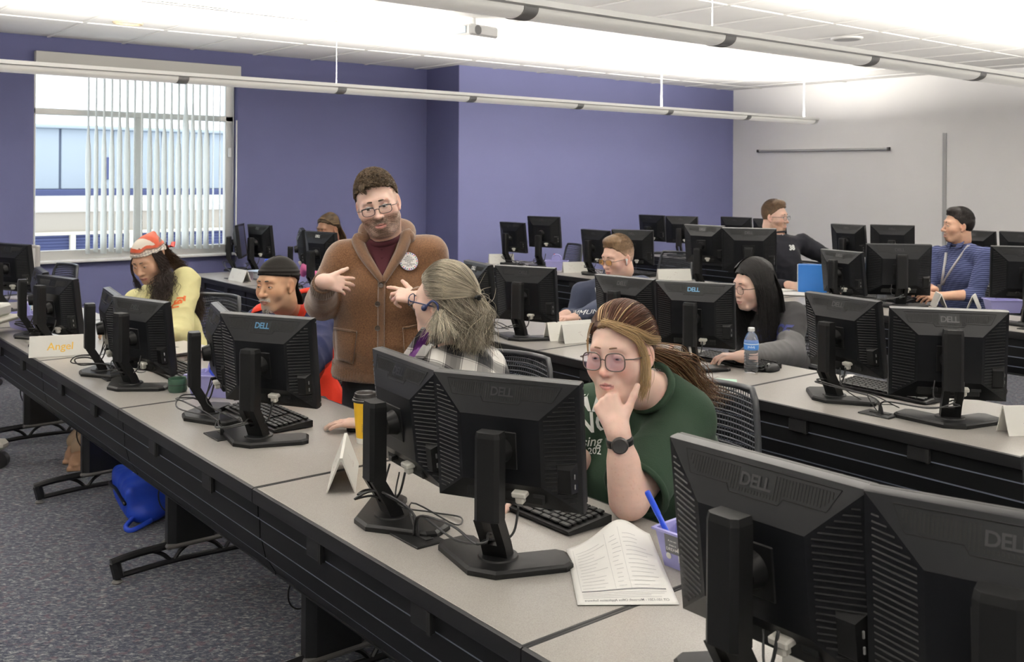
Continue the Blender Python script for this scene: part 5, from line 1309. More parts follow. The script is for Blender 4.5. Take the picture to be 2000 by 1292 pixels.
    MB().tube([Vector(L(0, .0885*math.sin(a)-.016, .034+.0985*math.cos(a))) for a in np.linspace(-1.2, 1.15, 22)], .0014, 5).build('wrap_seam', wrap, hw, 180)
    m = MB(); m.grid(lambda u, v: tuple(L(-.040+.045*v+.01*math.sin(u*6), -.105-.020*u, .005-.115*u)), 10, 5); m.build('wrap_tail', wrap, hw, 180, .004)
    m = MB(); m.tube([Vector(L(*q)) for q in ((-.03, -.108, .012), (0, -.118, .004), (.03, -.108, .012))], [.010, .016, .010], 10); m.build('wrap_knot', wrap, hw, 180)
    rg = np.random.RandomState(6); paths = []; cols = []
    for i in range(900):     # goatee and moustache
        if rg.rand() < .6: x = rg.normal()*.013; q = V(x, .083-16*x*x-.010*rg.rand(), -.092-.024*rg.rand()); dv = V(q[0]*.2, .003, -.008)
        else:
            x = rg.uniform(-.030, .030); q = V(x, .094-.35*abs(x), -.057-.35*max(abs(x)-.018, 0)-.004*rg.rand()); dv = V(x*.15, .004, -.006)
        paths.append([L(*q), L(*(q+dv*.6+V(0, .003, 0))), L(*(q+dv))]); cols.append(V(.50, .47, .43)*rg.uniform(.4, 1.3))
    strands('goatee', t, paths, 'hair', .0008, cols)
    legs(t, hip, [V(2.02, 4.22, .53), V(1.98, 3.98, .53)], [V(2.05, 4.22, .08), V(2.02, 3.98, .08)], 'trouser_dark', 'shoe_black', (.10, .07, .055))
man_durag()

# ---------------- 5 woman in yellow with head scarf
def woman_yellow():
    t = person('woman in pale yellow sweatshirt with long curly hair under orange and white head scarf', 0, 0)
    d = 5.45; C = pos(291, 508, d); B = basis(214, -22, 6); s = .98
    P = dict(HEAD, jaw=.92, chin=.9, nosew=1.12, nose=.9, lid=.0008, lip=1.1, neck=.05, brow=.65)
    sL = pos(362, 552, 5.55); sR = pos(268, 590, 5.9); hip = pos(362, 690, 5.65); hip[2] = .56
    wL = V(1.82, 5.12, .80); wR = V(1.75, 5.62, .79)
    yl = fabric('yellow_fleece', (.62, .58, .30), .9); skin = (.50, .30, .20)
    arms = [dict(side='L', wrist=wL, elbow=pos(348, 652, 5.25), fdir=V(-.7, -.6, -.1), dorsal=UP), dict(side='R', wrist=wR, fdir=V(-1, -.3, 0), dorsal=UP, pole=V(.3, .6, -.7))]
    g, k = figure(t, C, B, s, P, skin, (.36, .13, .11), dict(blush=.2), 205, (sL, sR), hip, arms, yl, vox=.0035, chest=(.18, .135, .17), belly=(.185, .165, .22), arm_r=(.068, .062), cuff=.0, seed=31, fold=.008)
    L = lambda *q: C+B @ (V(*q)*s)
    eye_parts(t, C, B, s, (.02, .012, .01), (0, -18)); brow_parts(t, C, B, s, (.03, .02, .016), .0022, .004, .0235, .5)
    orange = mat('print_orange', (.60, .12, .02), .7)
    ax = unit(arms[0]['e']-sL)
    for i, tx in enumerate('TSU'):
        fit_text(t, 'sleeve_letter', g, tx, .072, pos(344-3*i, 587+18*i, 5.30), -ax*1.0+V(0, 0, 0)+0*UP, RIGHT, orange, .003, .003) if False else fit_text(t, 'sleeve_letter', g, tx, .056, pos(353-2.5*i, 583+15*i, 5.35), ax, RIGHT*.95+UP*.1, orange, .003, .003)
    sc = mat('scarf', (.8, .8, .8), .55, spec=.4); N, L_ = nt(sc); b = N['Principled BSDF']
    a_ = N.new('ShaderNodeVertexColor'); a_.layer_name = 'Col'; L_.new(a_.outputs[0], b.inputs['Base Color'])
    F = Field((-.16, -.20, -.14), (.16, .16, .22), .0034)
    F.ell((0, -.016, .036), (.088, .112, .100), .006, cut=lambda x, y, z: ((np.where(y > .0, .046+.12*y, .046+.35*y)-(z+.036)))*.8)
    F.cap((-.01, -.055, .100), (-.012, -.090, .124), .034, .012, .04); F.cap((0, -.11, .02), (.0, -.135, .0), .022, .012, .02)
    me = poly_mesh('head_scarf', *F.verts()); p = coords(me); n = normals(me); p2 = p+n*((.0018*np.sin(p[:, 2]*260+9*p[:, 1]*10)*np.exp(-((p[:, 2]-.06)/.03)**2))[:, None])
    base = np.tile(V(.66, .60, .52), (len(p), 1)); h = p[:, 2]-.12*p[:, 1]; w_ = vnoise(p, 40, 3)
    orm = ((h+.01*w_ > .076) & (h+.008*w_ < .094)) | ((p[:, 1] < -.005+.2*(p[:, 2]-.1)) & (h > .085)); base[orm] = (.42, .055, .015)
    br = (np.abs(h+.01*w_-.075) < .004) | ((w_ > .5) & (h > .09)); base[br] = (.12, .05, .03)
    gr = (h < .072) & ((np.abs(np.sin(p[:, 0]*150+p[:, 1]*120)) < .22) | (np.abs(np.sin(p[:, 2]*230)) < .2)); base[gr] = (.20, .19, .19)
    gr2 = (h < .060) & (w_ < -.5); base[gr2] = (.02, .02, .02)
    setco(me, C+(p2*s) @ B.T); color(me, base); hs = link('head_scarf', me, sc, t, 180)
    m = MB(); m.grid(lambda u, v: tuple(L(-.02+.05*(v-.5)*(1-.5*u)+.02*u, -.13-.11*u, .005-.012*u+.012*math.sin(u*7))), 12, 4); m.build('scarf_tail', red_scarf := mat('scarf_red', (.45, .03, .02), .6), hs, 180, .004)
    rg = np.random.RandomState(9); paths = []; cols = []; blk = V(.018, .012, .010)
    def curl(st, pts, amp, n=44, fr=4.5):
        q = spline([st]+pts, n); m_ = len(q); ph = rg.rand()*6.3; k_ = fr*rg.uniform(.8, 1.2)
        tt = np.linspace(0, 1, m_); off = np.stack([np.cos(tt*k_*6.28+ph), np.sin(tt*k_*6.28+ph), .3*np.sin(tt*k_*6.28+1+ph)], 1)*(amp*np.minimum(tt*4, 1))[:, None]; return q+off
    for i in range(560):     # near side falling over her chest
        a = rg.rand(); st = L(-.068-.008*rg.rand(), .040-.070*a, .048+.012*rg.rand()); e = pos(306+rg.normal()*10+14*a, 590+rg.normal()*12-10*a, 5.34+rg.normal()*.04)
        mid = L(-.098-.01*rg.rand(), .045-.06*a, -.05); paths.append(curl(st, [mid, (mid+e)/2+rg.normal(size=3)*.02, e], .008)); cols.append(blk*rg.uniform(.6, 2.4))
    for i in range(560):     # down her back
        st = L(rg.uniform(-.07, .05), -.075-.03*rg.rand(), .03+.03*rg.rand()); e = pos(392+rg.normal()*5, 606+rg.normal()*16, 5.72+rg.normal()*.03); mid = pos(342+rg.normal()*5, 512+rg.normal()*5, 5.62)
        paths.append(curl(st, [mid, (mid+e)/2+V(0, 0, .05)+rg.normal(size=3)*.006, e], .009)); cols.append((blk*1.3+V(.012, .006, .003))*rg.uniform(.5, 2.2))
    for i in range(110):     # far side of the face
        st = L(.065, .045, .045); e = L(.055+rg.normal()*.012, .085+rg.normal()*.012, -.10-.06*rg.rand()); paths.append(curl(st, [L(.088, .05, -.01), L(.082, .065, -.06), e], .006, 20, 5)); cols.append(blk*rg.uniform(.6, 1.8))
    strands('hair', t, paths, 'hair', rg.uniform(.0007, .0015, len(paths)), cols)
    legs(t, hip, [V(1.98, 5.78, .52), V(1.95, 5.55, .52)], [V(1.62, 6.02, .09), V(1.60, 5.86, .09)], 'trouser_tan', 'shoe_tan', (.095, .065, .05), fdir=V(-.4, -.9, 0))
woman_yellow()
# ---------------- 6 young man with amber glasses
def short_hair(t, C, B, s, col, n=900, l_=.012, seed=1, top=.010, fade=.0, front=.086, temple=.032, rad=.0007, skin=(.6, .4, .3)):
    hair_cap('hair', t, C, B, s, 'hair', .007, front, temple, -.082, -.034, seed, col, .4, .0012, lambda F: F.ell((0, .036, .098+top*.8), (.056, .044, .026), .03), .003, 1.01, top, 90, col2=np.asarray(col)*(1-fade)+np.asarray(skin)*fade, fmix=lambda p: (.055-p[:, 2])/.05)
    rg = np.random.RandomState(seed); paths = []; cols = []
    for i in range(n):
        a = rg.uniform(0, 2*PI); e = math.acos(1-rg.uniform(0, .80)); nn = V(math.sin(e)*math.sin(a), math.sin(e)*math.cos(a), math.cos(e)); q = V(0, -.014, .034)+nn*V(.083, .104, .094+top)
        if q[1] > .035 and q[2] < .080: continue
        if abs(q[0]) > .05 and q[2] < .03: continue
        dv = unit(V(rg.normal()*.35, .6+rg.normal()*.3, rg.normal()*.2)); dv = dv-nn*np.dot(dv, nn); k = l_*(1 if q[2] > .085 else .5)
        paths.append([C+B @ (x*s) for x in (q-nn*.003, q+dv*k*.5+nn*.003, q+dv*k+nn*.001)]); cols.append(np.asarray(col)*rg.uniform(.7, 1.5))
    strands('hair_strands', t, paths, 'hair', rad, cols)
def man_amber():
    t = person('young man with short hair, amber tinted glasses, white earbud and navy lettered sweatshirt', 0, 0)
    d = 6.15; C = pos(1206, 503, d); B = basis(178, -10, 0); s = 1.03
    P = dict(HEAD, jaw=1.02, lid=-.001, neck=.058, chin=1.0, brow=.9)
    sL = pos(1254, 560, 6.3); sR = pos(1138, 572, 6.35); hip = pos(1198, 690, 6.35); hip[2] = .56
    wR = V(3.98, 4.60, .80); wL = V(3.95, 4.30, .80); wR = np.array(at(1104, 614, .79))
    nv = fabric('navy_fleece', (.040, .047, .075), .9); skin = (.70, .46, .37)
    arms = [dict(side='R', wrist=wR, elbow=pos(1122, 622, 6.3), fdir=V(-.8, .3, -.25), dorsal=UP), dict(side='L', wrist=wL, fdir=V(-1, .2, 0), dorsal=UP, pole=V(.6, -.5, -.6))]
    g, k = figure(t, C, B, s, P, skin, (.50, .20, .18), dict(blush=.5), 205, (sL, sR), hip, arms, nv, vox=.0035, cv=.009, chest=(.195, .14, .18), belly=(.19, .16, .22), arm_r=(.058, .052), seed=41, fold=.006)
    eye_parts(t, C, B, s, (.05, .04, .03), (0, -12)); brow_parts(t, C, B, s, (.16, .10, .06), .0022, .003, .0235, .3)
    glasses(t, C, B, s, 'frame_black', 'lens_amber', .050, .036, .0013, y=.107, z=-.006, tilt=0)
    m = MB(); L = lambda *q: C+B @ (V(*q)*s)
    m.tube([Vector(L(*q)) for q in ((-.080, .006, -.004), (-.090, .008, -.006))], [.006, .008], 12); m.tube([Vector(L(*q)) for q in ((-.090, .010, -.006), (-.091, .016, -.034))], .0034, 8); m.build('earbud', mat('earbud_white', (.8, .8, .8), .3), t, 180)
    short_hair(t, C, B, s, V(.125, .078, .044), 3000, .013, 3, .016, fade=.45, skin=skin)
    pw = MATS['print_white']; fw = k['fw']; lat = k['lat']
    for tx, px, py, sz, b_ in (('WELL', 1166, 583, .095, .0), ('COMMUNITY', 1164, 603, .032, .0)):
        fit_text(t, 'shirt_print', g, tx, sz, pos(px, py, 6.0), -lat if np.dot(lat, RIGHT) < 0 else lat, UP, pw, b_, .004, .12)
    # round animal-head emblem, kept generic
    fit_text(t, 'shirt_emblem', g, 'O', .10, pos(1164, 626, 6.0), -lat if np.dot(lat, RIGHT) < 0 else lat, UP, pw, .002, .004)
    legs(t, hip, [V(4.1, 4.52, .53), V(4.1, 4.28, .53)], [V(4.2, 4.52, .08), V(4.2, 4.28, .08)], 'trouser_dark', 'shoe_black')
man_amber()
# ---------------- 7 person with long straight black hair
def person_blackhair():
    t = person('person with long straight black hair and glasses in dark grey sweatshirt behind the water bottle', 0, 0)
    d = 5.35; C = pos(1470, 557, d); B = basis(164, -6, 0); s = 1.06
    P = dict(HEAD, jaw=1.05, chin=.9, nose=.8, nosew=.95, lid=-.0015, cheek=1.15, neck=.05, brow=.6)
    sL = pos(1549, 616, 5.38); sR = pos(1446, 620, 5.6); hip = pos(1520, 760, 5.5); hip[2] = .56
    wL = np.array(at(1452, 696, .785)); wR = V(3.90, 3.50, .79)
    gy = fabric('charcoal_knit', (.035, .034, .036), .92); lg = fabric('grey_cuff', (.085, .083, .085), .92); skin = (.72, .49, .40)
    arms = [dict(side='L', wrist=wL, elbow=pos(1543, 690, 5.18), fdir=V(-.7, .7, 0), dorsal=UP), dict(side='R', wrist=wR, fdir=V(-1, .1, 0), dorsal=UP, pole=V(.6, .5, -.6))]
    g, k = figure(t, C, B, s, P, skin, (.52, .24, .22), dict(blush=.5), 175, (sL, sR), hip, arms, gy, vox=.0035, cv=.008, chest=(.18, .14, .17), belly=(.19, .165, .22), arm_r=(.064, .058), seed=51, fold=.006)
    F = Field(np.minimum(arms[0]['e'], wL)-.14, np.maximum(arms[0]['e'], wL)+.14, .008); e = arms[0]['e']; S = sL
    F.cap(e*.75+S*.25, e, .076, .074, .02).cap(e, wL*.92+e*.08, .074, .046, .03); cloth('sleeve', t, F, lg, .004, 20, 4)
    eye_parts(t, C, B, s, (.03, .02, .015), (0, -12)); brow_parts(t, C, B, s, (.03, .025, .02), .0020, .003, .0235, .5)
    glasses(t, C, B, s, 'frame_black', 'lens_clear', .048, .040, .0011, y=.104, z=-.008)
    blu = mat('print_blue', (.016, .022, .12), .7); lat = k['lat']; rt_ = -lat if np.dot(lat, RIGHT) < 0 else lat
    for tx, px, py in (('LLACE', 1450, 648), ('LLEGE', 1462, 664)): fit_text(t, 'shirt_print', g, tx, .075, pos(px+16, py, 5.2), rt_, UP, blu, .003, .004)
    L = lambda *q: C+B @ (V(*q)*s); blk = V(.012, .011, .011)
    hair_cap('hair', t, C, B, s, 'hair', .014, .070, .035, -.12, -.005, 6, blk, .3, .001, top=.008)
    rg = np.random.RandomState(5); paths = []; cols = []
    def on(v, o):
        q = (np.asarray(v)-V(0, -.014, .030))/V(.0765, .098, .094); q = q/np.linalg.norm(q); return V(0, -.014, .030)+q*V(.0765+o, .098+o, .098+o)
    for i in range(1500):
        sd = rg.choice((-1, 1)); a = rg.uniform(-.10, .096); x = .010*sd+.01; st = V(x, a, .12); lowz = -.16-.16*rg.rand()
        m1 = on(V(sd*(.075-.5*max(a-.05, 0)), a-.012, .085), .016); m2 = on(V(sd*.085, a*.75-.012, .02), .017); m3 = V(sd*(.098-.2*max(a, 0)), a*.55-.02, -.07); e = V(sd*(.080+rg.normal()*.012), a*.6-.015+rg.normal()*.012, lowz)
        if sd > 0 and a > .03: m3 = V(.09, a*.8, -.06)
        paths.append(spline([L(*on(st, .019)), L(*on((on(st, .015)+m1)/2, .021)), L(*on(m1, .019)), L(*m2), L(*(m3+rg.normal(size=3)*.004)), L(*e)], 16)); cols.append(blk*rg.uniform(.5, 2.6))
    for i in range(500):
        x = rg.uniform(-.085, .085); e = V(x*1.05, -.115+rg.normal()*.01, -.20-.10*rg.rand())
        paths.append(spline([L(*on(V(x*.3, -.02, .12), .018)), L(*on(V(x*.6, -.07, .10), .021)), L(*on(V(x, -.11, .04), .020)), L(*V(x*1.05, -.118, -.06)), L(*e)], 14)); cols.append(blk*rg.uniform(.5, 2.2))
    strands('hair_strands', t, paths, 'hair', rg.uniform(.0007, .0014, len(paths)), cols)
    legs(t, hip, [V(4.12, 3.42, .53), V(4.12, 3.18, .53)], [V(4.2, 3.42, .08), V(4.2, 3.18, .08)], 'trouser_dark', 'shoe_black')
person_blackhair()
# ---------------- 8 man in black pullover
def man_black():
    t = person('bearded man in glasses and black quarter zip pullover turned towards the man with lanyard', 0, 0)
    d = 8.45; C = pos(1514, 423, d); B = basis(280, -2, 0); s = 1.06
    P = dict(HEAD, jaw=1.0, chin=1.1, neck=.062, lid=.003)
    sL = pos(1568, 476, 8.5); sR = pos(1476, 486, 8.3); hip = pos(1530, 590, 8.6); hip[2] = .62
    wL = np.array(at(1655, 548, .85)); wR = np.array(at(1541, 556, .775))
    bk = fabric('black_pullover', (.014, .014, .019), .85); skin = (.72, .48, .38)
    arms = [dict(side='L', wrist=wL, elbow=pos(1626, 508, 8.6), fdir=V(-.6, -.2, -.1), dorsal=UP), dict(side='R', wrist=wR, elbow=pos(1492, 560, 8.3), fdir=RIGHT*.6+VIEW(C)*.5-UP*.1, dorsal=UP*.6+VIEW(C)*.6, curls=[(60, 70, 40)]*4)]
    g, k = figure(t, C, B, s, P, skin, (.48, .22, .19), dict(blush=.4, beard=V(.16, .085, .045), stub=.7), 250, (sL, sR), hip, arms, bk, vox=.004, cv=.010, chest=(.20, .15, .20), belly=(.205, .175, .25), arm_r=(.072, .064), cuff=.03, seed=61, fold=.007)
    eye_parts(t, C, B, s, (.05, .06, .06), (0, 0)); brow_parts(t, C, B, s, (.09, .055, .03), .0026, .003, .0235)
    glasses(t, C, B, s, 'frame_black', 'lens_clear', .048, .034, .0012, y=.106, z=-.004)
    short_hair(t, C, B, s, V(.085, .052, .030), 2400, .026, 13, .014, rad=.0009)
    pw = MATS['print_white']; fit_text(t, 'chest_logo', g, '38', .055, pos(1554, 486, 8.2), RIGHT, UP, pw, .003, .005)
    MB().tube([Vector(k['nn']+k['fw']*.075-UP*.02), Vector(k['nn']+k['fw']*.10-UP*.16)], .006, 6).build('zip', 'port_metal', t, 180)
    legs(t, hip, [V(6.85, 5.25, .55), V(6.85, 5.0, .55)], [V(6.95, 5.25, .08), V(6.95, 5.0, .08)], 'trouser_dark', 'shoe_black')
man_black()
# ---------------- 9 man with lanyard
def man_lanyard():
    t = person('dark haired man in blue checked shirt with pale lanyard seen in profile', 0, 0)
    d = 7.35; C = pos(1871, 441, d); B = basis(138, 2, 0); s = 1.02
    P = dict(HEAD, jaw=.98, nose=1.12, chin=1.0, lid=.001, open=.003, neck=.056)
    sL = pos(1926, 502, 7.15); sR = pos(1830, 498, 7.6); hip = pos(1884, 610, 7.5); hip[2] = .56
    wL = np.array(at(1836, 578, .79)); wR = np.array(at(1822, 574, .80))+V(.10, .05, .02)
    sh = mat('blue_check', (.1, .12, .35), .85, spec=.15); N, L_ = nt(sh); b = N['Principled BSDF']
    tc = N.new('ShaderNodeTexCoord'); wv = N.new('ShaderNodeTexWave'); wv.bands_direction = 'Z'; wv.inputs['Scale'].default_value = 22; wv.inputs['Distortion'].default_value = 1.0; wv.inputs['Detail Scale'].default_value = .6; L_.new(tc.outputs['Object'], wv.inputs[0])
    w2 = N.new('ShaderNodeTexWave'); w2.bands_direction = 'DIAGONAL'; w2.inputs['Scale'].default_value = 14; w2.inputs['Distortion'].default_value = .6; L_.new(tc.outputs['Object'], w2.inputs[0])
    mm = N.new('ShaderNodeMath'); mm.operation = 'MULTIPLY_ADD'; mm.inputs[1].default_value = .3; L_.new(w2.outputs['Fac'], mm.inputs[0]); L_.new(wv.outputs['Fac'], mm.inputs[2])
    rp = ramp(N, [(.3, (.022, .028, .072)), (.85, (.058, .070, .150)), (1.0, (.095, .11, .21))]); L_.new(mm.outputs[0], rp.inputs[0]); L_.new(rp.outputs[0], b.inputs['Base Color'])
    skin = (.60, .36, .25)
    vw = VIEW(C)
    arms = [dict(side='L', wrist=wL, elbow=pos(1906, 575, 7.12), fdir=LEFT*.95+UP*-.05, dorsal=UP*.7+vw*.6, curls=[(15, 25, 15), (20, 30, 15), (30, 35, 20), (35, 40, 20)]), dict(side='R', wrist=wR, fdir=LEFT*.8-vw*.3, dorsal=UP, pole=V(.6, .6, -.5))]
    g, k = figure(t, C, B, s, P, skin, (.40, .18, .15), dict(blush=.3, beard=V(.10, .065, .045), stub=.35), 165, (sL, sR), hip, arms, sh, vox=.0035, cv=.009, chest=(.185, .135, .165), belly=(.175, .15, .23), arm_r=(.054, .048), sleeve='elbow', seed=71, fold=.007)
    eye_parts(t, C, B, s, (.03, .02, .015), (0, 0)); brow_parts(t, C, B, s, (.02, .016, .013), .0028, .003, .0235)
    short_hair(t, C, B, s, V(.016, .013, .012), 2400, .020, 23, .014, rad=.0009)
    ln = mat('lanyard_grey', (.50, .49, .50), .6); nn = k['nb']; fw, lat = k['fw'], k['lat']
    bv = BVHTree.FromPolygons([tuple(x.co) for x in g.data.vertices], [tuple(f.vertices) for f in g.data.polygons])
    def onto(px, py, off, dd=7.2):
        o = V(0, 0, CAM_H); r_ = unit(pos(px, py, dd)-o); h = bv.ray_cast(Vector(o+r_*6.0), Vector(r_), 3); return np.array(h[0])+np.array(h[1])*off if h[0] is not None else pos(px, py, dd)
    o_ = None
    for a in ([(1850, 493), (1847, 515), (1844, 535), (1841, 556)], [(1893, 480), (1876, 502), (1858, 528), (1843, 556)]):
        q = [onto(x, y, .008) for x, y in a]; m = MB(); m.grid(lambda u, v: tuple(np.array(smooth_path(q, 8)[min(int(u*24), 24)])+RIGHT*(v-.5)*.020), 12, 2); ob = m.build('lanyard', ln, o_ or t, 180, .003); o_ = o_ or ob
    MB().box(tuple(onto(1838, 562, .012)), (.02, .03, .05), .004).build('lanyard_clip', 'port_metal', o_)
    for sg in (-1, 1):
        m = MB(); m.grid(lambda u, v: tuple(nn+(C-nn)*.42+fw*(.055-.02*u)+lat*sg*(.025+.045*u)+UP*(-.01-.05*v+.015*u)+fw*.03*v), 5, 4); m.build('shirt_collar', sh, t, 180, .006)
    legs(t, hip, [V(6.95, 3.85, .53), V(6.95, 3.6, .53)], [V(7.05, 3.85, .08), V(7.05, 3.6, .08)], 'trouser_dark', 'shoe_black')
man_lanyard()
# ---------------- 10 person with braids
def person_braids():
    t = person('person with brown braids in pink top, face half hidden behind a monitor', 0, 0)
    d = 8.35; C = pos(641, 447, d); B = basis(196, -12, 0); s = 1.0
    P = dict(HEAD, jaw=.95, nosew=1.2, nose=.85, lid=-.002, neck=.05, brow=.6)
    sL = pos(672, 486, 8.4); sR = pos(624, 486, 8.7); hip = pos(655, 560, 8.5); hip[2] = .56
    pk = fabric('pink_cotton', (.62, .10, .22), .85); skin = (.22, .115, .07)
    arms = [dict(side='L', wrist=V(3.98, 7.45, .8), fdir=V(-1, 0, 0), dorsal=UP, pole=V(.5, -.5, -.6)), dict(side='R', wrist=V(3.98, 7.75, .8), fdir=V(-1, 0, 0), dorsal=UP, pole=V(.5, .5, -.6))]
    figure(t, C, B, s, P, skin, (.2, .08, .07), dict(blush=.1), 190, (sL, sR), hip, arms, pk, vox=.0045, cv=.010, chest=(.165, .12, .16), belly=(.165, .14, .2), arm_r=(.055, .048), seed=81)
    eye_parts(t, C, B, s, (.02, .012, .01), (0, -12)); brow_parts(t, C, B, s, (.02, .014, .01), .0022, .003, .0235, .4)
    L = lambda *q: C+B @ (V(*q)*s); bc = V(.050, .030, .013)
    hair_cap('hair', t, C, B, s, 'hair', .010, .078, .045, -.06, .0, 9, bc*.7, .4, .003, top=.006, lobes=40)
    rg = np.random.RandomState(12); m = MB()
    def on(v, o):
        q = (np.asarray(v)-V(0, -.014, .030))/V(.0765, .098, .094); q = q/np.linalg.norm(q); return V(0, -.014, .030)+q*V(.0765+o, .098+o, .096+o)
    paths = []; cols = []; rr = []
    for i in range(60):
        sd = -1+2*i/59; a = V(.078*sd, .062-.05*abs(sd)**1.6, .098-.055*abs(sd)**1.7); b_ = V(.082*sd, -.05, .10-.07*abs(sd)**1.7); e = V(.045*sd, -.115, -.0-.02*rg.rand())
        ps = spline([L(*on(a, .012)), L(*on(b_, .014)), L(*on(e, .014)), L(.035*sd-.04, -.12, -.10-.08*rg.rand()), L(.03*sd-.04, -.10, -.22)], 40); paths.append(ps); cols.append(bc*rg.uniform(.5, 1.8)); rr.append(.0036)
    strands('braids', t, paths, 'hair', rr, cols, 6, .5)
    legs(t, hip, [V(4.15, 7.72, .53), V(4.15, 7.48, .53)], [V(4.2, 7.72, .08), V(4.2, 7.48, .08)], 'trouser_dark', 'shoe_black', h=.015)
person_braids()
# ================================================================== things on and under the tables
def tent(cx, cy, ang, lb, lab_text=None, L_=.28, h=.098, w_=.075, z=TZ, grey=True, txt_mat='ink_soft'):
    """folded name card: ridge along ang (degrees)"""
    t = empty('name_tent', (cx, cy, z+.001), R(ang), lb, 'name card', 'white folded name tents')
    m = MB(); th = .0035; a = math.atan2(w_/2, h)
    prof = [(-w_/2-th, 0), (-w_/2, 0), (-.002, h-.010), (.002, h-.010), (w_/2, 0), (w_/2+th, 0), (.004, h), (-.004, h)]
    m.prism(prof, -L_/2, L_/2, 'yzx'); m.build('card', 'tent_white', t, 20)
    for sg in (-1, 1):
        M = Matrix.Translation((0, sg*(w_/4+.0035), h*.46)) @ Matrix.Rotation(PI if sg > 0 else 0, 4, 'Z') @ Matrix.Rotation(PI/2-a, 4, 'X')
        mm = MB(); mm.M = M; mm.box((0, 0, .0008), (L_-.03, h*.80, .0010)); ins = mm.build('insert', 'paper', t, 0)
        if lab_text:
            me = text_mesh(lab_text, .052, .0004, shear=.05); me.transform(M @ Matrix.Translation((0, 0, .0022))); link('name', me, txt_mat, ins, 0)
        elif grey:
            mm = MB(); mm.M = M; rg_ = random.Random(cx*7)
            for k in range(5): mm.box((rg_.uniform(-.08, .08), rg_.uniform(-.025, .025), .0016), (rg_.uniform(.01, .03), .0018, .0006), 0, Matrix.Rotation(rg_.uniform(-1, 1), 3, 'Z'))
            mm.build('faint_writing', 'ink_soft', ins, 0)
    return t
p = at(125, 696, TZ)
tent(1.33, 5.215, -18, 'white name tent with orange handwritten name, standing before two monitors at left', 'Angel', txt_mat='ink_yellow')
tent(1.455, 2.60, 58, 'white name tent seen end on below the yellow coffee cup')
tent(3.69, 4.075, -12, 'white name tent standing just behind another one, left of the woman in green'); tent(3.70, 3.965, -12, 'white name tent nearest the table edge, left of the head of the woman in green')
tent(3.67, 1.555, -35, 'white name tent at right edge beside the square-on monitor of the second row')
tent(3.45, 7.96, 92, 'white name tent on the second row in front of monitors by the window')
tent(6.30, 8.0, -28, 'white name tent at the left end of the third row near the purple wall', L_=.26); tent(6.30, 6.86, -28, 'white name tent beside the lilac caddy left of the young man in amber glasses', L_=.26)
tent(6.52, 5.84, -30, 'white name tent on the third row right of the young man in amber glasses', L_=.30)
tent(6.70, 3.53, 38, 'tilted white name tent before the hands of the man with lanyard', L_=.20); tent(6.80, 3.33, 20, 'small white name tent seen end on beside the third row caddy', L_=.16)
tent(1.62, .98, -55, 'white name tent half hidden under the nearest monitor at bottom right', L_=.30, z=TZ)

def caddy(cx, cy, ang, lb, fill=(), z=TZ, stickers=False):
    t = empty('caddy', (cx, cy, z+.001), R(ang), lb, 'caddy', 'lilac plastic desk caddies')
    bx, by, tx, ty, h = .052, .090, .066, .108, .088
    m = MB()
    def ring(x, y, zz): return [(-x, -y, zz), (x, -y, zz), (x, y, zz), (-x, y, zz)]
    rs = [ring(bx, by, 0), ring(tx, ty, h), ring(tx+.006, ty+.006, h+.001), ring(tx+.006, ty+.006, h-.004), ring(tx+.004, ty+.004, h-.004)]
    inn = [ring(tx-.003, ty-.003, h), ring(bx-.002, by-.002, .004)]
    vs = rs[0]+rs[1]+inn[0]+inn[1]+ring(tx+.006, ty+.006, h)+ring(tx+.006, ty+.006, h-.005)
    fs = [(3, 2, 1, 0)]
    for i in range(4):
        j = (i+1) % 4; fs += [(i, j, 4+j, 4+i), (8+i, 12+i, 12+j, 8+j) if False else (8+j, 12+j, 12+i, 8+i)[::-1][::-1], (16+i, 16+j, 8+j, 8+i), (20+i, 20+j, 16+j, 16+i), (4+i, 4+j, 20+j, 20+i)]
    fs += [(12, 13, 14, 15)]
    m.add(vs, fs); tub = m.build('tub', 'lilac', t, 20)
    m = MB(); pr = [(-.100, .055), (-.098, h-.004), (-.055, h+.002), (-.042, h+.030), (-.030, h+.046), (-.015, h+.052), (.015, h+.052), (.030, h+.046), (.042, h+.030), (.055, h+.002), (.098, h-.004), (.100, .055)]
    hole = [(-.026, h+.012), (-.024, h+.030), (.024, h+.030), (.026, h+.012)]
    m.prism(pr, -.002, .002, 'yzx'); m.build('divider', 'lilac', t, 20)
    MB().tube(smooth_path([(0, -.045, h+.004), (0, -.036, h+.040), (0, -.012, h+.056), (0, .012, h+.056), (0, .036, h+.040), (0, .045, h+.004)], 5), .006, 8).build('handle', 'lilac', t, 180)
    if stickers:
        f = Matrix(((0, -.157, -.9876, -.0598), (-1, 0, 0, 0), (0, .9876, -.157, .045), (0, 0, 0, 1)))
        def pl(c, d, mt, nm='sticker'): mm = MB(); mm.M = f; mm.box((c[0], c[1], .0006), (d[0], d[1], .0008)); return mm.build(nm, mt, tub, 0)
        pl((-.058, .014), (.044, .046), 'ink'); pl((-.024, -.012), (.040, .028), 'paper')
        for i, (tx_, sz) in enumerate((("if you can", .0062), ("dream it", .0062), ('DREAMS', .0105))):
            me = text_mesh(tx_, sz, .0001); me.transform(f @ Matrix.Translation((-.058, .022-.0105*i, .0014))); link('lettering', me, 'paper', tub, 0)
        for c in ((-.037, .004), (-.072, -.016), (-.004, -.022)): mm = MB(); mm.M = f @ Matrix.Translation((c[0], c[1], .0012)); mm.lathe([(0, .0006), (.0075, .0006), (.0075, 0)], 16); mm.build('round_sticker', 'tent_white', tub)
        for i in range(3): pl((-.024, -.004-.006*i), (.03, .0022), 'ink_soft', 'sticker_line')
    return t
caddy(1.775, 1.475, 3, 'lilac caddy with dark printed stickers and a blue marker, right of the paper sheet', stickers=True)
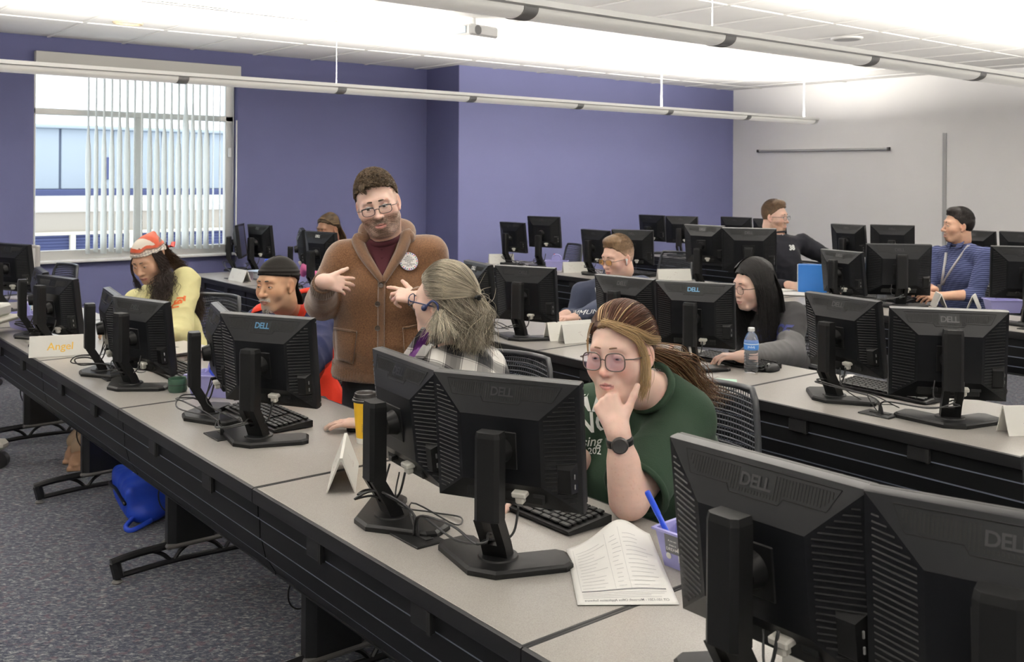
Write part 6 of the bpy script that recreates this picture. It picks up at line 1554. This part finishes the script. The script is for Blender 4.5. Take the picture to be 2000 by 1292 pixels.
caddy(1.60, 3.90, 35, 'lilac caddy between the green bowl and the monitors before the man in the head wrap'); caddy(1.40, 6.23, 10, 'lilac caddy at the left edge behind the monitor cables')
caddy(6.80, 3.13, 48, 'lilac caddy at the right end of the third row beside the man with lanyard'); caddy(6.32, 7.16, 45, 'lilac caddy on the third row left of the young man in amber glasses'); caddy(3.70, 7.18, 0, 'lilac caddy with pink pouch beside the monitors of the person with braids')
t = empty('marker', (1.745, 1.535, TZ+.012), 0, 'blue marker sticking up out of the lilac caddy by the paper sheet', 'marker'); Mk = Matrix.Translation((0, 0, 0)) @ Vector(np.array(atd(1276, 984, 2.30))-V(1.745, 1.535, TZ+.012)).to_track_quat('Z', 'Y').to_matrix().to_4x4()
mat('marker_blue', (.012, .06, .55), .35); mat('wipe_blue', (.25, .55, .75), .5)
m = MB(); m.M = Mk; m.lathe([(.0, 0), (.006, .001), (.0065, .12), (.0055, .122)], 14); m.build('barrel', 'marker_blue', t); m = MB(); m.M = Mk; m.lathe([(.0072, .118), (.0072, .172), (.0060, .176), (0, .176)], 14); m.build('marker_cap', 'marker_blue', t)
for i in range(4): t = tag(MB().tube(smooth_path([(1.80+.008*i, 1.42+.03*i, TZ+.080), (1.815, 1.43+.03*i, TZ+.092), (1.80, 1.45+.03*i, TZ+.086)], 5), .007, 6).build('tissue_packet', 'wipe_blue' if i % 2 else 'paper', None, 180), ['nearest pale packet in the stickered lilac caddy', 'second pale blue packet in the stickered lilac caddy', 'third pale packet in the stickered lilac caddy', 'farthest pale blue packet in the stickered lilac caddy'][i], 'packet', 'packets in the stickered caddy')
tag(MB().box((1.60, 3.885, TZ+.085), (.05, .11, .03), .006, Matrix.Rotation(.3, 3, 'X')).build('pencil_case', 'marker_blue'), 'dark blue case lying in the lilac caddy beside the green bowl', 'case')
mat('pouch_pink', (.70, .16, .36), .6)
m = MB(); m.tube(smooth_path([(3.70, 7.10, TZ+.06), (3.70, 7.14, TZ+.13), (3.69, 7.20, TZ+.165), (3.70, 7.27, TZ+.12), (3.71, 7.30, TZ+.06)], 6), [.02+.024*math.sin(PI*i/24) for i in range(25)], 10); tag(m.build('pouch', 'pouch_pink', None, 180), 'soft pink pouch bulging out of a lilac caddy at back left', 'pouch')
for u_, v_, dx, mt_, lb, ky in ((1.40, 6.23, 0, 'wipe_blue', 'small pale blue packet in the leftmost caddy', 0), (6.30, 7.16, 0, 'ink_red', 'red marker standing in the caddy left of the young man', 1), (6.80, 3.13, 0, 'tent_white', 'white marker lying in the right-hand third row caddy', 2)):
    tag(MB().tube([(u_+.02, v_+.03, TZ+.02), (u_+.03, v_+.045, TZ+.15)], .007, 10).build('marker', mt_, None, 60), lb, 'marker')

# coffee cup
c = at(713, 863, TZ); t = empty('coffee_cup', (c.x, c.y, TZ), 0, 'tall yellow paper coffee cup with black lid beside the nearest name tent', 'cup')
mat('cup_yellow', (.72, .42, .012), .45); mat('lid_black', (.022, .02, .02), .3)
MB().lathe([(.0, .004), (.030, .004), (.030, 0), (.0315, .001), (.0336, .022)], 32).build('cup_base', 'paper', t); MB().lathe([(.0337, .020), (.0445, .148), (.046, .150), (.0445, .152)], 32).build('sleeve', 'cup_yellow', t)
MB().lathe([(.0465, .146), (.049, .148), (.049, .154), (.046, .156), (.0445, .162), (.0425, .163), (.0405, .176), (.038, .178), (.034, .174), (.0, .173)], 36).build('lid', 'lid_black', t)
m = MB()
for k in range(5):
    a0 = math.atan2(-c.y, -c.x)-.3
    for j in range(5): a = a0+j*.085-(k % 2)*.02; r_ = .0375; m.box((r_*math.cos(a), r_*math.sin(a), .046+.006*k), (.0012, .0026, .0016), 0, Matrix.Rotation(a, 3, 'Z'))
m.build('small_print', 'ink', t, 0); t.scale = (.9, .9, .95)
# water bottle
c = at(1467, 726, TZ); t = empty('water_bottle', (c.x, c.y, TZ), 0, 'clear plastic water bottle with blue label and white cap on the second row', 'bottle')
mat('pet', (.92, .95, 1), .06, trans=.92, ior=1.30, spec=.5); mat('cap_white', (.82, .82, .82), .4); mat('label_blue', (.06, .22, .60), .5); mat('label_pale', (.55, .66, .82), .5)
prof = [(.0, .006), (.018, .004), (.028, 0), (.032, .006)]
for k in range(6): z = .012+.014*k; prof += [(.033, z), (.0335, z+.004), (.0315, z+.008), (.0315, z+.011)]
prof += [(.033, .098), (.0335, .104), (.0335, .140), (.032, .150), (.024, .172), (.0145, .184), (.0135, .190), (.0135, .196)]
MB().lathe(prof, 28).build('bottle_body', 'pet', t, 60)
MB().lathe([(.0339, .106), (.0341, .108), (.0341, .138), (.0339, .140)], 32).build('bottle_label', 'label_blue', t); MB().lathe([(.0343, .130), (.0343, .136)], 32).build('label_band', 'label_pale', t)
m = MB(); a0 = math.atan2(-c.y, -c.x)
for k in range(7): a = a0+(k-3)*.14; m.box((.0344*math.cos(a), .0344*math.sin(a), .119+.002*(k % 2)), (.0012, .0034, .007+.004*(k % 3 == 0)), .0004, Matrix.Rotation(a, 3, 'Z'))
m.build('label_mark', 'label_pale', t, 0)
m = MB(); m.lathe([(.0150, .190), (.0155, .192), (.0155, .203), (.0145, .206), (0, .206)], 30); m.build('bottle_cap', 'cap_white', t)
# paper sheet, curled
q = [Vector(at(1106, 1074, TZ)), Vector((1.815, 1.70, TZ)), Vector(at(1327, 1182, TZ)), Vector(at(1128, 1183, TZ))]
def sheet(u, v):
    a = q[3]*(1-u)+q[0]*u; b_ = q[2]*(1-u)+q[1]*u; p = a*(1-v)+b_*v
    return (p.x, p.y, TZ+.0025+.050*(u**1.5)*math.exp(-((v-.62)/.30)**2)+.006*math.sin(PI*v)*u)
t = tag(MB().grid(sheet, 24, 20).build('paper_sheet', 'paper', None, 180, .0006), 'printed white handout curling up on the front table beside the caddy', 'paper')
def on_sheet(u0, v0, du, dv, mt, nm, dz=.0009):
    MB().grid(lambda a, b_: tuple(Vector(sheet(u0+du*a, v0+dv*b_))+Vector((0, 0, dz))), max(1, int(du*24)), max(1, int(dv*22))).build(nm, mt, t, 180)
on_sheet(.185, .07, .014, .86, 'ink', 'table_head'); rg_ = random.Random(3)
for v0 in (.065, .42, .58): on_sheet(.20, v0, .72, .003, 'ink_grey', 'rule')
for k in range(13):
    u0 = .235+.05*k
    for v0, wd in ((.08, .30), (.45, .10), (.60, .30)): on_sheet(u0, v0+rg_.uniform(0, .03), .006, wd*rg_.uniform(.5, 1), 'ink_grey', 'text_line')
for k in range(4): on_sheet(.09+.022*k, .07, .006, rg_.uniform(.6, .86), 'ink_grey', 'text_line')
me = text_mesh('CIT 101-1201 - Microsoft Office Application Software', .034, .0002); p_ = coords(me); w_ = np.ptp(p_[:, 0]); cc = [Vector(sheet(.055+y*1.2, .5-x/w_*.84))+Vector((0, 0, .001)) for x, y, z in p_]; setco(me, np.array([tuple(x) for x in cc])); link('heading', me, 'ink', t, 0)
# sticky notes
a, b_, c_ = at(1369, 753, TZ), at(1437, 756, TZ), at(1376, 741, TZ); mat('note_green', (.50, .72, .60), .8)
ctr = (b_+c_)/2; t = empty('note_pad', (ctr.x, ctr.y, TZ), math.atan2(b_.y-a.y, b_.x-a.x), 'stack of pale green note sheets on the second row edge', 'note pad')
for k in range(6): MB().box((random.uniform(-.002, .002), random.uniform(-.002, .002), .0012+.0022*k), ((b_-a).length*.98, .085, .0018), 0, Matrix.Rotation(random.uniform(-.05, .05), 3, 'Z')).build('note', 'note_green', t, 0)
# green bowl
c = at(347, 764, TZ); t = empty('bowl', (c.x, c.y, TZ), 0, 'small dark green bowl between two pairs of monitors on the front row', 'bowl'); mat('green_glaze', (.022, .060, .036), .45, bump=.2, bscale=300)
MB().lathe([(0, .003), (.030, .003), (.034, 0), (.038, .008), (.0385, .052), (.0370, .056), (.0345, .054), (.034, .012), (0, .009)], 36).build('bowl_body', 'green_glaze', t, 40); MB().lathe([(.0388, .030), (.0388, .033)], 36).build('glaze_ring', 'leg_black', t)
# laptop on a binder
c = at(344, 694, TZ); mat('laptop_silver', (.48, .46, .45), .35, metal=.3); mat('binder_print', (.20, .18, .17), .6, var=.5, vscale=30)
t = empty('binder', (c.x+.01, c.y-.02, TZ), R(10), 'thick patterned binder under the silver laptop by the woman in yellow', 'binder'); MB().box((0, 0, .014), (.23, .28, .026), .002).build('cover', 'binder_print', t); MB().box((.003, 0, .014), (.226, .274, .018)).build('pages', 'paper', t, 0)
t = empty('laptop', (c.x+.01, c.y-.02, TZ+.0285), R(8), 'closed silver laptop lying before the woman in yellow', 'laptop'); MB().box((0, 0, .006), (.22, .31, .010), .004).build('base', 'lid_black', t); MB().box((0, 0, .0145), (.22, .31, .007), .003).build('lid', 'laptop_silver', t); MB().box((-.02, .0, .0183), (.02, .03, .0006)).build('lid_mark', 'lid_black', t)
# wipes tub
c = at(531, 546, TZ); t = empty('wipes_tub', (c.x, c.y, TZ), 0, 'white wipes tub with blue lid behind the head wrap of the seated man', 'tub'); MB().lathe([(0, .002), (.058, .002), (.060, 0), (.060, .150), (.056, .156)], 32).build('tub_body', 'tent_white', t); MB().lathe([(.062, .150), (.062, .172), (.058, .178), (0, .180)], 32).build('tub_lid', 'marker_blue', t); MB().lathe([(.0605, .04), (.0605, .12)], 32).build('tub_label', 'label_pale', t)
t = empty('clear_box', (3.62, 7.98, TZ), R(15), 'small clear plastic box behind the back left name tent', 'box'); MB().box((0, 0, .035), (.10, .14, .07), .004).build('box_body', 'pet', t); MB().box((0, 0, .073), (.106, .146, .008), .002).build('box_lid', 'label_pale', t)
# folder, papers, jar
a, b_ = at(1562, 571, TZ), at(1611, 573, TZ); mat('folder_blue', (.015, .13, .42), .5)
dr = Vector((b_.x-a.x, b_.y-a.y, 0)).normalized(); ctr = (a+b_)/2; t = empty('folder', (ctr.x, ctr.y, TZ), math.atan2(dr.y, dr.x), 'upright blue folder standing open on the third row', 'folder')
for sg, an in ((0, 8), (1, -14)): MB().box((0, .003+.07*sg if False else .004+.05*sg, .112), (.215, .004, .224), .001, Matrix.Rotation(R(an), 3, 'X')).build('folder_cover', 'folder_blue', t)
MB().box((-.02, .03, .115), (.19, .004, .21), .001, Matrix.Rotation(R(-3), 3, 'X')).build('folder_sheet', 'paper', t)
for k, (px, py, an) in enumerate(((1535, 572, 10), (1552, 575, 30), (1525, 566, -8))):
    c = at(px, py, TZ); tag(MB().box((c.x, c.y, TZ+.004+.004*k), (.216, .279, .003), .001, Matrix.Rotation(R(an), 3, 'Z')).build('paper_stack', 'paper'), ['loose white papers flat on the table in front of the man in black', 'white papers fanned beside the blue folder', 'uppermost white papers under the hand of the man in black'][k], 'paper', 'loose papers on the third row')
c = at(1722, 589, TZ); t = empty('glass_jar', (c.x, c.y, TZ), 0, 'small clear glass jar left of the monitor before the man with lanyard', 'jar'); MB().lathe([(0, .004), (.028, .003), (.032, .0), (.034, .006), (.034, .052), (.030, .060), (.030, .068), (.027, .068), (.027, .06), (.031, .05), (.031, .008), (0, .007)], 28).build('jar_glass', 'pet', t, 50); MB().lathe([(.0305, .062), (.032, .064), (.032, .070), (0, .071)], 28).build('jar_lid', 'port_metal', t)
# keyboards and mice
key_me = MB().box((0, 0, 0), (.0150, .0150, .006), .0018).mesh('key'); key_me.materials.append(MATS['black_plastic'])
def keyboard(cx, cy, ang, lb, single=False, label_group='black keyboards'):
    """ang: direction of the long side"""
    t = empty('keyboard', (cx, cy, TZ+.001), R(ang), lb, 'keyboard', label_group)
    m = MB(); m.prism([(-.074, .004), (-.074, .012), (.072, .026), (.076, .024), (.076, .002)], -.220, .220, 'yzx'); m.build('case', 'black_plastic', t, 20)
    rows = [(.060, 16), (.036, 21), (.0175, 21), (-.001, 21), (-.0195, 21), (-.038, 13), (-.0565, 11)]; sl = .014/.146
    mb = MB()
    for y, n in rows:
        for i in range(n):
            x = -.206+.412*(i+.5)/n if n < 20 else -.206+.01962*(i+.5)
            if n >= 20 and i in (15,): continue
            z = .0205+(y)*sl+.0045; wx = (.412/n-.003)/.0150 if n < 20 else 1.12
            if single:
                o = bpy.data.objects.new('key', key_me); COL.objects.link(o); o.parent = t; o.location = (x, y, z); o.scale = (wx, 1, 1); o.rotation_euler = (sl, 0, 0)
            else: mb.box((x, y, z), (.0150*wx, .0150, .006), .0015)
    if not single: tag(mb.build('keys', 'black_plastic', t, 20), kind='stuff')
    return t
keyboard(1.735, 2.05, -90, 'black keyboard under the monitor left of the woman in green', True); keyboard(1.585, 3.41, -90, 'black keyboard right of the monitor before the man in the head wrap', True)
keyboard(1.62, 4.42, -90, 'black keyboard behind the green bowl'); keyboard(3.83, 2.24, -93, 'black keyboard on the second row between the two rightmost monitors', True)
keyboard(3.76, 4.05, -90, 'black keyboard right of the monitor beside the paired name tents'); keyboard(3.84, 3.05, -90, 'black keyboard under the monitor left of the water bottle'); keyboard(6.72, 3.98, -90, 'black keyboard on the third row before the man with lanyard')
keyboard(6.60, 6.35, -90, 'black keyboard on the third row behind the young man in amber glasses'); keyboard(6.62, 7.55, -90, 'black keyboard at the left end of the third row')
def mouse(cx, cy, ang, lb, mt):
    t = empty('mouse', (cx, cy, TZ), R(ang), lb, 'mouse', 'computer mice'); F = Field((-.05, -.07, -.01), (.05, .07, .05), .003); F.ell((0, 0, .008), (.031, .056, .028), .01, cut=lambda x, y, z: -z-.007); o = mesh_from('mouse_body', F, mt, t); MB().lathe([(.007, -.004), (.008, 0), (.007, .004)], 14, (0, .030, .033), 'x').build('scroll_wheel', 'fixture_grey', t); MB().box((0, .03, .030), (.0012, .045, .010)).build('button_gap', 'dark_slot', t, 0)
mouse(3.90, 2.46, 80, 'grey and black mouse left of the second row keyboard at right', 'laptop_silver'); mouse(1.78, 3.06, 95, 'black mouse on the front row beside the man in the head wrap', 'black_plastic'); mouse(3.84, 2.83, 100, 'small black mouse right of the water bottle', 'black_plastic'); mouse(1.70, 1.73, 100, 'black mouse hidden by the paper sheet near the elbow of the woman in green', 'black_plastic') if False else None
# ================================================================== chairs
def make_chair():
    t = empty('office_chair')
    S = .455
    F = Field((-.30, -.30, S-.08), (.30, .30, S+.05), .008); F.box((0, 0, S-.02), (.245, .235, .03), .03); F.ell((0, -.0, S+.02), (.20, .19, .015), .02); mesh_from('seat', F, 'chair_black', t)
    def back(u, v):          # u across, v up; seat faces +y, back at -y
        x = (u-.5)*.43*(1-.16*(v-.35)**2-.12*v); z = .53+.36*v; return Vector((x, -.215-.06*v+.05*((u-.5)*2)**2, z))
    rim = [back(u, v) for u, v in [(i/10, 0) for i in range(11)]+[(1-.03*math.sin(0), j/10) for j in range(1, 10)]+[(.97-.94*i/10, 1) for i in range(11)]+[(0, 1-j/10) for j in range(1, 10)]]
    MB().tube(rim, .012, 8, closed=True).build('back_frame', 'chair_grey', t, 180)
    m = MB()
    for i in range(1, 34): m.tube([back(i/34, j/6) for j in range(7)], .0022, 3)
    for j in range(1, 20):
        m.tube([back(i/10, min(max(j/20+.05*math.sin(PI*i/10), 0), 1)) for i in range(11)], .0036, 4)
    tag(m.build('back_mesh', 'chair_mesh', t, 180), kind='stuff')
    MB().tube(smooth_path([(0, -.16, S-.05), (0, -.25, S-.03), (0, -.27, .58), (0, -.268, .70)], 5), .022, 8).build('back_post', 'chair_black', t, 180)
    for sg in (-1, 1):
        MB().tube(smooth_path([(sg*.23, -.02, S-.03), (sg*.285, -.03, S+.02), (sg*.285, -.03, S+.17)], 4), .014, 8).build('arm_post', 'chair_black', t, 180); MB().box((sg*.285, .02, S+.185), (.07, .24, .03), .012).build('arm_rest', 'chair_black', t)
    MB().lathe([(.03, .10), (.03, .30), (.022, .31), (.022, S-.05), (.06, S-.05)], 16).build('gas_lift', 'chair_black', t)
    for k in range(5):
        a = k*2*PI/5+.3; d = Vector((math.cos(a), math.sin(a), 0)); lg = MB().tube([Vector((0, 0, .115))+d*.03, Vector((0, 0, .10))+d*.16, Vector((0, 0, .075))+d*.30], [.026, .022, .016], 8).build('base_leg', 'chair_black', t, 60)
        MB().lathe([(.010, -.016), (.027, -.014), (.027, .014), (.010, .016)], 14, tuple(d*.30+Vector((0, 0, .0285))), 'x').build('caster', 'leg_black', lg)
    return t
proto_chair = make_chair(); _uc = [0]
def chair(x, y, face, lb):
    t = proto_chair if not _uc[0] else copy_tree(proto_chair); _uc[0] = 1
    t.location = (x, y, 0); t.rotation_euler = (0, 0, R(face-90)); tag(t, lb, 'chair', 'black mesh backed office chairs')
chair(2.56, 2.26, 196, 'black mesh chair the woman in green sits on')
chair(1.98, 8.42, 192, 'black chair below the window at the far left')
chair(7.15, 6.55, 185, 'black chair behind the monitor of the third row, right of the young man'); chair(7.05, 8.0, 165, 'black chair at the left end of the third row before the purple wall')
chair(2.50, 4.22, 190, 'black mesh chair under the man in the head wrap'); chair(2.36, 3.12, 196, 'black mesh chair showing right of the grey haired woman sitting on it'); chair(2.18, 5.745, 200, 'black mesh chair of the woman in yellow, its back showing beside her')
chair(4.62, 4.40, 178, 'black mesh chair under the young man in amber glasses'); chair(4.62, 3.30, 175, 'black mesh chair under the person with long black hair'); chair(7.28, 5.13, 200, 'black mesh chair under the man in black pullover'); chair(7.40, 3.72, 165, 'black mesh chair under the man with lanyard'); chair(4.62, 7.60, 190, 'black mesh chair under the person with braids')
# blue bag on the floor
mat('bag_blue', (.012, .055, .48), .5, spec=.4, bump=.3, bscale=60)
t = empty('blue_bag', (1.66, 4.86, 0), R(-8), 'bright blue bag with black trim lying on the carpet under the front tables', 'bag')
F = Field((-.30, -.35, -.03), (.30, .35, .30), .008); F.box((0, 0, .10), (.15, .22, .08), .035, .02); F.ell((.02, -.02, .16), (.13, .19, .045), .05); F.ell((-.05, -.19, .05), (.08, .07, .05), .03); o = mesh_from('bag_body', F, 'bag_blue', t); folds(o.data, .006, 12, 7)
MB().tube(smooth_path([(-.155, -.2, .10), (-.162, 0, .115), (-.155, .2, .10), (0, .236, .11), (.155, .2, .10)], 5), .008, 6).build('bag_trim', 'leg_black', t, 180); MB().tube(smooth_path([(-.10, -.1, .215), (-.05, .02, .232), (0, .12, .21)], 5), .004, 6).build('bag_stripe', 'paper', t, 180)
MB().tube(smooth_path([(-.12, -.22, .04), (-.16, -.25, .012), (-.14, -.30, .008), (-.05, -.27, .03)], 5), .012, 6).build('bag_strap', 'bag_blue', t, 180)
# cream equipment cart at the left edge
t = empty('equipment_cart', (1.00, 6.20, 0), R(-39), 'cream equipment cart only just showing at the left edge of the picture', 'cart'); mat('cream_metal', (.66, .63, .56), .45)
MB().box((.06, 0, .13), (.52, .10, .055), .02).build('cart_base', 'cream_metal', t); MB().tube([(0, 0, .15), (0, 0, .80)], .025, 14).build('cart_post', 'cream_metal', t, 60); MB().box((.06, 0, .815), (.50, .36, .03), .012).build('cart_tray', 'cream_metal', t); MB().box((.16, 0, .865), (.24, .28, .07), .015).build('cart_device', 'tent_white', t)
for x, y in ((-.17, 0), (.29, 0), (.06, .2), (.06, -.2)): MB().lathe([(.012, -.02), (.045, -.018), (.045, .018), (.012, .02)], 16, (x, y, .047), 'y').build('cart_caster', 'leg_black', t)
MB().box((.06, 0, .12), (.10, .46, .04), .012).build('cart_cross', 'cream_metal', t)
# pale framed screen behind the left edge monitor
t = empty('pale_screen', (1.70, 7.75, TZ), R(20), 'pale grey framed flat screen rising behind the monitor at left edge', 'monitor')
MB().box((0, 0, .24), (.03, .44, .30), .008).build('frame', 'laptop_silver', t); MB().box((-.0165, 0, .24), (.002, .40, .26)).build('back_plate', 'tee_bar', t, 0); MB().tube([(0, 0, .01), (0, 0, .12)], .02, 10).build('stand', 'laptop_silver', t); MB().box((0, 0, .006), (.16, .2, .012), .004).build('base', 'laptop_silver', t)
